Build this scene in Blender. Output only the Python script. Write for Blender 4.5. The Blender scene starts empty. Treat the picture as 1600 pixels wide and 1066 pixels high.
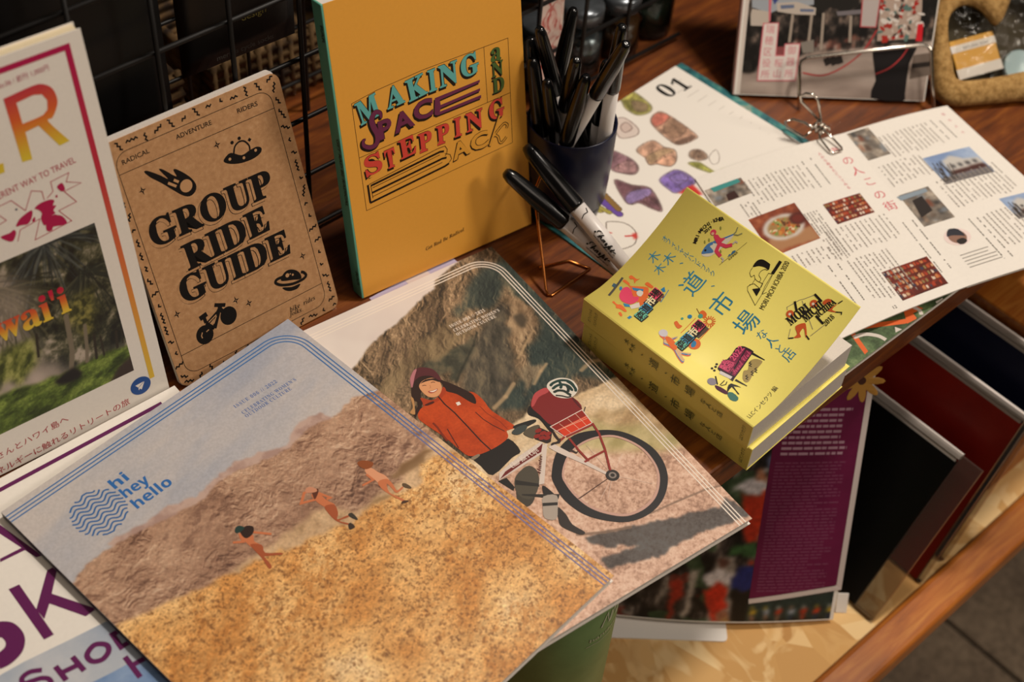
import bpy, bmesh, math, random
from mathutils import Vector, Matrix
from mathutils.geometry import tessellate_polygon

# ------------------------------------------------------------------ scene, camera, light
sc = bpy.context.scene
COL = sc.collection
random.seed(7)

cam = bpy.data.objects.new('camera', bpy.data.cameras.new('camera'))
COL.objects.link(cam)
cam.matrix_world = Matrix((
    (0.74392, 0.463797, -0.481118, -0.477258),
    (-0.665386, 0.580869, -0.468884, -0.465122),
    (0.062, 0.668942, 0.740725, 0.734782),
    (0, 0, 0, 1)))
cam.data.sensor_width = 36.0
cam.data.lens = 36.0 * 2251.32 / 1600.0
cam.data.clip_start = 0.01
cam.data.dof.use_dof = True
cam.data.dof.focus_distance = 0.94
cam.data.dof.aperture_fstop = 5.6
sc.camera = cam

world = bpy.data.worlds.new('room_light')
sc.world = world
world.use_nodes = True
world.node_tree.nodes['Background'].inputs[0].default_value = (1.0, 0.80, 0.62, 1)
world.node_tree.nodes['Background'].inputs[1].default_value = 0.035

def area(name, loc, target, size, power, colour):
    l = bpy.data.lights.new(name, 'AREA')
    l.energy = power
    l.size = size
    l.color = colour
    o = bpy.data.objects.new(name, l)
    COL.objects.link(o)
    o.location = loc
    o.rotation_euler = (Vector(target) - Vector(loc)).to_track_quat('-Z', 'Y').to_euler()
    return o
# the shop's ceiling lamps, 2.6 m above the floor, all outside the picture
area('ceiling_spot_right_offscreen', (0.69, -0.13, 1.85), (0.1, -0.05, 0), 0.20, 25.0, (1.0, 0.89, 0.77))
area('ceiling_spot_front_offscreen', (1.40, -2.12, 1.85), (0.1, 0.0, 0.0), 0.5, 24.4, (1.0, 0.88, 0.75))
area('ceiling_lights_offscreen', (-0.1, -1.3, 1.9), (0.0, 0.0, 0.0), 1.0, 6.6, (1.0, 0.84, 0.70))

vs = sc.view_settings
vs.view_transform = 'Standard'
vs.look = 'None'
vs.gamma = 1.0
vs.exposure = 0.1
vs.use_curve_mapping = False

# ------------------------------------------------------------------ materials
def lin(h, k=1.0):
    h = h.lstrip('#')
    v = [int(h[i:i + 2], 16) / 255 for i in (0, 2, 4)]
    return tuple(k * (c / 12.92 if c <= .04045 else ((c + .055) / 1.055) ** 2.4) for c in v) + (1.0,)

MATS = {}
def new_mat(name, rough=.5, spec=.4):
    m = bpy.data.materials.new(name)
    m.use_nodes = True
    b = m.node_tree.nodes['Principled BSDF']
    b.inputs['Roughness'].default_value = rough
    b.inputs['Specular IOR Level'].default_value = spec
    MATS[name] = m
    return m, m.node_tree, b

def plain(name, col, rough=.5, metal=0.0, spec=.4, coat=0.0, grain=0.0, gscale=400):
    m, nt, b = new_mat(name, rough, spec)
    b.inputs['Metallic'].default_value = metal
    b.inputs['Coat Weight'].default_value = coat
    c = lin(col)
    if grain:
        n = noise_node(nt, gscale, 4)
        r = ramp_node(nt, [(.3, c[:3], 1 - grain), (.7, c[:3], 1 + grain)])
        nt.links.new(n.outputs['Fac'], r.inputs[0])
        nt.links.new(r.outputs[0], b.inputs['Base Color'])
    else:
        b.inputs['Base Color'].default_value = c
    return m

def noise_node(nt, scale, detail=6, rough=.6, dist=0.0, stretch=(1, 1, 1), rot=0.0):
    tc = nt.nodes.new('ShaderNodeTexCoord')
    mp = nt.nodes.new('ShaderNodeMapping')
    mp.inputs['Scale'].default_value = stretch
    mp.inputs['Rotation'].default_value = (0, 0, rot)
    n = nt.nodes.new('ShaderNodeTexNoise')
    n.inputs['Scale'].default_value = scale
    n.inputs['Detail'].default_value = detail
    n.inputs['Roughness'].default_value = rough
    n.inputs['Distortion'].default_value = dist
    nt.links.new(tc.outputs['Object'], mp.inputs[0])
    nt.links.new(mp.outputs[0], n.inputs['Vector'])
    return n

def ramp_node(nt, stops):
    r = nt.nodes.new('ShaderNodeValToRGB')
    el = r.color_ramp.elements
    while len(el) < len(stops):
        el.new(.5)
    for e, s in zip(el, stops):
        e.position = s[0]
        c = lin(s[1]) if isinstance(s[1], str) else tuple(s[1]) + (1,)
        k = s[2] if len(s) > 2 else 1.0
        e.color = (c[0] * k, c[1] * k, c[2] * k, 1)
    return r

def noisy(name, stops, scale, detail=6, nrough=.6, dist=0.0, stretch=(1, 1, 1), rot=0.0, rough=.5, spec=.4,
          fine=None, bump=0.0):
    """colour from one large noise, optionally multiplied by a finer speckle (scale, low, high)."""
    m, nt, b = new_mat(name, rough, spec)
    n = noise_node(nt, scale, detail, nrough, dist, stretch, rot)
    r = ramp_node(nt, stops)
    nt.links.new(n.outputs['Fac'], r.inputs[0])
    out = r.outputs[0]
    if fine:
        n2 = noise_node(nt, fine[0], 3, .6, 0, stretch if len(fine) > 3 else (1, 1, 1), rot)
        r2 = ramp_node(nt, [(.35, (fine[1],) * 3), (.65, (fine[2],) * 3)])
        nt.links.new(n2.outputs['Fac'], r2.inputs[0])
        mx = nt.nodes.new('ShaderNodeMix')
        mx.data_type = 'RGBA'
        mx.blend_type = 'MULTIPLY'
        mx.inputs[0].default_value = 1.0
        nt.links.new(out, mx.inputs[6])
        nt.links.new(r2.outputs[0], mx.inputs[7])
        out = mx.outputs[2]
    nt.links.new(out, b.inputs['Base Color'])
    if bump:
        bp = nt.nodes.new('ShaderNodeBump')
        bp.inputs['Strength'].default_value = bump
        bp.inputs['Distance'].default_value = .001
        nt.links.new(n.outputs['Fac'], bp.inputs['Height'])
        nt.links.new(bp.outputs[0], b.inputs['Normal'])
    return m

def ink_mat(name, rough=.45, spec=.4):
    m, nt, b = new_mat(name, rough, spec)
    a = nt.nodes.new('ShaderNodeAttribute')
    a.attribute_name = 'ink'
    nt.links.new(a.outputs['Color'], b.inputs['Base Color'])
    return m

def wood(name, dark, mid, light, axis_scale, rough=.45, coat=.15):
    m, nt, b = new_mat(name, rough, .4)
    b.inputs['Coat Weight'].default_value = coat
    b.inputs['Coat Roughness'].default_value = .35
    n = noise_node(nt, 14, 9, .65, .6, axis_scale)
    r = ramp_node(nt, [(.25, dark), (.5, mid), (.75, light)])
    nt.links.new(n.outputs['Fac'], r.inputs[0])
    n2 = noise_node(nt, 9, 3, .5)
    r2 = ramp_node(nt, [(.3, (.65,) * 3), (.7, (1.15,) * 3)])
    nt.links.new(n2.outputs['Fac'], r2.inputs[0])
    mx = nt.nodes.new('ShaderNodeMix')
    mx.data_type = 'RGBA'
    mx.blend_type = 'MULTIPLY'
    mx.inputs[0].default_value = 1
    nt.links.new(r.outputs[0], mx.inputs[6])
    nt.links.new(r2.outputs[0], mx.inputs[7])
    nt.links.new(mx.outputs[2], b.inputs['Base Color'])
    bp = nt.nodes.new('ShaderNodeBump')
    bp.inputs['Strength'].default_value = .15
    bp.inputs['Distance'].default_value = .0006
    nt.links.new(n.outputs['Fac'], bp.inputs['Height'])
    nt.links.new(bp.outputs[0], b.inputs['Normal'])
    return m

def clear_plastic(name, tint=(1, 1, 1, 1), gloss=.18, rough=.08):
    m = bpy.data.materials.new(name)
    m.use_nodes = True
    nt = m.node_tree
    nt.nodes.remove(nt.nodes['Principled BSDF'])
    t = nt.nodes.new('ShaderNodeBsdfTransparent')
    t.inputs[0].default_value = tint
    g = nt.nodes.new('ShaderNodeBsdfGlossy')
    g.inputs['Roughness'].default_value = rough
    x = nt.nodes.new('ShaderNodeMixShader')
    f = nt.nodes.new('ShaderNodeLayerWeight')
    f.inputs[0].default_value = gloss
    nt.links.new(f.outputs['Fresnel'], x.inputs[0])
    nt.links.new(t.outputs[0], x.inputs[1])
    nt.links.new(g.outputs[0], x.inputs[2])
    nt.links.new(x.outputs[0], nt.nodes['Material Output'].inputs[0])
    MATS[name] = m
    return m

ink_mat('ink', .45, .4)
ink_mat('ink_matte', .8, .15)
plain('paper', '#e9e3da', .7, grain=.02)
plain('page_edges', '#d6cec6', .85, spec=.1, grain=.05, gscale=900)
plain('page_edges_cream', '#d9c9a8', .85, spec=.1, grain=.05, gscale=900)
noisy('kraft', [(.3, '#a37a55'), (.55, '#b28860'), (.75, '#be966f')], 260, 6, rough=.9, spec=.1, fine=(2600, .86, 1.06))
plain('orange_card', '#e9a640', .55, grain=.015)
plain('teal_card', '#5fa791', .55)
plain('yellow_card', '#f2e476', .5, grain=.01)
plain('black_plastic', '#0b0b0c', .22, spec=.5)
plain('white_plastic', '#dcd6d2', .35, spec=.4)
plain('navy_glaze', '#10142c', .32, spec=.4)
plain('black_wire', '#131110', .5, spec=.3)
plain('chrome', '#c9c2b8', .16, metal=1)
plain('copper', '#b5713a', .22, metal=1)
plain('white_card', '#e6e1da', .6)
wood('table_wood', '#3e1c08', '#713810', '#9c5a1d', (1.2, 9, 9))
wood('rail_wood', '#84420f', '#a95f1a', '#c58234', (1.0, 10, 10))
# ------------------------------------------------------------------ geometry helpers
def tag(o, label=None, cat=None, group=None, kind=None):
    if label: o['label'] = label
    if cat: o['category'] = cat
    if group: o['group'] = group
    if kind: o['kind'] = kind
    return o

def empty(name, loc=(0, 0, 0), mat=None):
    o = bpy.data.objects.new(name, None)
    o.empty_display_size = .02
    COL.objects.link(o)
    if mat is not None:
        o.matrix_world = mat
    else:
        o.location = loc
    return o

def link(name, bm, material, parent=None, smooth=False):
    me = bpy.data.meshes.new(name)
    bmesh.ops.recalc_face_normals(bm, faces=bm.faces[:])
    bm.to_mesh(me)
    bm.free()
    if smooth:
        for p in me.polygons: p.use_smooth = True
    me.materials.append(MATS[material])
    o = bpy.data.objects.new(name, me)
    COL.objects.link(o)
    if parent: o.parent = parent
    return o

def box_bm(x0, x1, y0, y1, z0, z1, bevel=0.0, bm=None, seg=1):
    b = bmesh.new()
    vs_ = [b.verts.new((x, y, z)) for z in (z0, z1) for y in (y0, y1) for x in (x0, x1)]
    for f in ((0, 2, 3, 1), (4, 5, 7, 6), (0, 1, 5, 4), (2, 6, 7, 3), (0, 4, 6, 2), (1, 3, 7, 5)):
        b.faces.new([vs_[i] for i in f])
    if bevel:
        bmesh.ops.bevel(b, geom=b.edges[:], offset=bevel, segments=seg, affect='EDGES', profile=.5)
    if bm is None: return b
    merge(bm, b)
    return bm

def merge(bm, b, M=None):
    mp = {}
    for v in b.verts:
        mp[v] = bm.verts.new(M @ v.co if M else v.co)
    for f in b.faces:
        try: bm.faces.new([mp[v] for v in f.verts])
        except ValueError: pass
    b.free()

def box(name, x0, x1, y0, y1, z0, z1, material, parent=None, bevel=0.0, seg=1):
    return link(name, box_bm(x0, x1, y0, y1, z0, z1, bevel, None, seg), material, parent)

def tube_bm(pts, r, n=8, closed=False, bm=None, radii=None):
    bm = bm or bmesh.new()
    pts = [Vector(p) for p in pts]
    N = len(pts)
    rings = []
    up = None
    for i, p in enumerate(pts):
        a = pts[(i - 1) % N] if (closed or i > 0) else p
        c = pts[(i + 1) % N] if (closed or i < N - 1) else p
        t = (c - a).normalized()
        if up is None:
            up = t.orthogonal().normalized()
        else:
            up = (up - t * up.dot(t))
            up = up.normalized() if up.length > 1e-6 else t.orthogonal().normalized()
        s = t.cross(up)
        rr = radii[i] if radii else r
        rings.append([bm.verts.new(p + (up * math.cos(2 * math.pi * k / n) + s * math.sin(2 * math.pi * k / n)) * rr)
                      for k in range(n)])
    for i in range(N if closed else N - 1):
        A, B = rings[i], rings[(i + 1) % N]
        for k in range(n):
            bm.faces.new((A[k], A[(k + 1) % n], B[(k + 1) % n], B[k]))
    if not closed:
        bm.faces.new(rings[0][::-1])
        bm.faces.new(rings[-1])
    return bm

def lathe_bm(prof, n=32, cap=True):
    bm = bmesh.new()
    rings = [[bm.verts.new((r * math.cos(2 * math.pi * k / n), r * math.sin(2 * math.pi * k / n), z)) for k in range(n)]
             for r, z in prof]
    for A, B in zip(rings, rings[1:]):
        for k in range(n):
            bm.faces.new((A[k], A[(k + 1) % n], B[(k + 1) % n], B[k]))
    if cap:
        bm.faces.new(rings[0][::-1])
        bm.faces.new(rings[-1])
    return bm

def cr(pts, n=6, closed=True):
    """smooth a traced outline (Catmull-Rom)."""
    P = [Vector((p[0], p[1])) for p in pts]
    N = len(P)
    out = []
    rng = range(N) if closed else range(N - 1)
    for i in rng:
        g = (lambda k: P[k % N]) if closed else (lambda k: P[min(max(k, 0), N - 1)])
        a, b, c, d = g(i - 1), g(i), g(i + 1), g(i + 2)
        for k in range(n):
            t = k / n
            q = .5 * ((2 * b) + (c - a) * t + (2 * a - 5 * b + 4 * c - d) * t * t + (3 * b - a - 3 * c + d) * t ** 3)
            out.append((q.x, q.y))
    if not closed: out.append((P[-1].x, P[-1].y))
    return out

def ell(c, rx, ry=None, rot=0.0, n=24):
    ry = rx if ry is None else ry
    o = []
    for k in range(n):
        a = 2 * math.pi * k / n
        x, y = rx * math.cos(a), ry * math.sin(a)
        o.append((c[0] + x * math.cos(rot) - y * math.sin(rot), c[1] + x * math.sin(rot) + y * math.cos(rot)))
    return o

# ---- lettering: meshes of Blender's own fonts
_TX = {}
def alpha(s, up, lo):
    return ''.join(chr(up + ord(c) - 65) if 'A' <= c <= 'Z' else chr(lo + ord(c) - 97) if 'a' <= c <= 'z' else c for c in s)
def serif(s):
    s = alpha(s, 0x1D400, 0x1D41A)
    return ''.join(chr(0x1D7CE + ord(c) - 48) if '0' <= c <= '9' else c for c in s)
def sbold(s):
    s = alpha(s, 0x1D5D4, 0x1D5EE)
    return ''.join(chr(0x1D7EC + ord(c) - 48) if '0' <= c <= '9' else c for c in s)
def ital(s): return alpha(s, 0x1D468, 0x1D482)
def script(s): return alpha(s, 0x1D4D0, 0x1D4EA)

def glyphs(body, off=0.0, res=3, sp=1.0):
    key = (body, off, res, sp)
    if key in _TX: return _TX[key]
    c = bpy.data.curves.new('lettering', 'FONT')
    c.body = body
    c.size = 1.0
    c.resolution_u = res
    c.offset = off
    c.space_character = sp
    c.fill_mode = 'FRONT'
    o = bpy.data.objects.new('lettering', c)
    me = o.to_mesh()
    V = [(v.co.x, v.co.y) for v in me.vertices]
    F = [tuple(p.vertices) for p in me.polygons]
    o.to_mesh_clear()
    bpy.data.objects.remove(o)
    bpy.data.curves.remove(c)
    xs = [v[0] for v in V] or [0]
    ys = [v[1] for v in V] or [0]
    r = (V, F, min(xs), max(xs), min(ys), max(ys))
    _TX[key] = r
    return r

class Print:
    """flat printing on a sheet: polygons, strokes and lettering in local millimetres (u right, v up)."""
    def __init__(s):
        s.V, s.F, s.C, s.n = [], [], [], 0
    def _add(s, verts, faces, col, layer, step=True):
        k = len(s.V)
        if step:
            s.n += 1
            layer = layer + (s.n % 9) * .1   # overlapping shapes never share a plane
        s.V += [(v[0], v[1], layer) for v in verts]
        s.F += [tuple(i + k for i in f) for f in faces]
        s.C += [lin(col) if isinstance(col, str) else col] * len(faces)
        return s
    def poly(s, pts, col, layer=1, holes=()):
        loops = [[Vector((p[0], p[1], 0)) for p in pts]] + [[Vector((p[0], p[1], 0)) for p in h] for h in holes]
        flat = [p for l in loops for p in l]
        return s._add([(p.x, p.y) for p in flat], tessellate_polygon(loops), col, layer)
    def rect(s, x0, y0, x1, y1, col, layer=1):
        return s._add([(x0, y0), (x1, y0), (x1, y1), (x0, y1)], [(0, 1, 2, 3)], col, layer, False)
    def stroke(s, pts, w, col, layer=2, closed=False):
        P = [Vector((p[0], p[1])) for p in pts]
        N = len(P)
        L, R = [], []
        for i, p in enumerate(P):
            a = P[i - 1] if (i > 0 or closed) else None
            b = P[(i + 1) % N] if (i < N - 1 or closed) else None
            d1 = (p - a) if a is not None else (b - p)
            d2 = (b - p) if b is not None else (p - a)
            d1 = d1.normalized() if d1.length > 1e-9 else Vector((1, 0))
            d2 = d2.normalized() if d2.length > 1e-9 else d1
            n1, n2 = Vector((-d1.y, d1.x)), Vector((-d2.y, d2.x))
            n = n1 + n2
            n = n.normalized() if n.length > .2 else n1
            k = min(1.0 / max(n.dot(n1), .35), 2.0)
            wi = w[i] if isinstance(w, (list, tuple)) else w
            L.append(p + n * wi / 2 * k)
            R.append(p - n * wi / 2 * k)
        V = [(q.x, q.y) for q in L] + [(q.x, q.y) for q in R]
        F = [(i, N + i, N + (i + 1) % N, (i + 1) % N) for i in range(N if closed else N - 1)]
        return s._add(V, F, col, layer)
    def text(s, body, p0, p1, h=None, col='#000000', layer=3, off=0.0, shear=0.0, dy=0.0, up=None, shift=(0, 0), cap=.7, res=3, sp=1.0):
        """lettering on the base line p0-p1 (its width fills it); h = capital height in mm."""
        V, F, x0, x1, y0, y1 = glyphs(body, off, res, sp)
        p0, p1 = Vector(p0[:2]), Vector(p1[:2])
        ex = (p1 - p0) / max(x1 - x0, 1e-6)
        ny = Vector((-ex.y, ex.x)) if up is None else Vector(up).normalized() * ex.length
        if h: ny = ny.normalized() * h / cap
        o = p0 + Vector(shift)
        W = [o + ex * (x - x0 + shear * y) + ny * (y + dy) for x, y in V]
        return s._add([(q.x, q.y) for q in W], F, col, layer)
    def char(s, ch, c, size, col, layer=3, rot=0.0, off=0.0, sx=1.0, res=2):
        V, F, x0, x1, y0, y1 = glyphs(ch, off, res)
        mx, my = (x0 + x1) / 2, (y0 + y1) / 2
        ca, sa = math.cos(rot), math.sin(rot)
        W = [((x - mx) * size * sx, (y - my) * size) for x, y in V]
        return s._add([(c[0] + a * ca - b * sa, c[1] + a * sa + b * ca) for a, b in W], F, col, layer)
    def build(s, name, parent, z0=0.0, material='ink', surf=None, cut=None, gap=.00002, grad=None):
        """z0: height of the sheet in metres; surf(u, v) bends the print onto a curved sheet."""
        me = bpy.data.meshes.new(name)
        V, F, C = s.V, s.F, s.C
        bm = bmesh.new()
        lay = bm.verts.layers.float.new('lay')
        cl = bm.loops.layers.float_color.new('ink')
        bv = []
        for v in V:
            q = bm.verts.new((v[0], v[1], 0))
            q[lay] = v[2]
            bv.append(q)
        for f, c in zip(F, C):
            if len(set(f)) < 3: continue
            try: fc = bm.faces.new([bv[i] for i in f])
            except ValueError: continue
            for lp in fc.loops: lp[cl] = c
        bm.normal_update()
        for f in bm.faces:
            if f.normal.z < 0: f.normal_flip()
        for axis, vals in (cut or ()):
            nrm = (1, 0, 0) if axis == 0 else (0, 1, 0)
            for t in vals:
                co = (t, 0, 0) if axis == 0 else (0, t, 0)
                bmesh.ops.bisect_plane(bm, geom=bm.verts[:] + bm.edges[:] + bm.faces[:], plane_co=co, plane_no=nrm, dist=1e-5)
        if grad:
            for f in bm.faces:
                for lp in f.loops:
                    lp[cl] = grad(lp.vert.co.x, lp.vert.co.y, lp[cl])
        for v in bm.verts:
            h = gap * (2.0 if surf else 1.0) * (v[lay] + 1)
            if surf:
                p, n = surf(v.co.x, v.co.y)
                v.co = Vector(p) + Vector(n) * h
            else:
                v.co = (v.co.x * .001, v.co.y * .001, z0 + h)
        bm.to_mesh(me)
        bm.free()
        me.materials.append(MATS[material])
        o = bpy.data.objects.new(name, me)
        COL.objects.link(o)
        o.parent = parent
        return o

# ---- printed photographs: a fine grid of coloured cells painted with noise and traced shapes
import numpy as np
def s3(h):
    h = h.lstrip('#')
    return np.array([int(h[i:i + 2], 16) / 255 for i in (0, 2, 4)])
def sstep(a, b, x):
    t = np.clip((x - a) / (b - a), 0, 1)
    return t * t * (3 - 2 * t)

class Canvas:
    def __init__(s, u0, v0, u1, v1, step):
        s.u = np.linspace(u0, u1, max(2, int(round((u1 - u0) / step)) + 1))
        s.v = np.linspace(v0, v1, max(2, int(round((v1 - v0) / step)) + 1))
        s.U, s.V = np.meshgrid(s.u, s.v)
        s.step = (s.u[1] - s.u[0])
        s.C = np.zeros(s.U.shape + (3,))
    def noise(s, size, oct=5, seed=0, stretch=1.0, rot=0.0, rough=.55, ridged=False, warp=None):
        """fractal noise, features of about size mm, drawn out along rot by stretch; 0..1."""
        U, V = (s.U, s.V) if warp is None else (s.U + warp[0], s.V + warp[1])
        c, q = math.cos(rot), math.sin(rot)
        X, Y = (U * c + V * q) / (size * stretch), (-U * q + V * c) / size
        rng = np.random.RandomState(seed)
        tot, amp, norm = np.zeros(U.shape), 1.0, 0.0
        for k in range(oct):
            g = rng.rand(64, 64)
            x, y = X * 2 ** k + 17.3 * k, Y * 2 ** k + 9.1 * k
            xi, yi = np.floor(x).astype(int), np.floor(y).astype(int)
            fx, fy = x - xi, y - yi
            fx, fy = fx * fx * (3 - 2 * fx), fy * fy * (3 - 2 * fy)
            a, b = g[yi % 64, xi % 64], g[yi % 64, (xi + 1) % 64]
            d, e = g[(yi + 1) % 64, xi % 64], g[(yi + 1) % 64, (xi + 1) % 64]
            n = (a * (1 - fx) + b * fx) * (1 - fy) + (d * (1 - fx) + e * fx) * fy
            if ridged: n = 1 - abs(2 * n - 1)
            tot += n * amp
            norm += amp
            amp *= rough
        return np.clip((tot / norm - .5) * 1.7 + .5, 0, 1)
    def blur(s, m, mm):
        r = int(round(mm / s.step))
        if r < 1: return m
        for ax in (0, 1):
            for _ in range(2):
                p = np.pad(m, [(r + 1, r) if a == ax else (0, 0) for a in (0, 1)], mode='edge')
                c = np.cumsum(p, axis=ax)
                n = m.shape[ax]
                m = (np.take(c, range(2 * r + 1, 2 * r + 1 + n), axis=ax) - np.take(c, range(0, n), axis=ax)) / (2 * r + 1)
        return m
    def mask(s, pts, soft=0.0, warp=0.0, wsize=8.0, seed=1):
        U, V = s.U, s.V
        if warp:
            U = U + (s.noise(wsize, 4, seed) - .5) * 2 * warp
            V = V + (s.noise(wsize, 4, seed + 1) - .5) * 2 * warp
        m = np.zeros(U.shape, bool)
        n = len(pts)
        for i in range(n):
            (x0, y0), (x1, y1) = pts[i][:2], pts[(i + 1) % n][:2]
            if y0 == y1: continue
            c = ((V >= min(y0, y1)) & (V < max(y0, y1)) & (U < x0 + (V - y0) * (x1 - x0) / (y1 - y0)))
            m ^= c
        return s.blur(m.astype(float), soft)
    def ramp(s, stops, f):
        p = [a for a, _ in stops]
        c = np.array([s3(b) for _, b in stops])
        return np.stack([np.interp(f, p, c[:, k]) for k in range(3)], -1)
    def put(s, m, col):
        col = s3(col) if isinstance(col, str) else col
        m = m[..., None] if np.ndim(m) == 2 else m
        s.C = s.C * (1 - m) + col * m
        return s
    def shape(s, pts, col, soft=.6, warp=0.0, k=1.0, wsize=8.0, seed=1): return s.put(s.mask(pts, soft, warp, wsize, seed) * k, col)
    def line(s, pts, w, col, soft=.4, k=1.0):
        col = s3(col) if isinstance(col, str) else col
        for (x0, y0), (x1, y1) in zip(pts, pts[1:]):
            m = w / 2 + soft
            i0, i1 = np.searchsorted(s.u, (min(x0, x1) - m, max(x0, x1) + m))
            j0, j1 = np.searchsorted(s.v, (min(y0, y1) - m, max(y0, y1) + m))
            if i1 <= i0 or j1 <= j0: continue
            U, V = s.U[j0:j1, i0:i1], s.V[j0:j1, i0:i1]
            dx, dy = x1 - x0, y1 - y0
            t = np.clip(((U - x0) * dx + (V - y0) * dy) / max(dx * dx + dy * dy, 1e-9), 0, 1)
            d = np.hypot(U - x0 - t * dx, V - y0 - t * dy)
            a = ((1 - sstep(w / 2 - soft / 2, w / 2 + soft / 2, d)) * k)[..., None]
            s.C[j0:j1, i0:i1] = s.C[j0:j1, i0:i1] * (1 - a) + col * a
        return s
    def relief(s, H, az, k=.2):
        gy, gx = np.gradient(H, s.step)
        g = gx * math.cos(az) + gy * math.sin(az)
        return np.clip(.5 + k * g / (g.std() + 1e-9), 0, 1)
    def mul(s, f):
        s.C = s.C * (f[..., None] if np.ndim(f) == 2 else f)
        return s
    def build(s, name, parent, z0=0.0, surf=None, material='ink', lift=.00002, keep=None):
        C = np.clip(s.C, 0, 1)
        C = np.where(C <= .04045, C / 12.92, ((C + .055) / 1.055) ** 2.4)
        ny, nx = s.U.shape
        co = np.zeros((ny * nx, 3), np.float32)
        if surf is None:
            co[:, 0], co[:, 1], co[:, 2] = s.U.ravel() * .001, s.V.ravel() * .001, z0 + lift
        else:
            for i, (a, b) in enumerate(zip(s.U.ravel(), s.V.ravel())):
                p, n = surf(a, b)
                co[i] = Vector(p) + Vector(n) * lift
        ix = np.arange(ny * nx).reshape(ny, nx)
        q = np.stack([ix[:-1, :-1], ix[:-1, 1:], ix[1:, 1:], ix[1:, :-1]], -1).reshape(-1, 4)
        if keep is not None:
            kk = keep[:-1, :-1] & keep[:-1, 1:] & keep[1:, 1:] & keep[1:, :-1]
            q = q[kk.ravel()]
        me = bpy.data.meshes.new(name)
        me.vertices.add(len(co))
        me.vertices.foreach_set('co', co.ravel())
        me.loops.add(q.size)
        me.loops.foreach_set('vertex_index', q.ravel().astype(np.int32))
        me.polygons.add(len(q))
        me.polygons.foreach_set('loop_start', np.arange(0, q.size, 4, dtype=np.int32))
        me.update(calc_edges=True)
        at = me.color_attributes.new('ink', 'FLOAT_COLOR', 'POINT')
        rgba = np.ones((ny * nx, 4), np.float32)
        rgba[:, :3] = C.reshape(-1, 3)
        at.data.foreach_set('color', rgba.ravel())
        me.materials.append(MATS[material])
        o = bpy.data.objects.new(name, me)
        COL.objects.link(o)
        o.parent = parent
        return o

def sheet(name, pts, parent, z0, material, layer=0, gap=.00002, holes=()):
    """one printed area with its own procedural picture material."""
    p = Print()
    p.poly(pts, '#ffffff', layer, holes)
    return p.build(name, parent, z0, material, gap=gap)

def flat_frame(tl, ang, W, H, z=0.0):
    c, s_ = math.cos(ang), math.sin(ang)
    ox, oy = tl[0] + s_ * H, tl[1] - c * H
    return Matrix(((c, -s_, 0, ox), (s_, c, 0, oy), (0, 0, 1, z), (0, 0, 0, 1)))

def lean_frame(x, y, a, t, z=0.0):
    e = Vector((math.cos(a), math.sin(a), 0))
    b = Vector((-e.y, e.x, 0))
    u = Vector((0, 0, math.cos(t))) + b * math.sin(t)
    n = e.cross(u)
    return Matrix(((e.x, u.x, n.x, x), (e.y, u.y, n.y, y), (e.z, u.z, n.z, z), (0, 0, 0, 1)))

def rad(d): return math.radians(d)
def mix(a, b, t): return tuple(a[i] * (1 - t) + b[i] * t for i in range(4))
def ramp(stops, t):
    for (a, ca), (b, cb) in zip(stops, stops[1:]):
        if t <= b: return mix(ca, cb, min(max((t - a) / (b - a), 0), 1))
    return stops[-1][1]

def squiggle(c, n, step, amp, rot):
    pts = []
    for i in range(n + 1):
        x, y = (i - n / 2) * step, (amp if i % 2 else -amp)
        pts.append((c[0] + x * math.cos(rot) - y * math.sin(rot), c[1] + x * math.sin(rot) + y * math.cos(rot)))
    return pts

def spark(P, c, r, col, layer=2, hole=None):
    pts = []
    for k in range(8):
        a = math.pi / 4 * k + .1
        rr = r if k % 2 == 0 else r * .28
        pts.append((c[0] + rr * math.cos(a), c[1] + rr * math.sin(a) * 1.15))
    P.poly(pts, col, layer)
    if hole: P.poly(ell(c, r * .14, n=8), hole, layer + 1)

def closed_book(name, frame, W, H, T, cover_mat, label, cat, pages='page_edges', inset=.0012, cov=.0005, spine_mat=None, base=0.0, group=None, cname='front_cover'):
    """a closed magazine or paperback: page block, front cover, back cover and spine; local z = thickness."""
    r = empty(name, mat=frame)
    tag(r, label, cat, group)
    box('page_block', cov, W - inset, inset, H - inset, base + cov, base + T - cov, pages, r)
    f = box(cname, 0, W, 0, H, base + T - cov, base + T, cover_mat, r)
    box('back_cover', 0, W, 0, H, base, base + cov, cover_mat, r)
    box('spine', 0, cov, 0, H, base + cov, base + T - cov, spine_mat or cover_mat, r)
    return r, f

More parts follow.
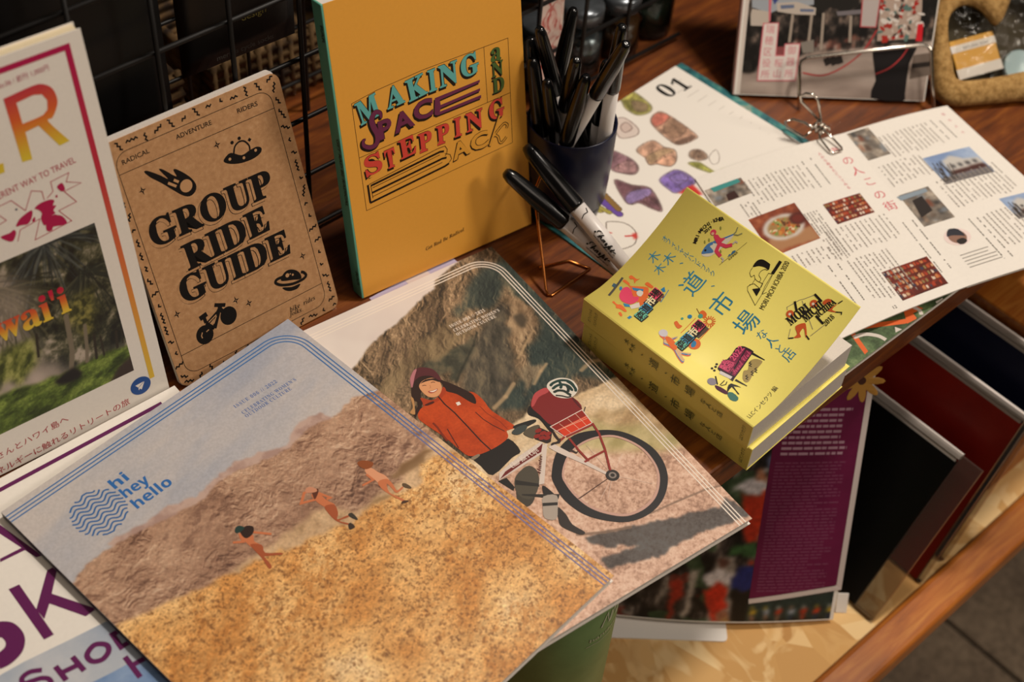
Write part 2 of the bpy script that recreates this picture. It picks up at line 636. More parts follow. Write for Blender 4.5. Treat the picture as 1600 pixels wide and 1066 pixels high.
# ------------------------------------------------------------------ the setting
noisy('concrete', [(.3, '#7a6b5c'), (.55, '#94836f'), (.75, '#aa9882')], 9, 8, rough=.9, spec=.2, fine=(110, .68, 1.12), bump=.3)
plain('dark_wall', '#1a1512', .9)
def osb_mat():
    m, nt, b = new_mat('osb', .75, .3)
    tc = nt.nodes.new('ShaderNodeTexCoord')
    out = None
    for rot, sc_, st in ((.5, 26, (1, .3, 1)), (-.7, 30, (1, .28, 1)), (1.5, 22, (1, .35, 1))):
        mp = nt.nodes.new('ShaderNodeMapping')
        mp.inputs['Rotation'].default_value = (0, 0, rot)
        mp.inputs['Scale'].default_value = st
        v = nt.nodes.new('ShaderNodeTexVoronoi')
        v.inputs['Scale'].default_value = sc_
        nt.links.new(tc.outputs['Object'], mp.inputs[0])
        nt.links.new(mp.outputs[0], v.inputs['Vector'])
        sep = nt.nodes.new('ShaderNodeSeparateColor')
        nt.links.new(v.outputs['Color'], sep.inputs[0])
        r = ramp_node(nt, [(0, '#b98a50'), (.35, '#cfa264'), (.65, '#ddb67c'), (1, '#ebce9a')])
        nt.links.new(sep.outputs[0], r.inputs[0])
        if out is None: out = r.outputs[0]
        else:
            mx = nt.nodes.new('ShaderNodeMix')
            mx.data_type = 'RGBA'
            n = noise_node(nt, 18, 3, .6, 1.0)
            rr = ramp_node(nt, [(.46, (0, 0, 0)), (.54, (1, 1, 1))])
            nt.links.new(n.outputs['Fac'], rr.inputs[0])
            nt.links.new(rr.outputs[0], mx.inputs[0])
            nt.links.new(out, mx.inputs[6])
            nt.links.new(r.outputs[0], mx.inputs[7])
            out = mx.outputs[2]
    nt.links.new(out, b.inputs['Base Color'])
osb_mat()
fl = tag(box('floor', -2.4, 2.6, -2.4, 1.4, -.80, -.755, 'dark_wall'), kind='structure')
# concrete slabs with an open joint between them
for x0, x1 in ((-2.4, .5935), (.5985, 2.6)):
    box('slab', x0, x1, -2.4, 1.4, -.755, -.75, 'concrete', fl, .0012)
tag(box('wall_back', -2.4, 2.6, 1.4, 1.45, -.8, 2.4, 'dark_wall'), kind='structure')

unit = tag(empty('display_table', (0, 0, -.75)), 'dark wooden display table with a pale chipboard shelf under its top', 'table')
UZ = .75
def upart(name, x0, x1, y0, y1, z0, z1, m, bevel=0, seg=1):
    return box(name, x0, x1, y0, y1, z0 + UZ, z1 + UZ, m, unit, bevel, seg)
upart('table_top', -.75, .95, -.166, .56, -.028, 0, 'table_wood', .002, 2)
upart('chipboard_shelf', -.75, .95, -.2514, .5, -.268, -.2505, 'osb')
upart('front_rail', -.75, .95, -.2815, -.2516, -.272, -.246, 'rail_wood', .005, 3)
upart('back_panel', -.75, .95, .5, .515, -.7, -.028, 'dark_wall')
for x in (-.74, .90):
    for y in (-.16, .45):
        upart('leg', x, x + .045, y, y + .045, -.75, -.268 if y < 0 else -.028, 'table_wood', .002)
    upart('shelf_post', x, x + .03, -.16, -.13, -.2505, -.028, 'table_wood')

# ------------------------------------------------------------------ wire grid panel behind the books
GY = .168
grid = tag(empty('wire_grid_panel', (0, GY, 0)), 'black wire grid panel standing on the table behind the leaning books', 'grid panel')
vm = None
for i in range(14):
    x = -.401 + .0508 * i + (.012 if i > 8 else 0)
    w = link('vertical_wire', tube_bm([(x, 0, 0), (x, 0, .31)], .0017, 8), 'black_wire', grid, True)
for k in range(7):
    z = .006 + .0502 * k
    link('horizontal_wire', tube_bm([(-.45, .0032, z), (.345, .0032, z)], .0017, 8), 'black_wire', grid, True)
# a second, deeper wire rack with the goods hanging on it
rack = tag(empty('wire_rack', (0, .285, 0)), 'black wire rack standing a hand deep behind the grid panel', 'wire rack')
for i in range(17):
    x = -.47 + .0508 * i
    link('vertical_wire', tube_bm([(x, 0, 0), (x, 0, .34)], .0015, 6), 'black_wire', rack, True)
for k in range(7):
    z = .03 + .0502 * k
    link('horizontal_wire', tube_bm([(-.5, .003, z), (.36, .003, z)], .0015, 6), 'black_wire', rack, True)
for x in (-.45, .33):
    link('foot', tube_bm([(x, -.012, .002), (x, .05, .002)], .002, 6), 'black_wire', rack, True)

# goods behind the grid, mostly lost in the dark
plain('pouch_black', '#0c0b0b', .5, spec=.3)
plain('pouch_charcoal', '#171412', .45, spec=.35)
def pouch(name, label, x, y, z, W, H, T, m, tilt, prints):
    r = tag(empty(name, mat=lean_frame(x, y, rad(-2), tilt, z)), label, 'pouch', 'pouches hanging behind the grid')
    bm = bmesh.new()
    nx, ny = 10, 12
    for side in (1, -1):
        g = [[bm.verts.new((W * i / nx, H * j / ny,
              side * T / 2 * (max(0, math.sin(math.pi * i / nx)) ** .5) * (max(0, math.sin(math.pi * min(j / ny * 1.15, 1))) ** .5)))
              for i in range(nx + 1)] for j in range(ny + 1)]
        for j in range(ny):
            for i in range(nx):
                q = (g[j][i], g[j][i + 1], g[j + 1][i + 1], g[j + 1][i])
                bm.faces.new(q if side > 0 else q[::-1])
    bmesh.ops.remove_doubles(bm, verts=bm.verts[:], dist=1e-5)
    link('pouch_body', bm, m, r, True)
    box('header_seam', 0, W, H, H + .012, -.0006, .0006, m, r)
    if prints:
        P = Print()
        prints(P)
        P.build('label_print', r, T / 2 + .0006, 'ink_matte')
    return r
def pr1(P):
    P.text('design', (40, 34), (58, 34), None, '#6d6332', 1)
    P.text('record', (40, 62), (60, 62), None, '#4c4742', 1)
    P.text('set of 3', (44, 54), (60, 54), None, '#4c4742', 1)
    P.text('merino cycle socks', (20, 12), (62, 12), None, '#4c4742', 1)
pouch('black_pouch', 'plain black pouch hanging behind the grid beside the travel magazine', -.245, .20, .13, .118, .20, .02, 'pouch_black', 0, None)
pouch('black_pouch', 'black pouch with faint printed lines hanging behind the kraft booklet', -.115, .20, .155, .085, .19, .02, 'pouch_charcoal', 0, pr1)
plain('red_tape', '#a0301c', .6)
rt = box('red_ribbon', -.003, .003, -.0004, .0004, 0, .08, 'red_tape')
rt.location = (-.128, .186, .265)
tag(rt, 'narrow red ribbon hanging between the two black pouches', 'ribbon')

noisy('wicker', [(.35, '#2a1c10'), (.5, '#5d4527'), (.7, '#7e6340')], 45, 3, .5, .4, rough=.8)
def tray(x, y, W, Dp, H, label):
    r = tag(empty('wicker_tray', (x, y, 0)), label, 'tray', 'wicker trays behind the grid')
    n = 16
    for k in range(6):
        z = H / 11 + .001 + k * H / 6.6
        link('weave', tube_bm([(0, 0, z), (W, 0, z), (W, Dp, z), (0, Dp, z)], H / 11, 6, True), 'wicker', r, True)
    for k in range(n):
        u = k / (n - 1) * W
        link('stake', tube_bm([(u, -.002, .002), (u, -.002, H)], .0025, 6), 'wicker', r, True)
    box('tray_floor', 0, W, 0, Dp, .001, .005, 'wicker', r)
    return r
tray(-.30, .31, .24, .12, .07, 'low wicker tray behind the grid beneath the hanging pouches')
tray(-.03, .31, .15, .12, .06, 'low wicker tray behind the grid near the orange book')

# invented bins, added to darken the view behind the rack
def bin_(x, y, W, Dp, H, label):
    r = tag(empty('added_dark_bin', (x, y, 0)), label, 'bin', 'added dark bins behind the grid')
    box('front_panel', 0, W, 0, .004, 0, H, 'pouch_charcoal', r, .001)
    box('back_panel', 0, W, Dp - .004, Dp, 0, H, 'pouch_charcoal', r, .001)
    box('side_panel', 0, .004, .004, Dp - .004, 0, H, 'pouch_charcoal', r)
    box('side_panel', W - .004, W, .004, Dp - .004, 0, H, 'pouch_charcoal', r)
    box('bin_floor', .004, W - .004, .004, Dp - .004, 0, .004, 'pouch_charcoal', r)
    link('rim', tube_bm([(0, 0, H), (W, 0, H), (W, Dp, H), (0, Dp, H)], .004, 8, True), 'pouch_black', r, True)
bin_(-.62, .445, .40, .10, .16, 'charcoal bin added to darken the view behind the hanging pouches')
bin_(-.20, .445, .30, .10, .15, 'charcoal bin added to darken the view behind the orange book')
bin_(.12, .445, .34, .10, .17, 'charcoal bin added to darken the view behind the glass jars')
# jars and tins behind the grid on the right
plain('jar_cream', '#b8a27c', .4)
plain('jar_grey', '#6c7278', .25, metal=.6)
plain('jar_brown', '#5c3b20', .35)
plain('jar_green', '#39453a', .35)
clear_plastic('jar_glass', (.82, .86, .84, 1), .35, .05)
jl = ['cream', 'grey', 'brown', 'green']
js = [(.212, .205, .045, 0, ''), (.250, .198, .05, 1, ''), (.292, .196, .045, 2, ''), (.335, .199, .05, 3, ''), (.236, .243, .055, 2, ''), (.279, .240, .05, 0, ''),
      (.321, .242, .055, 1, ''), (.363, .238, .05, 2, ''), (.160, .198, .05, 3, ''), (.183, .240, .055, 1, ''), (.115, .205, .05, 2, ''), (.138, .244, .05, 0, '')]
for i, (x, y, h, c, _) in enumerate(js):
    r = tag(empty('storage_jar', (x, y, 0)), 'small glass jar of %s behind the wire grid' % ('pale beans', 'grey powder', 'brown spice', 'green leaves')[c], 'jar', 'jars behind the grid')
    link('glass', lathe_bm([(.018, 0), (.02, .003), (.02, h * .8), (.016, h * .9), (.016, h)], 20), 'jar_glass', r, True)
    link('contents', lathe_bm([(.001, .004), (.0178, .004), (.0178, h * .7), (.001, h * .72)], 16), 'jar_' + jl[c], r, True)
    link('lid', lathe_bm([(.0175, h - .001), (.0175, h + .010), (.016, h + .012), (.001, h + .012)], 20), 'jar_grey', r, True)
plain('label_white', '#d8d4d0', .6)
noisy('patterned_paper', [(.42, '#e0c9bd'), (.5, '#d9b1a6'), (.56, '#b5382f'), (.62, '#e0c9bd')], 60, 3, .5, 1.2, rough=.7)
pc = tag(empty('patterned_card', mat=lean_frame(.185, .1785, rad(-3), rad(2), 0)), 'tall pale card with a red pattern standing behind the grid', 'card')
box('card_sheet', 0, .023, 0, .14, -.001, 0, 'patterned_paper', pc)
box('card_backing', -.001, .024, 0, .14, -.0035, -.001, 'jar_brown', pc)

# ------------------------------------------------------------------ magazine with the desert runners (uppermost on the table)
rA, cA = closed_book('magazine', flat_frame((-.3381, .0803), rad(5.548), .2255, .2892, .0066), .2255, .2892, .0059, 'paper',
    'magazine with a pale sky over a desert slope and three small runners', 'magazine', spine_mat='navy_glaze')
ZA = .0059
AW, AH = 225.5, 289.2
ridge = [(2.1, 219.1), (14.0, 224.4), (33.0, 223.1), (52.8, 220.0), (73.6, 215.0), (91.0, 212.3), (107.9, 215.9), (125.3, 212.5), (138.1, 208.2)] + [(154.3, 206.4), (173.8, 209.4), (188.9, 204.7), (209.6, 208.0), (227.6, 200.8), (229.1, 191.8)]
slope = [(58.1, 160.3), (71.5, 160.5), (90.7, 159.0), (98.5, 157.6), (109.8, 159.2), (121.2, 158.3), (133.4, 158.1), (143.7, 153.3), (146.6, 145.0), (153.4, 142.2), (175.7, 141.8), (185.9, 138.7), (210.8, 143.5)] + [(221.5, 150.2), (225.9, 145.9), (228.2, 135.4)]
sand = [(2.5, 177.9), (16.6, 173.1), (38.2, 168.2), (60.8, 161.5), (82.7, 153.2)] + [(68.8, 158.3), (87.8, 155.5), (101.7, 149.9), (116.4, 146.1), (128.2, 142.1), (139.5, 137.5), (150.7, 138.2), (169.3, 135.2), (195.3, 127.9)] + [(201.9, 141.3), (223.5, 134.0), (227.3, 122.9)]
def below(e): return [(-5, e[0][1])] + e + [(AW + 5, e[-1][1]), (AW + 5, -5), (-5, -5)]
K = Canvas(0, 0, AW, AH, .5)
f = K.noise(40, 5, 1, 3.0, rad(12))
K.C = K.ramp([(.2, '#c2bab6'), (.5, '#b2b0b4'), (.85, '#9ba0ae')], f)
K.mul(.97 + .06 * K.noise(1.2, 2, 9))
# far pale ridge, main ridge, lower slope, sand
far = [(x - 2, y + 6 + 3 * math.sin(x * .11)) for x, y in ridge[2:-3]]
K.put(K.mask([(20, 130)] + far + [(190, 190), (190, 100), (20, 100)], .6, 1.5, 6), K.ramp([(.3, '#a98b80'), (.7, '#bfa396')], K.noise(8, 5, 3)))
wx, wy = (K.noise(14, 4, 21) - .5) * 16, (K.noise(14, 4, 22) - .5) * 16
H1 = K.noise(44, 9, 4, 1.7, rad(30), .60, True, (wx, wy)) * 30 + K.noise(12, 7, 5, 1.4, rad(60), .62) * 9
hs = K.relief(H1, rad(250), .20)
tone = K.noise(30, 5, 6, 1.5, rad(25))
rk = K.ramp([(.1, '#5c3f33'), (.3, '#86634f'), (.5, '#a9846b'), (.7, '#bf9b80'), (.9, '#d0b095')], np.clip(.62 * hs + .40 * tone - .01, 0, 1))
rk = rk * (.93 + .14 * K.noise(1.4, 3, 7))[..., None]
mR = K.mask(below(ridge), .5, 1.2, 5)
K.put(mR, rk)
blot = sstep(.56, .74, K.noise(7, 5, 8, 1.8, rad(20))) * sstep(.4, .6, K.noise(30, 3, 10))
K.put(mR * blot * .5, '#6a4a3c')
r3 = K.noise(30, 6, 11, 3.5, rad(33), .6, True)
K.put(K.mask(below(slope), 1.5, 3.0, 12), K.ramp([(.2, '#a3835f'), (.5, '#c2a07a'), (.85, '#d6b48c')], .5 * r3 + .5 * K.noise(6, 5, 12)) * (.94 + .12 * K.noise(1.3, 2, 13))[..., None])
K.shape([(210.1, 142.8), (202.3, 146.3), (190.3, 145.5), (181.3, 145.3), (184.0, 141.3), (193.7, 139.9), (204.4, 137.1)], '#8c6d4b', .8, 1.0)
K.shape([(187.1, 142.2), (200.3, 142.9), (217.2, 141.6), (213.9, 144.8), (201.3, 146.0), (192.0, 147.2)], '#80603f', .8, 1.0)
K.shape([(154.9, 138.1), (164.9, 136.2), (177.9, 132.8), (171.3, 137.3), (163.1, 140.0)], '#96764f', .8, .6)
mS = K.mask(below(sand), 1.0, 2.2, 7)
base = K.ramp([(.2, '#d2934e'), (.45, '#e5ae6a'), (.7, '#efbf7e'), (.95, '#f8d29c')], K.noise(30, 5, 14, 1.6, rad(40)))
base = base * (.92 + .16 * K.noise(1.3, 3, 15, 1, 0, .7))[..., None] * (.84 + .28 * K.relief(K.noise(9, 6, 23, 1.6, rad(40), .72), rad(240), .2))[..., None]
K.put(mS, base)
scrub = sstep(.48, .80, K.noise(2.6, 4, 16, 1.5, rad(35), .75)) * sstep(.42, .62, K.noise(42, 3, 17, 1.4, rad(35)))
K.put(mS * scrub * .5, '#b06e30')
K.put(mS * sstep(.74, .84, K.noise(2.2, 3, 18)) * .6, '#7d5028')
K.put(mS * sstep(.80, .88, K.noise(1.3, 2, 19)) * .5, '#5f3a1e')
K.build('cover_photo', cA, ZA)
P = Print()
SK, SKD, SKL = '#c8744a', '#a5532f', '#dc9a74'
# three small running figures
P.poly(cr([(175.0, 160.5), (178.5, 158.5), (179.3, 153.5), (180.6, 148.0), (179.6, 143.5), (177.6, 142.7), (173.6, 145.3), (173.7, 150.0), (173.1, 156.2)], 4), SKL, 6)
P.poly(cr([(173.8, 147.8), (179.5, 145.7), (179.2, 139.8), (177.8, 134.9), (182.1, 134.8), (181.4, 133.5), (176.2, 133.8), (176.6, 138.2), (176.9, 143.1), (173.5, 137.2), (175.0, 130.9), (176.1, 126.5), (174.5, 126.5), (172.7, 135.3), (172.0, 141.4)], 3), SK, 7)
P.stroke([(172.9, 157.1), (173.1, 151.0), (165.3, 152.5)], 1.5, SK, 7)
P.poly(cr([(175.1, 167.5), (178.6, 166.6), (182.2, 161.2), (179.5, 158.9), (175.6, 160.0), (174.1, 164.2)], 4), '#8d4a22', 8)
P.poly(cr([(183.7, 136.4), (185.4, 134.8), (185.8, 130.5), (184.3, 130.3), (182.5, 134.1)], 3), '#5d4a33', 8)
P.poly(cr([(172.7, 125.8), (174.9, 126.9), (177.3, 124.9), (176.7, 123.9)], 3), '#4a3020', 8)
P.build('runner_print', cA, ZA)
P = Print()
P.poly(cr([(138.4, 169.3), (142.4, 168.0), (142.4, 159.9), (143.7, 154.5), (141.7, 151.2), (138.5, 155.7), (137.3, 162.3)], 4), SK, 6)
P.poly(cr([(138.3, 157.2), (143.4, 154.2), (140.9, 148.0), (137.4, 144.8), (143.4, 142.8), (143.2, 141.4), (137.5, 143.2), (140.1, 138.1), (139.1, 137.6), (136.2, 144.0), (136.4, 151.1)], 3), SKD, 7)
P.stroke([(138.0, 164.9), (129.9, 168.9), (136.3, 173.4), (139.2, 172.6)], 1.7, SK, 7)
P.stroke([(142.4, 167.4), (145.2, 159.6), (142.7, 160.3)], 1.7, SK, 7)
P.poly(cr([(137.2, 173.2), (139.4, 175.1), (142.1, 174.1), (143.5, 170.4), (142.2, 168.9), (138.8, 170.9)], 4), '#c98a6a', 8)
P.poly(cr([(140.5, 170.6), (144.4, 170.2), (142.7, 167.7), (137.8, 165.2), (138.5, 167.8)], 4), '#5b2c1a', 7)
P.poly(cr([(144.6, 143.0), (146.9, 142.0), (146.3, 136.6), (145.1, 136.5), (143.9, 141.0)], 3), '#3a332a', 8)
P.poly(cr([(139.5, 137.5), (141.4, 137.2), (141.1, 133.3), (137.4, 134.1)], 3), '#3a2a20', 8)
P.build('runner_print', cA, ZA)
P = Print()
P.poly(cr([(87.6, 176.1), (94.2, 172.2), (92.0, 167.9), (93.1, 162.9), (91.6, 160.6), (88.2, 165.3), (88.0, 171.3)], 4), SK, 6)
P.poly(cr([(88.9, 167.8), (93.4, 162.7), (91.2, 157.2), (97.5, 150.9), (97.3, 149.2), (90.1, 154.8), (88.9, 155.1), (88.0, 147.8), (85.4, 147.2), (87.2, 154.9), (87.8, 161.9)], 3), SKD, 7)
P.stroke([(89.4, 178.2), (87.2, 172.1), (82.4, 176.0)], 1.6, SK, 7)
P.stroke([(95.4, 173.6), (102.5, 164.6)], 1.6, SK, 7)
P.poly(cr([(91.7, 179.8), (96.2, 179.3), (98.2, 176.0), (95.0, 172.6), (90.1, 172.6), (89.6, 176.7)], 4), '#2d1a12', 8)
P.poly(cr([(88.4, 181.2), (90.5, 183.0), (93.0, 182.5), (94.2, 179.3), (91.7, 178.6), (88.5, 179.4)], 4), '#1f3a35', 9)
P.build('runner_print', cA, ZA)
P = Print()
BL_ = '#3a6da8'
for ins in (5.0, 7.6, 10.2):
    r_ = 27 - ins
    x1, y1 = AW - ins + 1, AH - ins
    arc = [(x1 - r_ + r_ * math.cos(t), y1 - r_ + r_ * math.sin(t)) for t in [math.pi / 2 * (1 - k / 12) for k in range(13)]]
    P.stroke([(0, y1)] + arc + [(x1, 0)], .95, BL_, 2)
P.build('border_line_print', cA, ZA, cut=[(1, [30, 60, 90, 120, 140, 160, 180, 200])],
        grad=lambda x, y, k: mix(lin('#3f6fa8'), lin('#77739c'), min(max((185 - y) / 50, 0), 1) if x > 150 else 0))
P = Print()
for s_, w_ in (('ISSUE 006 // 2022', [(149.9, 253.8), (183.3, 251.6)]), ("CELEBRATING WOMEN'S", [(150.3, 246.4), (193.3, 244.3)]), ('OUTDOOR CULTURE', [(150.0, 242.9), (186.0, 240.6)])):
    P.text(serif(s_), w_[0], w_[1], 2.9, '#4f6ca4', 2, sp=1.25)
P.build('caption_print', cA, ZA)
P = Print()
for s_, w_ in (('hi', [(57.4, 255.6), (68.5, 255.7)]), ('hey', [(57.9, 245.7), (76.3, 245.3)]), ('hello', [(57.9, 234.6), (85.0, 234.6)])):
    P.text(sbold(s_), w_[0], w_[1], 7.4, '#2b68ab', 2, off=.008)
P.build('title_print', cA, ZA)
P = Print()
lc = [(40.5, 248.5)][0]
lr = 17.2
for k in range(-5, 6):
    y0 = k * 3.2
    pts = []
    for j in range(60):
        x = -lr + 2 * lr * j / 59
        y = y0 + 1.35 * math.sin(x * .62 + .6)
        if x * x + y * y < lr * lr: pts.append((lc[0] + x, lc[1] + y))
    if len(pts) > 2: P.stroke(pts, 1.1, '#33659f', 2)
P.build('logo_print', cA, ZA)

# ------------------------------------------------------------------ magazine with the cyclist
noisy('jacket_print', [(.3, '#a83a14'), (.6, '#c44a1c'), (.8, '#cf5a2a')], 60, 6, rough=.4, fine=(600, .9, 1.06))
noisy('dark_cloth_print', [(.3, '#6d1a18'), (.7, '#8a2420')], 50, 5, rough=.4, fine=(500, .9, 1.06))
bw = 212.0
BH = 284.2
btr = (-.1791 + .2262 * math.cos(rad(-6.459)), .0994 + .2262 * math.sin(rad(-6.459)))
btl = (btr[0] - .212 * math.cos(rad(-6.459)), btr[1] - .212 * math.sin(rad(-6.459)))
rB, cB = closed_book('magazine', flat_frame(btl, rad(-6.459), .212, BH / 1000, .0005), .212, BH / 1000, .0060, 'paper',
    'magazine showing a cyclist in a red jacket beside a loaded bicycle', 'magazine')
ZB = .0060
K = Canvas(0, 0, bw, BH, .5)
K.C = K.ramp([(.2, '#d9cdc6'), (.8, '#e6ddd4')], K.noise(60, 4, 1))
hb = [(73.0, 240.2), (88.9, 249.7), (99.9, 253.1), (123.3, 259.5), (141.8, 267.8), (153.6, 270.5), (157.9, 276.1), (172.2, 281.3), (184.9, 283.8)]
hill = [(-5, hb[0][1] - 30)] + hb + [(hb[-1][0] + 6, BH + 5), (bw + 5, BH + 5), (bw + 5, -5), (-5, -5)]
wx, wy = (K.noise(16, 4, 31) - .5) * 14, (K.noise(16, 4, 32) - .5) * 14
H2 = K.noise(50, 9, 33, 2.4, rad(54), .60, True, (wx, wy)) * 36 + K.noise(14, 7, 46, 1.8, rad(60), .62) * 10
g1 = K.relief(H2, rad(165), .15)
g2 = K.noise(16, 6, 34, 1.8, rad(48), .62)
mH = K.mask(hill, .5, .9, 5)
K.put(mH, K.ramp([(.2, '#2a241d'), (.36, '#50422f'), (.5, '#77624a'), (.64, '#967c5e'), (.8, '#b59a78')], np.clip(.68 * g1 + .36 * g2 - .04, 0, 1)) * (.88 + .24 * K.noise(1.3, 3, 35))[..., None])
# smooth lit slope on the left, dark gullies, the shaded scree in the middle
lit = K.ramp([(.2, '#5f4e38'), (.5, '#8b7757'), (.8, '#a8916c')], .55 * K.noise(10, 6, 36, 4.0, rad(55)) + .45 * g1)
K.put(K.mask([(69.7, 208.5), (103.5, 228.5), (125.7, 236.9), (145.1, 240.5), (156.0, 239.0), (144.7, 232.0), (130.1, 222.0), (116.0, 212.2), (107.2, 214.4), (100.1, 217.2), (80.1, 203.5)], 2.0, 3.0, 10) * .9, lit)
K.put(K.mask([(107.2, 214.4), (125.1, 218.3), (139.3, 216.2), (149.8, 220.0), (153.5, 217.7), (144.3, 206.2), (134.2, 199.0), (120.0, 191.3), (117.7, 199.4), (110.5, 204.0)], 1.2, 2.5, 8) * .85, K.ramp([(.2, '#2a2f28'), (.6, '#3f4438'), (.9, '#5f5a46')], K.noise(7, 5, 37)))
K.put(K.mask([(113.9, 216.9), (128.3, 223.2), (142.2, 228.3), (154.8, 227.4), (155.1, 221.9), (141.8, 219.9), (130.5, 216.6), (116.9, 211.7)], 1.2, 2.5, 8) * .8, lit)
scree = K.ramp([(.2, '#33312a'), (.5, '#524c40'), (.8, '#746954')], .6 * K.noise(4, 5, 38, 2.5, rad(62)) + .4 * g1)
K.put(K.mask([(153.5, 217.7), (173.8, 229.7), (185.6, 236.8), (181.5, 221.3), (175.7, 207.3), (165.5, 192.9), (159.9, 179.5), (149.0, 169.7), (139.0, 162.9), (126.5, 158.0), (118.6, 163.0), (118.7, 185.6), (137.5, 202.0)], 2.5, 3.0, 10), scree)
dk = K.ramp([(.15, '#1c2a2a'), (.45, '#31403c'), (.7, '#4f5547'), (.9, '#766a52')], np.clip(.62 * g1 + .36 * g2 - .04, 0, 1))
K.put(K.mask([(153.9, 245.8), (179.0, 263.0), (194.0, 268.7), (204.6, 265.9), (202.9, 257.5), (192.0, 242.0), (181.0, 236.0), (171.7, 236.4), (164.2, 241.1), (155.1, 239.6)], 2.0, 3.0, 10) * .85, dk)
K.put(K.mask([(211.1, 277.2), (213.7, 270.8), (212.5, 210.9), (209.9, 163.2), (214.1, 138.5), (208.8, 131.8), (201.4, 143.2), (190.4, 150.1), (161.2, 152.1), (139.8, 149.5), (131.7, 156.3), (149.0, 169.7), (160.8, 178.9), (181.8, 189.5), (197.8, 202.2), (200.0, 224.2), (199.4, 246.6), (205.6, 265.3)], 2.0, 4.0, 12) * .92, dk)
rock = K.ramp([(.2, '#56432f'), (.5, '#967c5e'), (.8, '#bda27e')], .5 * K.noise(7, 6, 39, 2.2, rad(60), .65) + .5 * g1)
K.put(K.mask([(191.9, 243.8), (190.5, 228.3), (176.3, 213.9), (168.8, 197.7), (164.4, 186.7), (174.4, 194.2), (185.9, 200.8), (197.8, 202.2), (199.4, 213.7), (198.9, 230.3)], 1.0, 3.0, 7), rock)
K.put(K.mask([(185.3, 218.9), (191.7, 220.3), (192.0, 211.2), (186.6, 207.5), (182.0, 208.6)], .8, 1.0) * .8, '#40392e')
K.put(K.mask([(159.8, 181.2), (171.9, 188.8), (170.5, 181.2), (170.8, 174.3), (177.9, 173.1), (169.3, 166.8), (160.7, 162.3), (151.4, 156.7), (155.3, 165.7)], 1.0, 2.5, 6) * .7, rock)
for q, w_ in (([(127.3, 159.1), (139.0, 162.9), (149.9, 169.1)], 3.0), ([(161.6, 161.7), (171.9, 168.5), (178.9, 171.7)], 2.2), ([(165.8, 185.9), (176.2, 193.0), (188.7, 200.9)], 2.0), ([(195.6, 154.4), (205.5, 157.5), (212.8, 154.5)], 3.0), ([(118.3, 190.8), (129.0, 199.0), (146.7, 211.6), (155.2, 220.1)], 1.4)):
    K.line(q, w_, '#b89c76' if w_ != 1.4 else '#23261f', 2.0, .75)
for q in [(80.3, 239.8), (90.4, 241.9), (104.9, 244.8), (117.7, 250.7), (133.2, 258.7), (147.5, 262.3)]:
    for j in range(9):
        a = rad(50) + random.uniform(-.25, .25)
        x0, y0 = q[0] + random.uniform(-8, 14), q[1] + random.uniform(-22, 0)
        l_ = random.uniform(5, 16)
        K.line([(x0, y0), (x0 + l_ * math.cos(a), y0 + l_ * math.sin(a))], random.uniform(.5, 1.6), random.choice(['#4a3a2c', '#5f4c3a', '#a08566', '#8a7054']), .6, .6)
gr = [(116.6, 138.3), (130.2, 141.3), (143.4, 143.6), (154.3, 143.9), (168.7, 140.8), (180.0, 138.6), (197.0, 137.0), (212.5, 137.2), (223.7, 135.8)]
gp = K.ramp([(.2, '#a88a62'), (.5, '#cdb088'), (.8, '#e2ccaa')], K.noise(22, 5, 40, 3.0, rad(20)))
K.put(K.mask([(-5, gr[0][1] - 20)] + gr + [(bw + 5, gr[-1][1]), (bw + 5, -5), (-5, -5)], .6, 1.0), gp * (.92 + .16 * K.noise(1.4, 3, 41))[..., None])
K.put(K.mask([(177.2, 120.9), (185.7, 120.3), (195.8, 115.2), (201.2, 109.3), (194.0, 107.8), (184.5, 111.0), (178.5, 113.6)], 2.0, 3.0, 6) * .7, K.ramp([(.2, '#7d6238'), (.8, '#b3966a')], K.noise(5, 4, 42, 2.0, rad(15))))
K.put(K.mask([(176.0, 119.3), (189.7, 102.3), (202.4, 93.0), (215.7, 76.2), (208.0, 67.1), (194.6, 71.1), (176.1, 85.2), (155.9, 97.0), (154.9, 104.5)], 3.0, 4.0, 12) * .75, K.ramp([(.2, '#a39a62'), (.8, '#cfc290')], K.noise(9, 5, 43, 2.0, rad(15))))
gv = [(111.4, 114.1), (144.6, 107.6), (162.5, 92.8), (182.7, 81.0), (197.9, 69.0), (208.3, 66.9), (218.8, 63.7)]
grav = K.ramp([(.15, '#9a7560'), (.42, '#c8a088'), (.62, '#dbb69e'), (.9, '#e8ccb6')], np.clip(.35 * K.noise(24, 3, 44) + .65 * K.noise(2.0, 4, 45, 1, 0, .75), 0, 1))
K.put(K.mask([(-5, gv[0][1])] + gv[:-1] + [(bw + 5, gv[-1][1]), (bw + 5, -5), (-5, -5)], 2.5, 2.0), grav)
sh = K.mask([(113.2, 45.0), (128.3, 41.9), (144.0, 36.6), (163.1, 30.5), (182.1, 23.9), (201.3, 17.2), (209.8, 20.9), (212.1, 10.3), (214.3, 0.9), (203.0, 4.7), (178.2, 9.6), (159.1, 10.9), (145.5, 8.9), (127.7, 16.2), (113.9, 20.8), (115.1, 28.6), (141.1, 23.1), (122.6, 32.0)], .7, 1.6, 5)
K.C = np.where(sh[..., None] > 0, K.C * (1 - sh[..., None] * np.array([.60, .56, .52])), K.C)
K.line([(160.9, 37.6), (179.7, 35.7), (202.2, 32.8), (215.7, 28.8)], 1.3, '#7d6452', .8, .8)
K.line([(112.9, 49.7), (128.3, 41.9), (143.8, 36.3)], 2.0, '#7d6452', .8, .8)
K.build('cover_photo', cB, ZB)
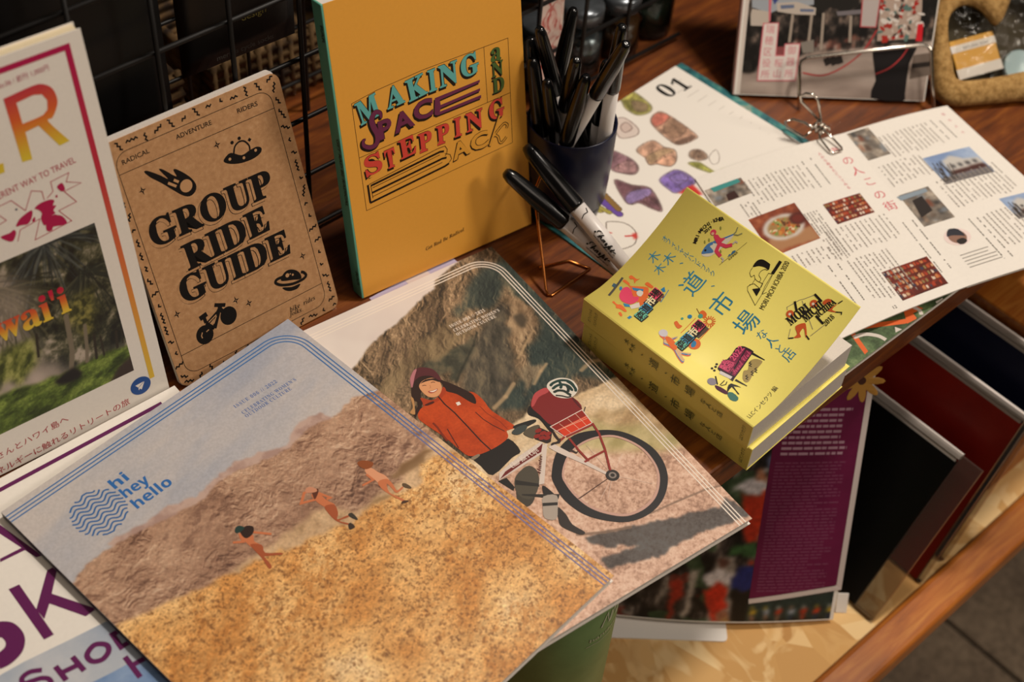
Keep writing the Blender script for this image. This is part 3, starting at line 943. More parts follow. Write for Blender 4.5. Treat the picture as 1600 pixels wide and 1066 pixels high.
# cyclist
sheet('jacket_area', cr([(85.2, 183.8), (95.6, 185.6), (102.2, 186.9), (108.8, 191.9), (110.6, 188.2), (114.9, 181.9), (120.8, 179.3), (123.6, 176.3), (124.8, 168.3), (124.2, 159.0), (126.6, 150.3), (129.5, 140.8), (129.0, 138.1), (124.3, 138.8), (122.7, 138.6), (120.3, 133.8), (109.9, 131.8), (98.2, 132.4), (90.9, 135.3), (88.7, 143.0), (86.4, 156.0), (82.0, 170.4), (80.7, 178.4)], 3), cB, ZB, 'jacket_print', 10)
P = Print()
P.poly(cr([(90.9, 135.3), (98.2, 132.4), (110.2, 132.1), (120.3, 133.2), (120.9, 120.7), (113.3, 119.3), (95.1, 114.6), (92.8, 124.5), (91.6, 130.9)], 3), '#1c1715', 9)
P.poly(cr([(90.5, 202.2), (95.7, 207.5), (102.1, 208.5), (108.8, 204.2), (111.2, 197.7), (114.8, 191.7), (119.3, 182.7), (121.8, 175.1), (119.1, 168.3), (116.2, 172.5), (113.0, 181.8), (108.0, 188.7), (110.0, 196.0), (100.3, 198.5), (93.0, 194.5), (89.6, 187.0), (81.7, 181.3), (79.9, 180.0), (79.7, 182.5), (87.3, 188.5), (86.2, 194.0)], 3), '#2a1712', 11)
P.poly(cr([(85.7, 195.5), (86.8, 193.6), (83.1, 186.4), (80.4, 182.1), (78.5, 185.1), (82.6, 187.8)], 3), '#b98a58', 11)
P.poly(cr([(95.4, 200.3), (100.2, 203.4), (106.7, 202.4), (109.3, 197.7), (107.5, 191.4), (102.4, 187.3), (97.4, 188.3), (95.1, 192.6)], 4), '#d99a6c', 12)
P.poly(cr([(97.5, 202.1), (102.5, 203.3), (109.1, 200.3), (109.0, 196.6), (106.2, 200.3), (103.2, 201.5), (99.4, 202.1)], 3), '#2a1712', 13)
P.stroke([(97.6, 199.9), (99.0, 199.7), (100.1, 198.8)], .5, '#4c2a1c', 13)
P.stroke([(103.9, 199.1), (105.4, 199.0), (106.4, 198.0)], .5, '#4c2a1c', 13)
P.poly(cr([(98.5, 194.0), (101.4, 192.9), (104.9, 192.6), (103.2, 191.1), (100.1, 191.0), (98.3, 192.2)], 3), '#a6483a', 13)
P.poly(cr([(98.9, 193.4), (101.2, 192.6), (104.2, 192.3), (103.0, 191.6), (100.6, 191.7)], 3), '#f1e2d4', 14)
P.stroke([(102.2, 197.8), (101.6, 195.8), (100.5, 195.6)], .4, '#b8764c', 13)
P.poly(cr([(91.2, 203.6), (94.4, 209.6), (100.0, 214.1), (105.6, 214.0), (111.0, 209.1), (112.1, 203.4), (111.2, 198.0), (109.6, 198.1), (106.9, 204.2), (101.2, 207.2), (95.9, 206.2), (91.7, 202.7)], 4), '#54232a', 14)
P.poly(cr([(91.2, 203.6), (94.4, 209.6), (100.0, 214.1), (102.3, 214.0), (98.1, 209.7), (94.6, 205.7), (91.4, 202.2)], 3), '#b5747a', 15)
P.poly(cr([(91.3, 191.9), (96.1, 186.3), (101.9, 186.5), (106.4, 189.7), (109.1, 191.7), (108.7, 188.2), (105.1, 185.6), (99.0, 183.5), (89.5, 184.7), (90.1, 187.9)], 3), '#a83a16', 11)
P.poly(cr([(90.4, 185.5), (96.3, 185.2), (96.1, 183.5), (90.9, 184.0)], 3), '#4a160c', 12)
P.stroke([(101.5, 186.7), (101.5, 178.8), (102.9, 169.6), (103.6, 156.7), (104.2, 141.1), (105.4, 131.4)], .9, '#2a1512', 12)
P.stroke([(114.7, 162.6), (115.6, 154.9), (118.0, 147.5), (121.7, 139.3)], .55, '#3a1812', 12)
P.stroke([(91.5, 160.9), (90.3, 153.5), (89.0, 144.0)], .6, '#3a1812', 12)
P.stroke([(119.9, 165.4), (120.4, 157.8), (123.7, 147.4), (124.2, 140.0)], .5, '#8a2e12', 12)
P.stroke([(86.4, 170.0), (86.8, 165.0), (86.2, 158.5), (86.1, 152.7)], 1.4, '#7a2810', 12)
P.poly([(108.2, 176.1), (110.8, 175.7), (110.5, 173.1), (107.8, 173.3)], '#e8ddd0', 13)
P.poly(cr([(91.4, 133.3), (96.9, 133.2), (96.7, 131.6), (91.7, 131.0)], 3), '#8a7a66', 12)
P.build('cyclist_print', cB, ZB)
# bicycle
P = Print()
ty = cr([(126.9, 95.2), (140.6, 107.9), (158.0, 112.5), (173.7, 107.3), (186.1, 97.7), (193.6, 82.1), (194.1, 68.0), (188.1, 53.7), (175.5, 42.3), (160.5, 37.6), (145.2, 40.0), (133.3, 49.0), (125.1, 60.2), (121.7, 74.3), (123.2, 86.4)], 5)
ti = cr([(132.3, 91.7), (143.8, 101.3), (157.3, 105.1), (170.6, 103.3), (181.3, 96.8), (188.6, 82.1), (188.3, 67.1), (183.2, 55.7), (172.5, 45.9), (159.8, 42.1), (147.2, 43.8), (138.0, 51.3), (131.5, 61.2), (129.0, 72.8), (129.5, 83.5)], 5)
t2 = cr([(133.4, 91.0), (144.3, 100.1), (157.1, 103.6), (169.6, 102.1), (180.0, 95.7), (187.0, 81.7), (186.8, 67.4), (181.8, 56.6), (172.0, 47.6), (159.9, 44.0), (148.1, 45.5), (139.4, 52.6), (133.1, 62.0), (130.7, 73.2), (131.1, 83.4)], 5)
P.poly(ty, '#1d1a1c', 12, [ti])
P.poly(ti, '#c39b8c', 12, [t2])
hub = [(158.9, 73.5)][0]
P.poly(ell(hub, 4.4), '#2a2422', 15)
P.poly(ell(hub, 2.5), '#8a7e76', 16)
P.poly(ell(hub, 1.4), '#2a2422', 17)
for q in [(128.8, 70.7), (130.1, 70.5)]: P.stroke([hub, q], .45, '#4c3028', 13)
for q in [(140.6, 62.6), (174.9, 83.7), (145.6, 61.1), (176.2, 54.6), (159.5, 101.6)]: P.stroke([hub, q], .22, '#d9c4b4', 13)
WH = '#d6c7bc'
P.stroke([(157.1, 75.2), (150.7, 90.1), (141.8, 108.9), (139.9, 114.2)], [1.8, 3.0, 4.6, 4.6], WH, 14)
P.poly([(96.0, 108.9), (99.5, 113.9), (119.3, 118.1), (136.3, 119.9), (136.9, 117.8), (131.4, 111.5), (115.6, 110.3)], WH, 13)
P.poly([(96.8, 109.4), (103.2, 112.6), (118.6, 114.5), (133.3, 117.2), (136.7, 118.2), (131.7, 113.0), (116.8, 112.0), (100.4, 109.9)], '#6d1c1c', 14)
P.text(ital("Char Rie's Café"), [(108.7, 112.2)][0], [(131.0, 114.3)][0], 4.4, '#e9dccf', 16)
P.poly([(135.7, 116.8), (139.3, 116.8), (118.5, 91.7), (115.1, 92.8)], WH, 13)
P.text(ital('Hunter'), [(121.0, 98.9)][0], [(131.1, 110.6)][0], 2.6, '#5a2420', 15)
P.poly([(95.1, 108.9), (101.2, 108.3), (101.3, 99.4), (99.0, 97.6)], '#1c1715', 12)
P.poly(cr([(112.1, 108.0), (118.8, 108.2), (120.5, 101.5), (114.5, 92.0), (105.9, 86.6), (100.9, 89.8), (100.3, 96.7), (105.1, 104.7)], 3), '#4c463a', 14)
P.poly([(104.8, 103.7), (115.6, 93.5), (114.6, 91.4), (102.7, 100.7)], '#26221e', 15)
P.poly([(101.9, 92.7), (121.9, 79.9), (118.9, 77.2), (101.4, 91.9)], '#26221e', 15)
P.poly(cr([(106.7, 103.5), (112.6, 102.1), (113.1, 94.7), (106.3, 85.3), (99.0, 83.2), (97.1, 91.3)], 3), '#3f3a30', 13)
P.poly(cr([(112.1, 83.9), (119.7, 80.1), (113.9, 71.3), (108.5, 65.8), (103.2, 70.4), (107.2, 77.9)], 3), '#a89c90', 15)
P.poly([(108.8, 80.2), (117.1, 75.6), (115.7, 73.8), (107.4, 78.2)], '#26221e', 16)
P.poly(cr([(114.8, 73.0), (116.0, 65.5), (114.8, 57.3), (117.9, 48.6), (114.2, 48.8), (108.4, 59.2), (109.8, 65.0)], 3), '#2c2420', 14)
P.poly(cr([(116.7, 91.1), (118.7, 84.9), (118.6, 78.4), (113.2, 81.3), (113.2, 85.1)], 3), '#211d1b', 15)
# bag, helmet and basket
BR_ = '#7a1f1c'
P.poly(cr([(144.2, 145.5), (148.4, 147.7), (149.4, 139.8), (150.6, 129.5), (146.6, 121.5), (146.3, 126.4), (146.4, 135.8), (142.9, 141.6)], 3), '#181414', 14)
P.poly(cr([(148.0, 146.7), (152.9, 152.1), (157.7, 153.9), (164.8, 154.3), (166.3, 150.9), (168.5, 145.8), (176.4, 137.8), (175.2, 127.0), (162.3, 126.8), (150.4, 126.7), (148.8, 137.8)], 3), '#7d2020', 15)
P.poly(cr([(152.6, 151.7), (157.3, 154.8), (164.5, 155.2), (166.9, 153.0), (164.7, 150.7), (157.2, 150.6), (150.3, 146.5), (148.5, 147.0)], 3), '#b5484a', 16)
P.poly(cr([(176.4, 137.8), (175.5, 127.4), (174.5, 129.9), (174.8, 137.0)], 3), '#57161a', 16)
P.poly([(148.7, 126.3), (174.9, 126.6), (173.8, 114.1), (151.7, 114.7)], '#8e1f14', 16)
P.poly([(151.6, 121.8), (173.8, 121.3), (173.8, 114.1), (151.7, 114.7)], '#d23a18', 17)
for a_, b_ in [(148.4, 121.3), (174.2, 120.4)], [(155.3, 125.3), (157.1, 114.8)], [(162.3, 125.6), (163.5, 114.8)], [(169.1, 126.1), (169.3, 114.6)], [(150.4, 121.4), (173.6, 119.0)]:
    P.stroke([a_, b_], .3, '#e6b59a', 18)
P.stroke([(148.7, 126.3), (174.9, 126.6), (173.8, 114.1), (151.7, 114.7)], .6, '#e0cfc4', 18, True)
RD = '#8e2a22'
for q in ([(173.8, 114.1), (172.3, 105.1), (167.7, 92.8), (160.0, 77.3)], [(151.7, 114.7), (147.7, 113.8), (145.5, 112.8)], [(153.4, 112.4), (152.8, 101.3), (153.0, 91.4), (150.2, 91.5)], [(153.3, 91.8), (166.9, 91.7)], [(152.7, 114.1), (172.6, 113.1)]):
    P.stroke(q, 1.5, RD, 19)
P.poly(cr([(167.1, 155.3), (171.3, 157.7), (178.6, 156.8), (184.1, 152.0), (185.0, 146.5), (182.9, 141.7), (177.3, 139.0), (172.1, 139.9), (166.9, 145.0), (166.3, 150.9)], 4), '#d9d2c6', 18)
for q in ([(169.1, 154.1), (172.0, 155.3), (177.2, 154.9), (181.3, 152.3), (182.8, 148.9), (182.4, 145.0)], [(168.6, 151.3), (173.2, 152.1), (177.2, 150.8), (179.6, 147.4), (179.3, 142.7)], [(167.6, 148.6), (171.4, 148.3), (174.4, 145.8), (175.6, 142.0), (176.3, 140.3)], [(181.1, 152.0), (182.3, 148.2), (182.1, 143.4), (180.6, 141.3)], [(176.7, 154.2), (175.9, 151.0), (173.6, 148.7)], [(178.9, 149.1), (178.1, 145.9), (175.8, 143.6)]):
    P.stroke(cr(q, 4, False), [.5] + [2.0] * (4 * (len(q) - 1) - 1) + [.5], '#1d3a35' if q[0][1] > 150 else '#22302c', 19)
for q in ([(167.5, 145.8), (170.6, 143.3), (173.3, 140.3), (175.9, 139.7)],): P.stroke(cr(q, 4, False), 1.2, '#22201e', 19)
# bar bags and levers
P.poly(cr([(129.0, 139.7), (136.0, 138.8), (143.4, 137.0), (143.3, 134.8), (135.0, 134.7), (128.5, 137.7)], 3), '#23211f', 18)
P.poly(cr([(125.2, 136.3), (130.4, 137.7), (136.2, 136.3), (135.1, 133.5), (128.3, 132.0), (125.0, 134.1)], 3), '#3c4442', 19)
P.poly(cr([(130.8, 131.5), (135.8, 133.1), (142.8, 132.1), (142.3, 128.9), (135.1, 124.2), (131.7, 127.5)], 3), '#5a5040', 19)
P.poly([(136.8, 126.5), (142.3, 130.1), (146.6, 121.5), (141.8, 116.3), (139.0, 116.4), (134.5, 123.4)], '#2a1c1a', 20)
for q in [(140.2, 127.9), (141.6, 124.6), (144.0, 122.5), (136.9, 124.7), (138.7, 121.9), (141.6, 120.0)]: P.poly(ell(q, 2.4, 1.5), '#8e241c', 21)
P.poly(cr([(139.8, 113.6), (141.9, 115.1), (145.1, 114.3), (148.8, 115.4), (146.2, 112.4), (143.3, 113.1)], 3), '#2a211e', 20)
P.poly(cr([(148.9, 124.7), (148.0, 118.2), (147.4, 112.8), (146.3, 114.6), (146.6, 120.3)], 3), '#2a1c1a', 20)
P.stroke([(175.0, 124.7), (178.3, 127.4)], .6, '#2a211e', 19)
P.poly(cr([(146.7, 104.0), (149.2, 104.1), (150.7, 100.9), (152.3, 101.0), (150.1, 99.5), (148.8, 101.5)], 3), '#3a2c26', 16)
P.build('bicycle_print', cB, ZB)
P = Print()
for ins in (6.2, 8.6, 11.0):
    r_ = 27 - ins
    x1, y1 = bw - ins + 1.0, BH - ins
    arc = [(x1 - r_ + r_ * math.cos(t), y1 - r_ + r_ * math.sin(t)) for t in [math.pi / 2 * (1 - k / 12) for k in range(13)]]
    P.stroke([(0, y1)] + arc + [(x1, 0)], .8, '#ece0d2', 2)
T2 = Print()
for s_, w_ in (('ISSUE 004 // 2021', [(142.6, 233.3), (171.8, 233.6)]), ("CELEBRATING WOMEN'S", [(142.8, 228.8), (180.3, 228.3)]), ('OUTDOOR CULTURE', [(142.4, 224.7), (174.9, 224.9)])):
    T2.text(serif(s_), w_[0], w_[1], 2.7, '#ece0d2', 2, sp=1.25)
P.build('border_line_print', cB, ZB)
T2.build('caption_print', cB, ZB)

# ------------------------------------------------------------------ white magazine with purple letters, under the runners
rK, cK = closed_book('magazine', flat_frame((-.4286, .1106), rad(-1.45), .2262, .2864), .2262, .2864, .006, 'paper',
    'white magazine with large purple capitals peeking out under the desert magazine', 'magazine')
ZK = .006
noisy('pale_blue_print', [(.3, '#9aa6b8'), (.55, '#b3b9c2'), (.75, '#c9c9cc')], 22, 5, rough=.45)
noisy('blue_print', [(.3, '#5e7fae'), (.6, '#8aa2c4'), (.8, '#c0c8d2')], 40, 6, rough=.45)
sheet('photo_area', [(41.1, 164.6), (55.0, 164.1), (79.7, 161.2), (103.4, 158.8), (108.1, 137.6), (113.1, 102.2), (17.3, 151.8)], cK, ZK, 'pale_blue_print', 0)
sheet('mountain_area', [(72.6, 130.4), (89.7, 128.4), (99.5, 127.7), (108.8, 124.5), (113.1, 102.2), (106.8, 91.9)], cK, ZK, 'blue_print', 1)
P = Print()
PU = '#5f1252'
P.rect(-1, 276.9, 212, 279.9, PU, 2)
P.poly([(87.6, 255.4), (96.5, 220.6), (93.2, 221.6), (84.2, 250.6)], PU, 2)
P.poly([(76.4, 233.5), (91.0, 232.7), (91.1, 230.1), (75.3, 231.3)], PU, 2)
P.poly([(70.5, 211.7), (76.8, 210.9), (76.3, 169.3), (70.4, 169.7)], PU, 2)
P.poly([(93.9, 209.7), (100.9, 209.4), (88.3, 194.0), (103.3, 169.4), (95.9, 168.8), (84.1, 188.9), (76.9, 181.5), (76.4, 190.0)], PU, 2)
P.stroke(cr([(53.1, 191.6), (57.4, 187.8), (58.2, 180.5), (54.8, 174.9), (48.7, 172.6), (43.7, 173.1)], 6, False), 10.5, PU, 2)
P.stroke(cr([(60.6, 142.8), (60.6, 146.2), (57.7, 149.1), (52.8, 150.7), (48.7, 152.2), (49.6, 155.6), (54.5, 156.4), (60.4, 153.4)], 5, False), 3.0, PU, 2)
for q in ([(67.2, 150.9), (67.7, 139.5)], [(67.7, 145.3), (77.4, 144.0)], [(77.4, 150.5), (78.2, 138.7)], [(100.0, 132.6), (100.1, 116.2)], [(100.0, 125.5), (109.9, 124.8)]):
    P.stroke(q, 3.2, PU, 2)
P.stroke(cr([(84.4, 146.7), (90.7, 149.5), (95.8, 145.5), (94.6, 141.0), (89.2, 138.8), (84.3, 141.5)], 6), 3.2, PU, 2, True)
P.stroke([(108.1, 139.3), (101.5, 139.2), (101.8, 149.2), (108.1, 149.0), (111.0, 142.5)], 3.2, PU, 2)
P.build('title_print', cK, ZK)

# ------------------------------------------------------------------ travel magazine leaning on the grid
EW, EH, ET = .2, .2673, .009
rE, cE = closed_book('magazine', lean_frame(-.2056 - .2 * math.cos(-.0641), .106 - .2 * math.sin(-.0641), -.0641, .1322, .0013), EW, EH, ET, 'paper',
    'white travel magazine with a magenta frame and palm tree photo leaning on the grid', 'magazine', 'page_edges_cream', base=-ET)
ph = [(177.7, 147.7), (183.1, 30.6)]
u1, v1, v0 = (ph[0][0] + ph[1][0]) / 2, ph[0][1], ph[1][1]
K = Canvas(40, v0, u1, v1, .5)
K.C = K.ramp([(.2, '#8f857c'), (.6, '#a99c90'), (.9, '#c4b4a8')], K.noise(30, 4, 1))
tree = K.noise(7, 6, 2, 1.3, rad(60), .66)
K.put(K.mask([(99.8, 164.9), (182.1, 158.5), (196.4, 85.1), (184.4, 49.3), (168.4, 54.6), (149.9, 56.3), (129.7, 65.6), (123.8, 100.3), (123.4, 117.3), (121.5, 134.6)], 4, 6, 14), K.ramp([(.2, '#1a1c18'), (.45, '#333629'), (.62, '#565540'), (.8, '#8d8672'), (.95, '#b5a898')], tree))
rg = random.Random(9)
for cx_, cy_, n_, L_, cols_ in ((150, 150, 60, 46, ('#22282a', '#2c3436', '#434a48', '#565c58')), (120, 128, 60, 40, ('#2a2c22', '#3c3c2c', '#56543c')), (168, 118, 50, 34, ('#1d2220', '#2a302a', '#4a4c3c')), (100, 140, 40, 40, ('#3c3a2e', '#57523f', '#6c6650')), (85, 120, 30, 30, ('#6a6250', '#857a66'))):
    for j in range(n_):
        a = rg.uniform(-3.0, .3)
        x, y = cx_ + rg.uniform(-4, 4), cy_ + rg.uniform(-4, 4)
        l_ = L_ * rg.uniform(.4, 1)
        pts = [(x + l_ * t * math.cos(a), y + l_ * t * math.sin(a) - .35 * l_ * t * t) for t in (0, .35, .7, 1)]
        K.line(pts, rg.uniform(.5, 1.3), rg.choice(cols_), .7, .8)
K.put(K.mask([(154.7, 109.9), (165.7, 105.2), (170.6, 91.5), (162.8, 75.8), (151.6, 72.0), (148.9, 86.2)], 3, 5, 8) * .75, K.ramp([(.3, '#3a3c1c'), (.6, '#77743a'), (.85, '#a59b4c')], K.noise(3, 4, 4)))
K.put(K.mask([(97.8, 93.2), (112.5, 90.8), (122.7, 88.6), (129.0, 78.8), (124.2, 67.6), (110.9, 62.7), (89.7, 64.2)], 2, 5, 8), K.ramp([(.2, '#3c4420'), (.5, '#6f7638'), (.8, '#a3a45e')], K.noise(4, 5, 5, 1.5, rad(70))))
K.put(K.mask([(115.2, 142.5), (123.9, 140.2), (131.7, 123.4), (129.4, 106.8), (118.4, 94.8), (108.6, 90.6), (100.5, 89.1)], 7, 5, 12) * .7, '#a89a8c')
lawn = K.ramp([(.2, '#33401a'), (.5, '#536628'), (.8, '#7d9040')], K.noise(6, 5, 6, 2.5, rad(12)))
K.put(K.mask([(185.0, 31.6), (182.4, 52.4), (168.3, 54.0), (157.5, 53.1), (149.4, 54.0), (138.9, 53.7), (122.0, 55.3), (108.0, 59.3), (92.1, 58.8), (62.3, 35.8), (170.5, -36.2)], 1, 1), lawn * (.85 + .3 * K.noise(1.2, 2, 7))[..., None])
for q_, w_ in (([(143.2, 54.4), (146.8, 67.1), (149.2, 93.4)], 3.2), ([(153.6, 54.1), (155.7, 63.3), (158.4, 80.9)], 2.4), ([(159.8, 53.1), (162.2, 71.1)], 1.8), ([(164.8, 52.8), (165.7, 67.8)], 1.4), ([(174.1, 53.9), (175.8, 66.0)], 1.8), ([(178.2, 55.5), (179.6, 66.4)], 1.2), ([(126.7, 73.8), (129.4, 89.8)], 1.6)):
    K.line(q_, w_, '#2f2a22' if w_ < 2.4 else '#7a705e', .8)
K.shape([(131.0, 50.6), (136.9, 53.6), (145.5, 55.0), (148.9, 47.7), (147.0, 44.2), (137.7, 44.5), (133.1, 46.7)], '#1d1a18', .8, .8)
K.shape([(183.8, 28.8), (182.2, 43.9), (175.8, 39.7), (168.5, 36.0), (161.6, 29.3), (171.6, 20.5)], '#3c302a', 1.2, 1)
K.build('cover_photo', cE, 0)
MG, OR_, YE = lin('#b8124c'), lin('#d9622e'), lin('#dcc23a')
def vgrad(v0, v1, a=MG, b=OR_, c=YE):
    return lambda x, y, k: ramp([(0, a), (.5, b), (1, c)], (v0 - y) / (v0 - v1))
P = Print()
P.rect(60, 257.9, 192.3, 261.4, '#ffffff', 3)
P.rect(188.9, 18, 192.3, 257.9, '#ffffff', 3)
P.build('frame_print', cE, 0, cut=[(1, [20 + 12 * k for k in range(20)])],
        grad=lambda x, y, k: ramp([(0, lin('#b0124e')), (.35, lin('#c03040')), (.62, lin('#d5703a')), (1, lin('#dfb93c'))], (261 - y) / 240))
P = Print()
b0, b1, tp = [(149.7, 204.1), (180.8, 203.9), (151.1, 244.3)]
Rv = [(150.4, 243.7), (167.2, 245.0), (172.9, 243.7), (177.1, 239.4), (178.2, 232.3), (176.4, 227.2), (173.0, 222.7), (170.3, 221.3), (178.8, 205.2), (172.7, 204.6), (164.5, 221.1), (156.7, 220.3), (156.2, 202.9), (150.5, 203.5)]
Rh = [(156.5, 238.8), (166.2, 239.7), (170.8, 238.3), (172.7, 233.8), (171.5, 228.4), (168.5, 226.3), (165.3, 225.9), (156.5, 225.6)]
P.poly(Rv[:1] + cr(Rv[:9], 4, False)[1:] + Rv[9:], '#ffffff', 3, [Rh])
P.poly([(137.4, 207.7), (140.6, 207.4), (139.9, 201.7), (135.8, 201.7)], '#ffffff', 3)
P.build('title_print', cE, 0, cut=[(1, [190 + 3 * k for k in range(26)])], grad=vgrad(251, 205))
P = Print()
w_ = [(124.4, 186.2), (179.2, 190.7)]
P.text('DIFFERENT WAY TO TRAVEL', w_[0], w_[1], 4.1, '#b5304c', 3)
P.build('tagline_print', cE, 0)
P = Print()
w_ = [(148.6, 250.1), (178.1, 250.6)]
P.text('No.06 / 創刊 1,000円', w_[0], w_[1], 3.0, '#b5506a', 3)
P.build('issue_print', cE, 0)
P = Print()
for q in ('p',):
    P.stroke([(131.7, 182.7), (138.6, 183.3), (144.5, 173.6), (150.7, 184.2), (156.2, 181.3), (156.2, 175.3)], .45, '#b5304c', 3)
    P.stroke([(158.0, 175.8), (162.2, 178.5), (162.4, 185.0), (173.6, 186.1), (170.8, 181.1), (179.0, 176.7), (168.2, 175.7), (173.5, 166.1), (162.3, 165.0), (167.9, 155.2), (144.9, 152.8), (150.8, 164.9), (138.6, 163.0), (135.4, 156.4)], .45, '#b5304c', 3)
    P.stroke([(130.2, 177.1), (132.9, 172.5), (128.7, 171.6)], .45, '#b5304c', 3)
for t_ in ([(165.3, 180.7), (168.4, 181.5), (169.1, 176.9), (167.1, 176.2), (165.4, 178.6)], [(149.7, 172.7), (153.3, 174.4), (159.1, 174.3), (161.5, 172.5), (160.0, 169.9), (161.8, 169.0), (159.5, 166.7), (160.1, 164.4), (156.4, 163.5), (152.4, 159.3), (151.4, 164.6), (152.8, 167.9), (151.3, 171.0)],
           [(153.9, 158.6), (156.9, 161.2), (158.8, 163.7), (160.8, 162.7), (164.2, 157.0), (164.2, 154.9), (160.5, 156.4), (156.9, 156.4), (155.5, 154.4), (153.3, 155.8)], [(137.9, 167.8), (140.8, 170.4), (147.6, 172.4), (147.2, 168.6), (143.9, 164.8), (140.2, 165.6), (137.1, 166.1)],
           [(146.6, 166.2), (148.4, 167.4), (148.0, 164.9), (146.5, 164.8)], [(127.1, 163.7), (132.3, 163.8), (135.3, 164.7), (135.9, 162.0), (133.0, 158.0), (130.0, 159.5)], [(162.8, 175.2), (164.0, 175.3), (163.5, 173.5), (162.8, 174.2)]):
    P.poly(cr(t_, 3), '#b0124e', 4)
P.poly(cr([(154.5, 163.5), (158.3, 163.8), (163.3, 160.8), (164.7, 154.6), (156.5, 156.4), (155.0, 154.3), (152.6, 156.1)], 3), '#b0124e', 4)
P.poly(ell([(139.9, 176.6)][0], .7, n=8), '#26355a', 4)
P.build('map_print', cE, 0)
P = Print()
bc = [(182.0, 16.2)][0]
P.poly(ell(bc, 7.0, n=28), '#1f4f96', 4)
P.poly([(178.5, 18.1), (185.2, 18.5), (182.0, 12.8), (181.0, 14.3), (180.0, 13.1), (180.2, 15.5)], '#efe9e2', 5)
P.stroke([(180.2, 15.5), (185.2, 18.5)], .3, '#1f4f96', 6)
P.build('badge_print', cE, 0)
P = Print()
w1, w2 = [(84.5, 12.8), (132.2, 16.4)], [(81.5, 1.6), (172.4, 6.4)]
P.text('さんとハワイ島へ', w1[0], w1[1], None, '#b02a3a', 4)
P.text('ネルギーに触れるリトリートの旅', w2[0], w2[1], None, '#b02a3a', 4)
P.build('subtitle_print', cE, 0)
P = Print()
w_ = [(76.9, 95.7), (153.4, 96.1)]
P.text(serif("Hawai'i"), w_[0], w_[1], 19, '#ffffff', 8, off=.012)
vs_ = [v[1] for v in P.V]
va, vb = max(vs_), min(vs_)
P.build('place_name_print', cE, 0, cut=[(1, [vb + (va - vb) * k / 14 for k in range(1, 14)])], grad=vgrad(va - 3, vb + 2, lin('#c0143c'), lin('#d8662a'), lin('#e0c040')))

# ------------------------------------------------------------------ kraft booklet
ZW, ZH, ZT = .1256, .1752, .0042
rZ = tag(empty('booklet', mat=lean_frame(-.1985, .1025, -.03, .35, .0017)), 'brown kraft booklet with black lettering leaning on the grid', 'booklet')
def rounded_plate(x0, x1, y0, y1, z0, z1, r_, n=6):
    pts = []
    for cx, cy, a0 in ((x1 - r_, y1 - r_, 0), (x0 + r_, y1 - r_, 90), (x0 + r_, y0 + r_, 180), (x1 - r_, y0 + r_, 270)):
        for k in range(n + 1):
            a = rad(a0 + 90 * k / n)
            pts.append((cx + r_ * math.cos(a), cy + r_ * math.sin(a)))
    bm = bmesh.new()
    lo = [bm.verts.new((p[0], p[1], z0)) for p in pts]
    hi = [bm.verts.new((p[0], p[1], z1)) for p in pts]
    bm.faces.new(hi)
    bm.faces.new(lo[::-1])
    for i in range(len(pts)):
        j = (i + 1) % len(pts)
        bm.faces.new((lo[i], lo[j], hi[j], hi[i]))
    return bm
link('page_block', rounded_plate(0, ZW - .003, .001, ZH + .0022, -ZT, -.0006, .004), 'page_edges', rZ)
cZ = link('front_cover', rounded_plate(0, ZW, 0, ZH, -.0006, 0, .0065), 'kraft', rZ)
link('back_cover', rounded_plate(0, ZW + .0015, 0, ZH - .001, -ZT - .0008, -ZT, .0065), 'black_plastic', rZ)
BK = '#14100e'
P = Print()
fx0, fx1, fy0, fy1 = 6.5, 117.0, 7.0, 166.5
rr_ = 9.0
fr = []
for cx, cy, a0 in ((fx1 - rr_, fy1 - rr_, 0), (fx0 + rr_, fy1 - rr_, 90), (fx0 + rr_, fy0 + rr_, 180), (fx1 - rr_, fy0 + rr_, 270)):
    for k in range(9):
        a = rad(a0 + 90 * k / 8)
        fr.append((cx + rr_ * math.cos(a), cy + rr_ * math.sin(a)))
P.stroke(fr, .4, BK, 1, True)
P.stroke([(fx0, 153.7), (fx1, 153.2)], .4, BK, 1)
P.stroke([(fx0, 22.6), (fx1, 22.6)], .4, BK, 1)
# squiggle border
rs_ = random.Random(3)
for k in range(64):
    t = k / 64 * (2 * 125 + 2 * 172)
    if t < 125: c_, r_ = (3 + t * .96, 171 + rs_.uniform(-1.6, 1.6)), rs_.choice([0, .5, 1.2, 1.6, 2.0])
    elif t < 297: c_, r_ = (121.5 + rs_.uniform(-1.2, 1.2), 171 - (t - 125)), rs_.choice([.3, 1.2, 1.6, 2.0, 2.6])
    elif t < 422: c_, r_ = (122 - (t - 297) * .96, 3), rs_.uniform(0, 3)
    else: c_, r_ = (3.2 + rs_.uniform(-.8, .8), 3 + (t - 422) * .98), rs_.choice([.3, 1.2, 1.6, 2.0, 2.6])
    P.stroke(squiggle(c_, rs_.choice([2, 3, 4, 5, 6]), 1.35, .62, r_), 1.0, BK, 1)
P.build('border_print', cZ, 0, 'ink_matte')
P = Print()
for s_, w_ in (('RADICAL', [(10.7, 158.8), (29.2, 159.3)]), ('ADVENTURE', [(47.9, 160.0), (73.2, 159.9)]), ('RIDERS', [(91.7, 159.7), (106.5, 159.2)])):
    P.text(s_, w_[0], w_[1], 3.0, BK, 2, off=.012)
P.build('heading_print', cZ, 0, 'ink_matte')
P = Print()
for s_, w_ in (('bike  rides', [(88.5, 13.8), (109.2, 13.6)]), ('folks.', [(87.0, 10.9), (97.9, 9.8)])):
    P.text(ital(s_), w_[0], w_[1], None, BK, 2)
P.build('caption_print', cZ, 0, 'ink_matte')
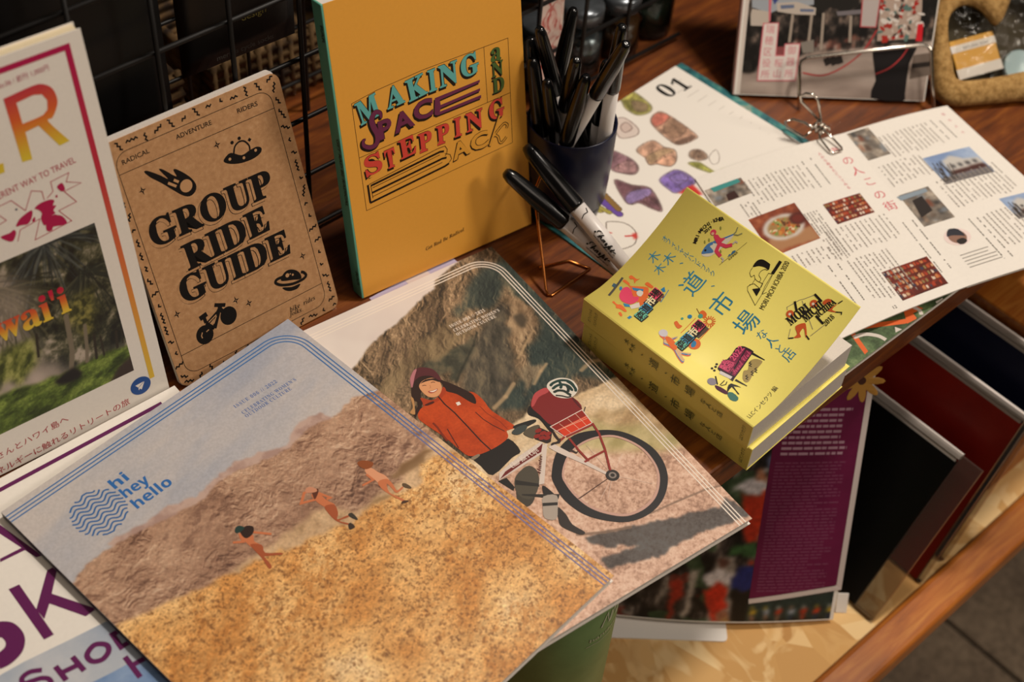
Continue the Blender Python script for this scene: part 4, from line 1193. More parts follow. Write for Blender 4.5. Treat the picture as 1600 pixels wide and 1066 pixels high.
# big lettering: drop outline, then the black letters
HZ = 17.4
words = (('GROUP', [(12.1, 100.7), (101.1, 99.2)]), ('RIDE', [(29.1, 75.9), (92.1, 77.1)]), ('GUIDE', [(19.1, 55.9), (101.7, 54.6)]))
O_ = Print()
I_ = Print()
T_ = Print()
for s_, w_ in words:
    for prt, dv, of, lay in ((O_, (-1.7, -1.5), .034, 1), (I_, (-1.7, -1.5), .020, 2), (T_, (0, 0), .019, 3)):
        prt.text(serif(s_), w_[0], w_[1], HZ, BK, lay, off=of, shift=dv, cap=.68)
O_.build('letter_outline_print', cZ, 0, 'ink_matte')
I_.build('letter_fill_print', cZ, 0, 'kraft')
T_.build('title_print', cZ, 0, 'ink_matte')
P = Print()
# comet
P.poly(cr([(21.9, 149.2), (24.3, 149.0), (31.2, 142.8), (35.0, 138.8), (31.4, 146.7), (34.0, 145.6), (40.6, 137.9), (40.0, 142.6), (42.4, 142.1), (48.7, 134.5), (51.3, 127.9), (49.5, 123.6), (45.1, 122.2), (40.8, 124.8), (35.6, 131.0), (29.9, 138.4), (24.8, 144.1)], 3), BK, 2)
P.poly(ell([(44.9, 129.6)][0], 4.2), '#b28860', 3)
for q in ([(34.2, 136.3), (38.7, 132.0)], [(38.3, 136.6), (41.0, 134.0)]): P.stroke(q, 1.7, '#b28860', 3)
P.build('comet_print', cZ, 0, 'ink_matte')
P = Print()
# saucer
P.poly(cr([(73.6, 133.7), (75.1, 136.0), (79.8, 137.4), (86.4, 133.0), (92.7, 133.8), (98.0, 134.0), (100.9, 131.8), (99.3, 129.0), (93.6, 127.5), (85.0, 128.1), (77.8, 130.5)], 4), BK, 2)
P.stroke(cr([(81.5, 136.0), (83.5, 140.1), (87.1, 142.0), (90.7, 141.0), (93.1, 137.0), (92.8, 133.8)], 4, False), 1.1, BK, 3)
for q in [(77.9, 133.8), (87.4, 130.7), (96.6, 132.1)]: P.poly(ell(q, 1.0, n=10), '#b28860', 3)
for q in [(82.5, 143.4), (88.0, 144.1)]: P.poly(ell(q, 1.2, n=10), BK, 2)
P.stroke([(93.8, 139.7), (95.3, 141.0)], 2.0, BK, 2)
P.build('saucer_print', cZ, 0, 'ink_matte')
P = Print()
# planet
P.poly(cr([(88.5, 38.7), (91.3, 42.6), (95.5, 43.7), (100.2, 41.5), (103.1, 37.5), (102.9, 33.2), (96.0, 35.6)], 4), BK, 2)
P.poly(cr([(88.1, 33.6), (94.8, 30.8), (101.3, 30.1), (98.4, 27.7), (93.3, 28.3), (89.5, 30.7)], 4), BK, 2)
P.stroke(cr([(90.4, 40.9), (85.7, 41.0), (84.3, 39.0), (88.2, 35.5), (96.1, 32.6), (104.0, 32.2), (107.1, 33.8), (106.0, 36.6), (104.1, 37.9)], 4, False), 2.0, BK, 3)
for q, r_ in (([(93.9, 40.3)][0], 1.5), ([(97.8, 38.9)][0], .8), ([(96.2, 40.3)][0], .5)): P.poly(ell(q, r_, n=10), '#b28860', 4)
P.build('planet_print', cZ, 0, 'ink_matte')
P = Print()
# bicycle
P.poly(ell([(26.2, 28.6)][0], 6.2, 6.8), BK, 2)
P.poly(ell([(45.7, 33.3)][0], 6.0, 6.6), BK, 2)
for q, w_ in (([(26.3, 29.0), (29.9, 35.0), (33.8, 29.6), (32.5, 31.1)], 2.4), ([(29.9, 35.0), (39.0, 39.2)], 2.6), ([(33.8, 29.6), (39.9, 39.6), (41.7, 41.4)], 3.0), ([(26.2, 40.8), (31.9, 41.9)], 3.4), ([(29.4, 36.2), (29.2, 41.1)], 2.4), ([(38.6, 45.1), (45.8, 41.5)], 2.6), ([(41.9, 43.0), (41.4, 40.6), (44.4, 34.8)], 3.0)):
    P.stroke(q, w_, BK, 2)
for q in ([(25.0, 31.0), (23.7, 29.0), (23.9, 27.1)], [(27.7, 30.1), (29.9, 30.7)], [(31.3, 35.6), (37.8, 38.1)], [(34.3, 32.9), (37.6, 37.3)]): P.stroke(q, .7, '#b28860', 3)
P.build('bicycle_print', cZ, 0, 'ink_matte')
for q in ([(72.4, 146.1)][0], [(17.1, 138.7)][0], [(53.7, 41.1)][0], [(61.9, 34.7)][0], [(12.8, 51.4)][0], [(108.5, 48.3)][0]):
    P = Print()
    spark(P, q, 2.7, BK, 2, '#b28860')
    P.build('sparkle_print', cZ, 0, 'ink_matte')

# ------------------------------------------------------------------ orange paperback
OW, OH, OT = .1455, .2225, .0118
rO = tag(empty('paperback', mat=lean_frame(-.0565, .0937, rad(-6.586), rad(10.86), .0023)), 'orange paperback with a teal spine and colourful lettering', 'book')
box('page_block', .0008, OW - .001, .001, OH - .001, -OT + .0006, -.0006, 'page_edges', rO)
cO = box('front_cover', .001, OW, 0, OH, -.0006, 0, 'orange_card', rO)
box('back_cover', .0, OW, 0, OH, -OT, -OT + .0006, 'orange_card', rO)
sO = box('spine', -.0006, .001, 0, OH, -OT, 0.0001, 'teal_card', rO, .0003)
OK_ = '#2a120a'
P = Print()
P.stroke([(11.4, 150.6), (30, 153.4), (65, 155.6), (133.6, 155.7), (132.6, 74.8), (11.9, 68.6)], .35, OK_, 1, True)
P.stroke([(11.5, 110.1), (133, 114.5)], .35, OK_, 1)
P.stroke([(113.9, 155.7), (114, 113.8)], .35, OK_, 1)
P.build('panel_line_print', cO, 0)
def shadowed(P, body, w_, h, col, off=.0, cap=.68, sh=(-1.1, -1.2), layer=2, outline='#1a0c08', shear=0.0, up=None):
    P.text(body, w_[0], w_[1], h, outline, layer, off=off + .02, shift=sh, cap=cap, shear=shear, up=up)
    P.text(body, w_[0], w_[1], h, outline, layer + 1, off=off + .012, cap=cap, shear=shear, up=up)
    P.text(body, w_[0], w_[1], h, col, layer + 2, off=off - .004, cap=cap, shear=shear, up=up)
P = Print()
for ch, w_, h in (('M', [(16.0, 132.9), (32.1, 135.9)], 16.5), ('A', [(36.7, 137.0), (50.4, 137.9)], 14.5), ('K', [(53.2, 136.5), (68.1, 138.2)], 15.5), ('I', [(69.1, 137.9), (75.4, 138.0)], 15.5), ('N', [(77.4, 138.1), (92.4, 138.2)], 15.5), ('G', [(94.9, 139.0), (109.2, 139.3)], 15)):
    shadowed(P, serif(ch), w_, h, '#63b3b0', .02)
for ch, w_, h in (('S', [(15.2, 94.0), (28.4, 95.2)], 14), ('T', [(30.8, 93.6), (38.8, 94.0)], 14), ('E', [(42.5, 96.8), (55.3, 97.7)], 14), ('P', [(57.1, 95.9), (67.9, 96.0)], 14), ('P', [(71.4, 96.4), (81.9, 96.3)], 14), ('I', [(85.6, 97.1), (91.6, 97.0)], 14), ('N', [(95.5, 97.2), (109.5, 97.2)], 14), ('G', [(114.6, 99.3), (127.4, 99.1)], 14)):
    shadowed(P, serif(ch), w_, h, '#d9483c', .02)
for ch, w_, h in (('a', [(118.6, 142.6), (127.3, 142.1)], 10), ('N', [(118.9, 131.0), (128.4, 130.9)], 10.5), ('D', [(118.8, 118.8), (128.6, 118.7)], 10.5)):
    shadowed(P, serif(ch), w_, h, '#4f6b35', .01, sh=(-.7, -.8), cap=.5 if ch == 'a' else .68)
VI = '#6e2a4e'
# S of SPACE as a long brush stroke, then P A C and an E with drawn-out arms
S_ = cr([(31.3, 132.5), (30.9, 136.6), (27.3, 138.3), (24.2, 134.2), (24.8, 128.9), (27.1, 121.7), (25.7, 115.8), (21.1, 114.5), (16.3, 117.6), (16.2, 121.5), (18.1, 121.6)], 5, False)
ws = [1.0 + 2.9 * math.sin(math.pi * (k / (len(S_) - 1)) ** .8) for k in range(len(S_))]
P.stroke([(a - 1.0, b - .9) for a, b in S_], [w_ + 1.0 for w_ in ws], '#1a0c08', 3)
P.stroke(S_, [w_ + .6 for w_ in ws], '#1a0c08', 4)
P.stroke(S_, ws, VI, 5)
for ch, w_ in (('P', [(28.6, 117.4), (38.8, 117.9)]), ('A', [(39.9, 117.7), (55.8, 119.0)]), ('C', [(55.5, 121.0), (70.6, 120.7)])):
    shadowed(P, ch, w_, 13.5, VI, .035, .72, layer=3)
Eq = [(71.4, 120.2), (72.8, 132.2), (109.1, 133.0), (108.6, 131.1), (76.5, 129.5), (76.8, 125.6), (108.7, 126.7), (108.5, 124.7), (76.6, 123.3), (75.7, 120.9), (109.2, 121.4), (109.0, 119.1), (73.5, 118.7)]
P.poly([(a - 1.0, b - 1.1) for a, b in Eq], '#1a0c08', 3)
P.poly(Eq, VI, 5)
# BACK drawn in outline
DK, OF = '#1a0c08', '#e2a03a'
for l_ in ([(17.5, 86.2), (72.9, 90.7), (76.2, 89.9)], [(17.8, 80.5), (74.4, 84.8), (77.8, 84.2)], [(15.3, 73.4), (75.8, 78.1), (79.4, 79.0)]): P.stroke(l_, 1.5, DK, 4)
P.stroke([(15.3, 87.7), (15.5, 73.6)], 1.5, DK, 4)
for l_ in ([(16.3, 87.7), (71.1, 93.8), (77.3, 93.7), (78.9, 90.4), (78.1, 87.3), (76.6, 85.9)], [(76.7, 87.9), (80.7, 85.6), (81.7, 81.8), (79.5, 79.8)], [(18.5, 84.1), (72.7, 88.4)], [(18.1, 77.5), (74.1, 81.9)], [(17.5, 86.5), (17.9, 76.2)]): P.stroke(l_, .4, DK, 4)
for ch, w_, h in (('A', [(82.9, 79.7), (97.3, 81.1)], 12.5), ('C', [(98.1, 80.7), (112.9, 81.1)], 12.5)):
    P.text(ch, w_[0], w_[1], h, DK, 4, off=.05, shift=(-.8, -.6), cap=.72)
    P.text(ch, w_[0], w_[1], h, DK, 5, off=.052, cap=.72)
    P.text(ch, w_[0], w_[1], h, OF, 6, off=.03, cap=.72)
P.stroke([(112.8, 79.1), (122.8, 100.9)], 2.6, DK, 5)
P.stroke([(113.5, 79.5), (123.2, 100.4)], 1.5, OF, 6)
kk = cr([(116.9, 85.6), (121.1, 89.4), (126.3, 92.6), (129.0, 90.7), (128.2, 88.3)], 5, False)
kl = cr([(118.0, 86.6), (120.7, 84.1), (121.8, 79.6), (123.9, 78.5), (127.7, 81.4)], 5, False)
for l_ in (kk, kl):
    P.stroke(l_, 2.2, DK, 5)
    P.stroke(l_, 1.1, OF, 6)
P.build('title_print', cO, 0)
P = Print()
w_ = [(54.2, 16.6), (87.1, 19.5)]
P.text(ital('Get Rad Be Radical'), w_[0], w_[1], None, OK_, 3)
P.build('caption_print', cO, 0)
# spine lettering sits on the spine face (local -x side)
P = Print()
def spine_map(u, v): return ((-.0006, v * .001, -OT / 2 + u * .001), (-1, 0, 0))
for s_, a, b in (('RAR', 208, 196), ('GET RAD BE RADICAL', 128, 76), ('RAR', 22, 10)):
    P.text(s_, (2.2, a), (2.2, b), 3.2, '#23473f', 1, off=.02)
P.build('spine_print', sO, 0, surf=spine_map, gap=.0001)

# ------------------------------------------------------------------ two yellow paperbacks
YT = .02186
def spine_print(parent, T):
    P = Print()
    CL = '#4b5a3c'
    def smap(u, v): return ((-.0004, (146.6 - u) * .001, v * .001), (-1, 0, 0))
    for ch, u, s_ in (('木', 41, 5), ('木', 46.5, 5), ('木', 45.5, 4), ('、', 55, 6), ('道', 65, 8.5), ('、', 76, 6), ('市', 84, 8.5), ('場', 96.5, 8.5), ('な', 107.5, 4.6), ('人', 112, 4.6), ('と', 116.5, 4.6), ('店', 121.5, 5)):
        y = 12.2 if ch != '木' else (13.6 if u != 45.5 else 9.0)
        P.char(ch, (u, y), s_, CL, 1, math.pi / 2)
    P.text('オフィシャル', (9.0, 6), (9.0, 18), 2.4, CL, 1)
    P.text('ハンドブック', (14.0, 6), (14.0, 18), 2.4, CL, 1)
    P.build('spine_print', parent, 0, surf=smap, gap=.0001)
    P = Print()
    P.text('LLCインセクツ', (142, 4.5), (142, 18), 2.6, CL, 1)
    P.build('publisher_print', parent, 0, surf=smap, gap=.0001)
# lower one: flat
rY2 = tag(empty('paperback', mat=flat_frame((.0351, -.0323), rad(3.285), .105, .1465)), 'thick yellow paperback lying flat under its twin', 'book')
box('page_block', .0004, .1042, .0006, .1459, .0005, YT - .0006, 'page_edges', rY2)
box('front_cover', 0, .105, 0, .1465, YT - .0005, YT - .0001, 'yellow_card', rY2)
box('back_cover', 0, .105, 0, .1465, 0, .0004, 'yellow_card', rY2)
s2 = box('spine', -.0004, .0004, 0, .1465, 0, YT - .0001, 'yellow_card', rY2, .0003)
spine_print(s2, YT)
# upper one: front cover springing open
rY = tag(empty('paperback', mat=flat_frame((.0349, -.0291), rad(2.514), .105, .1467, YT)), 'thick yellow paperback with illustrated cover springing open on top of the stack', 'book')
box('page_block', .0004, .1042, .0006, .1461, .0005, YT - .0007, 'page_edges', rY)
box('back_cover', 0, .105, 0, .1467, 0, .0004, 'yellow_card', rY)
s1 = box('spine', -.0004, .0004, 0, .1467, 0, YT, 'yellow_card', rY, .0003)
spine_print(s1, YT)
def ymap(u, v):
    def f(a, b):
        t = max(0.0, (a - 14) / 91.0)
        return Vector((a * .001 - .0096 * t * t, b * .001, YT + (.0429 + .0012 * b / 146.7) * t ** 1.5))
    p = f(u, v)
    n = (f(u + .5, v) - p).cross(f(u, v + .5) - p).normalized()
    return p, n
bm = bmesh.new()
NU = 96
top = [[bm.verts.new(ymap(105 * i / NU, v)[0]) for i in range(NU + 1)] for v in (0, 146.7)]
low = [[bm.verts.new(Vector(ymap(105 * i / NU, v)[0]) - Vector(ymap(105 * i / NU, v)[1]) * .0004) for i in range(NU + 1)] for v in (0, 146.7)]
for i in range(NU):
    bm.faces.new((top[0][i], top[0][i + 1], top[1][i + 1], top[1][i]))
    bm.faces.new((low[0][i], low[1][i], low[1][i + 1], low[0][i + 1]))
    for r in (0, 1): bm.faces.new((top[r][i], low[r][i], low[r][i + 1], top[r][i + 1]))
for i in (0, NU): bm.faces.new((top[0][i], top[1][i], low[1][i], low[0][i]))
cY = link('front_cover', bm, 'yellow_card', rY, True)
YC = [(0, [3 * k for k in range(1, 36)])]
P = Print()
TB = '#2f7f9e'
for ch, q, s_ in (('木', [(55.7, 134.3)][0], 8.6), ('木', [(60.6, 125.0)][0], 8.8), ('木', [(51.4, 125.3)][0], 8.2), ('、', [(62.9, 115.7)][0], 7), ('道', [(56.4, 100.5)][0], 16), ('、', [(62.8, 87.8)][0], 7), ('市', [(56.6, 74.9)][0], 16), ('場', [(56.1, 53.5)][0], 16), ('な', [(56.0, 40.2)][0], 7.4), ('人', [(55.7, 32.3)][0], 8), ('と', [(55.5, 24.4)][0], 7), ('店', [(55.4, 17.6)][0], 8.6)):
    P.char(ch, q, s_, TB, 2)
fu = [(69.7, 136.9), (69.3, 93.7)]
for k, ch in enumerate('オフィシャルハンドブック'):
    t = k / 11
    P.char(ch, (fu[0][0] * (1 - t) + fu[1][0] * t, fu[0][1] * (1 - t) + fu[1][1] * t), 4.3, TB, 2)
w_ = [(3.7, 5.8), (33.7, 8.0)]
P.text('LLCインセクツ 編', w_[0], w_[1], None, '#3a3420', 2)
P.build('title_print', cY, 0, surf=ymap, cut=YC)
P = Print()
INK = '#1d1913'
# red monster picture
OG, PK, TQ, CB = '#dd6a2c', '#dd3f66', '#4fa08c', '#2f7fae'
P.stroke([(14.5, 137.4), (31.5, 140.6)], 1.6, '#4a453c', 2)
P.poly([(21.8, 141.6), (24.4, 142.3), (24.8, 140.0), (21.9, 139.1)], '#33566a', 3)
P.poly(cr([(29.4, 138.6), (31.1, 138.4), (31.2, 134.1), (30.0, 132.1), (33.7, 126.8), (36.4, 122.3), (34.3, 119.5), (28.1, 115.5), (22.7, 116.5), (23.9, 120.3), (25.1, 124.9), (28.8, 131.0), (29.4, 135.1)], 3), OG, 2)
P.poly(cr([(20.1, 132.9), (24.8, 134.7), (28.2, 133.0), (27.6, 129.0), (25.1, 124.9), (27.1, 121.9), (23.9, 120.3), (19.2, 122.0), (17.2, 127.1), (17.9, 130.5)], 4), PK, 3)
P.poly([(29.7, 130.5), (33.7, 123.3), (31.2, 122.3), (28.7, 128.3)], CB, 3)
P.poly(cr([(29.0, 125.5), (31.5, 124.8), (31.6, 121.8), (28.4, 121.0), (27.5, 123.2)], 3), '#d8cfc4', 4)
P.poly([(16.5, 126.1), (18.5, 122.2), (17.3, 120.6), (15.1, 123.4)], CB, 3)
P.poly([(17.9, 121.7), (24.2, 118.8), (21.8, 115.7), (16.7, 118.8)], '#d8cfc4', 2)
P.poly(cr([(34.6, 137.7), (36.4, 137.2), (36.5, 134.6), (36.6, 132.1), (38.1, 130.8), (35.1, 131.6), (33.1, 131.1), (35.0, 134.1), (33.8, 135.6)], 3), OG, 3)
P.poly(cr([(37.1, 125.5), (39.3, 125.0), (39.3, 121.4), (39.0, 119.4), (37.4, 119.7), (36.9, 122.7)], 3), OG, 3)
P.poly(cr([(11.7, 131.7), (13.3, 131.4), (12.8, 128.3), (14.6, 125.6), (13.2, 119.9), (11.6, 120.1), (11.1, 124.1), (9.8, 126.3), (11.5, 128.4)], 3), OG, 3)
P.poly(cr([(7.7, 122.3), (9.3, 121.5), (7.8, 118.8), (6.5, 119.4)], 3), OG, 3)
P.poly(cr([(24.1, 136.7), (25.8, 136.5), (24.5, 134.4), (22.9, 135.1)], 3), CB, 4)
P.rect(*[(8.9, 115.5)][0], *[(11.8, 113.6)][0], CB, 3)
def festival(P, a, b, up):
    """the four festival characters set along a to b with a black drop."""
    for k, (ch, col) in enumerate((('森', '#62b39a'), ('道', '#3a97bd'), ('市', '#f0e2b4'), ('場', '#dd3f66'))):
        t = (k + .5) / 4
        c = (a[0] * (1 - t) + b[0] * t, a[1] * (1 - t) + b[1] * t)
        P.poly([(c[0] + x - .7, c[1] + y - .8) for x, y in ((-3.6, -3.6), (3.6, -3.6), (3.8, 3.4), (-3.4, 3.8))], INK, 4)
        if col != '#f0e2b4': P.poly([(c[0] + x, c[1] + y) for x, y in ((-3.4, -3.4), (3.4, -3.4), (3.6, 3.4), (-3.2, 3.6))], col, 5)
        P.char(ch, c, 6.6, INK if col != '#f0e2b4' else col, 6, off=.03)
fa = [(14.1, 109.9), (39.2, 115.7)]
festival(P, fa[0], fa[1], None)
P.poly([(40.6, 114.4), (43.5, 113.6), (41.2, 110.7), (40.0, 111.7)], CB, 3)
P.stroke([(33.4, 107.8), (43.6, 109.8)], .5, CB, 3)
for q in [(34.2, 110.3), (37.3, 110.5)]: P.poly(ell(q, 2.2, n=4), '#7c4a3c', 3)
P.build('illustration_print', cY, 0, surf=ymap, cut=YC)
P = Print()
# second festival picture
fb = [(15.1, 75.5), (38.8, 76.7)]
festival(P, fb[0], fb[1], None)
for dx, col in ((-1.6, '#dd6a4a'), (-.8, CB), (0, '#d6b28a')):
    pts = [(14.6, 91.1), (18.0, 91.7), (18.9, 89.1), (17.0, 86.5), (17.2, 84.1), (21.7, 81.5), (15.7, 82.8), (15.2, 78.2), (13.1, 74.6), (14.5, 70.0), (17.2, 66.2), (14.8, 67.0), (12.4, 70.7), (10.2, 67.1), (9.7, 65.4), (7.5, 65.6), (9.3, 71.3), (11.8, 76.8), (11.5, 81.6), (10.8, 84.4), (14.0, 87.2)]
    P.poly(cr([(x + dx, y + dx * .5) for x, y in pts], 3), col, 2)
P.poly(cr([(14.5, 86.8), (16.9, 85.5), (16.7, 81.2), (15.3, 77.0), (11.5, 74.9), (11.0, 78.6), (12.1, 82.1)], 4), OG, 4)
P.poly(ell([(16.5, 90.2)][0], 3.0), '#c9c4cc', 4)
P.poly(cr([(27.6, 90.6), (29.6, 89.9), (28.7, 87.0), (28.9, 84.6), (25.9, 85.2), (26.0, 87.9)], 3), OG, 3)
P.poly(cr([(44.0, 82.6), (46.1, 81.5), (45.4, 77.9), (42.1, 77.1), (42.1, 80.5)], 4), OG, 3)
P.poly(ell([(41.9, 80.3)][0], 1.6), TQ, 4)
P.stroke([(44.5, 86.0), (42.5, 81.2)], .5, '#8a6a2c', 3)
P.poly(ell([(37.3, 85.6)][0], 1.5), CB, 3)
P.poly(ell([(33.1, 88.5)][0], .9), TQ, 3)
P.poly(ell([(23.8, 69.6)][0], 4.2), OG, 3)
P.poly(cr([(22.1, 71.0), (25.5, 71.5), (25.5, 69.4), (22.8, 67.9), (20.8, 69.0)], 3), CB, 4)
P.stroke([(24.4, 81.8), (38.9, 81.8)], .4, OG, 3)
P.stroke([(27.8, 69.4), (43.5, 69.6)], .5, OG, 3)
P.stroke([(28.8, 71.6), (38.5, 71.0)], 2.8, '#5b4a3c', 3)
sb_ = [(42.6, 73.0)][0]
for k in range(14):
    a = k / 14 * 6.283
    P.stroke([(sb_[0] + 1.6 * math.cos(a), sb_[1] + 1.6 * math.sin(a)), (sb_[0] + 4.0 * math.cos(a), sb_[1] + 4.0 * math.sin(a))], .7, OG, 3)
P.build('illustration_print', cY, 0, surf=ymap, cut=YC)
P = Print()
# fish rider
P.poly(cr([(75.6, 109.0), (81.6, 109.9), (85.5, 108.1), (90.9, 104.2), (98.0, 98.8), (96.4, 98.4), (91.9, 98.4), (84.9, 100.0), (77.9, 102.5), (75.1, 106.0)], 4), '#d5cdb8', 2)
P.poly(cr([(75.6, 109.0), (81.6, 109.9), (85.5, 108.1), (84.6, 106.5), (82.5, 107.3), (81.6, 103.9), (80.3, 102.9), (77.7, 105.7)], 4), '#4a76a8', 3)
P.poly(cr([(86.1, 107.7), (93.4, 102.1), (98.0, 98.8), (96.5, 98.9), (90.3, 102.9), (86.1, 105.2)], 4), '#4a76a8', 3)
P.stroke([(97.2, 99.0), (99.2, 98.6), (102.3, 99.6)], .8, '#8a8a5c', 3)
P.stroke([(97.0, 98.9), (98.2, 96.1), (100.7, 94.4)], .8, '#8a8a5c', 3)
P.poly(ell([(78.7, 108.1)][0], .8, n=8), INK, 4)
RDP = '#cf3d57'
P.poly(cr([(89.4, 109.7), (91.3, 107.9), (90.6, 104.8), (92.3, 102.0), (88.7, 102.4), (87.7, 101.5), (86.2, 103.2), (87.4, 106.8)], 3), RDP, 5)
P.stroke([(87.1, 103.1), (88.4, 98.0), (91.3, 95.3)], 2.4, RDP, 5)
P.stroke([(86.8, 102.9), (82.3, 101.6), (81.1, 96.8)], 2.4, RDP, 5)
P.poly(ell([(90.9, 111.4)][0], 2.0), RDP, 6)
P.poly(ell([(90.0, 111.2)][0], 1.0), '#d9a58a', 7)
P.stroke([(91.9, 95.4), (94.2, 94.8), (94.2, 93.0)], 1.0, '#b9b0a4', 5)
P.stroke([(80.8, 96.1), (80.5, 93.7), (78.7, 93.5)], 1.0, '#b9b0a4', 5)
P.poly([(83.1, 92.6), (85.5, 93.0), (85.8, 92.0), (88.2, 92.4), (89.8, 91.1), (88.8, 90.3)], '#3f6b8c', 3)
P.stroke([(76.1, 93.8), (97.8, 87.9)], .25, '#7a7440', 3)
P.text('SUMMER', *[(82.2, 90.2), (89.4, 88.4)], None, INK, 3)
for q in [(95.7, 109.1), (82.8, 112.2), (85.4, 110.6), (83.6, 98.9)]: P.poly(ell(q, 1.3, .6, .8, 8), '#8a8a3c', 3)
arcp = [(79.4, 117.8), (87.5, 119.6), (96.6, 116.5), (101.1, 112.1)]
arcs = cr(arcp, 8, False)
Ltx = 'MORI.MICHI.ICHIBA'
for k, ch in enumerate(Ltx):
    t = k / (len(Ltx) - 1) * (len(arcs) - 1)
    i = min(int(t), len(arcs) - 2)
    f = t - i
    a, b = arcs[i], arcs[i + 1]
    c = (a[0] + (b[0] - a[0]) * f, a[1] + (b[1] - a[1]) * f)
    P.char(ch, c, 3.6, INK, 3, math.atan2(b[1] - a[1], b[0] - a[0]), off=.02)
P.text('2019', *[(87.1, 115.8), (92.9, 114.0)], None, INK, 3, off=.03)
P.build('illustration_print', cY, 0, surf=ymap, cut=YC)
P = Print()
# black figure 2020
P.poly(cr([(87.4, 74.3), (92.1, 74.5), (94.7, 71.8), (95.0, 66.4), (94.2, 65.3), (91.5, 64.3), (91.4, 67.4), (90.1, 71.2)], 4), INK, 3)
P.poly([(75.9, 65.1), (78.8, 61.8), (78.6, 60.4), (73.7, 59.6)], INK, 3)
P.stroke([(90.9, 60.6), (100.1, 61.2)], 2.2, INK, 3)
for q in ('a',):
    P.stroke(cr([(87.1, 74.1), (83.6, 73.6), (81.7, 70.8), (83.7, 70.0), (82.1, 67.8), (82.0, 64.5), (84.2, 64.7), (85.4, 67.4), (88.1, 67.9), (90.4, 66.6), (90.9, 64.6)], 3, False), .3, INK, 3)
    P.stroke([(82.1, 67.8), (78.6, 67.3), (75.4, 68.7), (73.4, 67.0), (68.5, 56.4), (82.3, 58.3), (90.2, 60.0)], .3, INK, 3)
    P.stroke([(77.0, 68.5), (79.3, 66.3), (78.9, 61.1), (84.2, 62.3), (89.8, 62.9), (90.7, 60.4), (81.6, 59.3), (76.7, 57.6), (79.4, 55.8)], .3, INK, 3)
    P.stroke([(82.0, 64.5), (82.4, 61.6), (79.7, 61.0)], .3, INK, 3)
P.text('MORI MICHI ICHIBA 2020', *[(69.2, 49.7), (102.5, 55.6)], 3.6, INK, 3)
P.build('illustration_print', cY, 0, surf=ymap, cut=YC)
P = Print()
# dancers 2018
w3 = (('MORI', [(71.0, 28.9), (86.4, 25.0)]), ('MICHI', [(78.2, 22.6), (93.0, 19.2)]), ('ICHIBA', [(85.3, 17.7), (98.6, 14.0)]))
P.text(serif('MORI'), *w3[0][1], 6.0, INK, 4, off=.02)
P.text(serif('MICHI'), *w3[1][1], 5.6, INK, 4, off=.02)
P.text(serif('ICHIBA'), *w3[2][1], 4.2, INK, 4, off=.02)
P.text(serif('2018'), *[(83.3, 10.3), (90.9, 9.2)], 3.4, INK, 4)
RO = '#cf5a2a'
P.poly(cr([(72.4, 26.2), (77.4, 23.0), (76.0, 20.3), (71.9, 16.5), (70.6, 16.4), (74.5, 21.1), (70.6, 21.2), (68.9, 18.8), (65.9, 22.3), (69.1, 22.0)], 3), RO, 3)
P.stroke([(63.7, 24.7), (65.9, 22.3)], .9, INK, 4)
P.stroke([(71.7, 16.8), (70.7, 13.5)], .9, INK, 4)
P.poly(cr([(94.0, 21.9), (97.4, 20.8), (98.3, 18.1), (95.8, 17.0), (95.3, 19.1), (93.6, 19.6)], 3), RO, 3)
P.poly(cr([(98.8, 13.1), (93.7, 13.9), (95.1, 8.3), (92.0, 14.5), (92.5, 15.8)], 3), RO, 3)
P.stroke([(98.8, 13.1), (101.8, 11.9)], .7, INK, 4)
P.stroke([(93.8, 11.1), (95.7, 7.8), (94.4, 7.0)], .7, INK, 4)
for q in [(76.8, 34.3), (90.4, 26.0)]: P.poly(ell(q, 2.5), RO, 3)
for q in [(76.6, 34.3), (90.0, 26.2)]: P.poly(ell(q, .9), '#e8dcc8', 4)
for q in ([(84.9, 37.0), (80.2, 31.4)], [(95.5, 29.4), (94.2, 22.5)], [(85.1, 20.0), (83.6, 12.6)]): P.stroke(q, 1.4, INK, 4)
for q in ([(77.7, 37.2), (79.1, 38.7), (87.2, 35.0), (89.5, 32.9), (95.4, 28.8)], [(87.8, 33.4), (77.1, 15.9)], [(69.4, 27.7), (63.6, 24.8)], [(72.9, 14.4), (83.8, 11.6)]): P.stroke(q, .3, '#7a7470', 3)
P.build('illustration_print', cY, 0, surf=ymap, cut=YC)
P = Print()
# piano 2022
P.poly(cr([(20.6, 46.5), (27.0, 47.5), (28.8, 46.1), (34.3, 46.3), (38.7, 47.1), (42.1, 45.0), (43.3, 41.9), (43.8, 37.1), (41.3, 36.2), (21.6, 33.3), (18.7, 32.8), (19.0, 38.1), (19.1, 44.7)], 2), '#2a1020', 2)
P.poly([(21.4, 45.7), (27.1, 46.7), (29.2, 44.9), (39.3, 45.6), (42.5, 42.2), (22.0, 37.6), (20.9, 42.2)], '#7c1d44', 3)
P.poly([(22.1, 36.7), (41.7, 41.1), (42.6, 37.3), (22.6, 34.1)], '#7c1d44', 3)
P.text(sbold('2022'), *[(30.8, 41.7), (41.8, 42.5)], 4.0, '#e0557c', 4)
for s_, a in (('MORI', [(21.5, 43.8), (27.8, 45.2)]), ('MICHI', [(22.0, 41.6), (29.2, 42.9)]), ('ICHIBA', [(22.2, 39.3), (30.3, 40.3)])): P.text(s_, *a, 2.8, '#e0557c', 4, off=.03)
P.text(script('Sound Club'), *[(23.7, 35.0), (41.9, 36.8)], 4.2, '#e0557c', 4)
P.poly([(19.6, 43.6), (21.3, 35.0), (19.1, 34.6), (17.3, 42.6)], '#d8d0d0', 4)
P.stroke([(42.2, 36.5), (43.5, 27.2)], [1.6, .6], INK, 3)
P.stroke([(20.8, 32.1), (22.2, 23.6)], [1.6, .6], INK, 3)
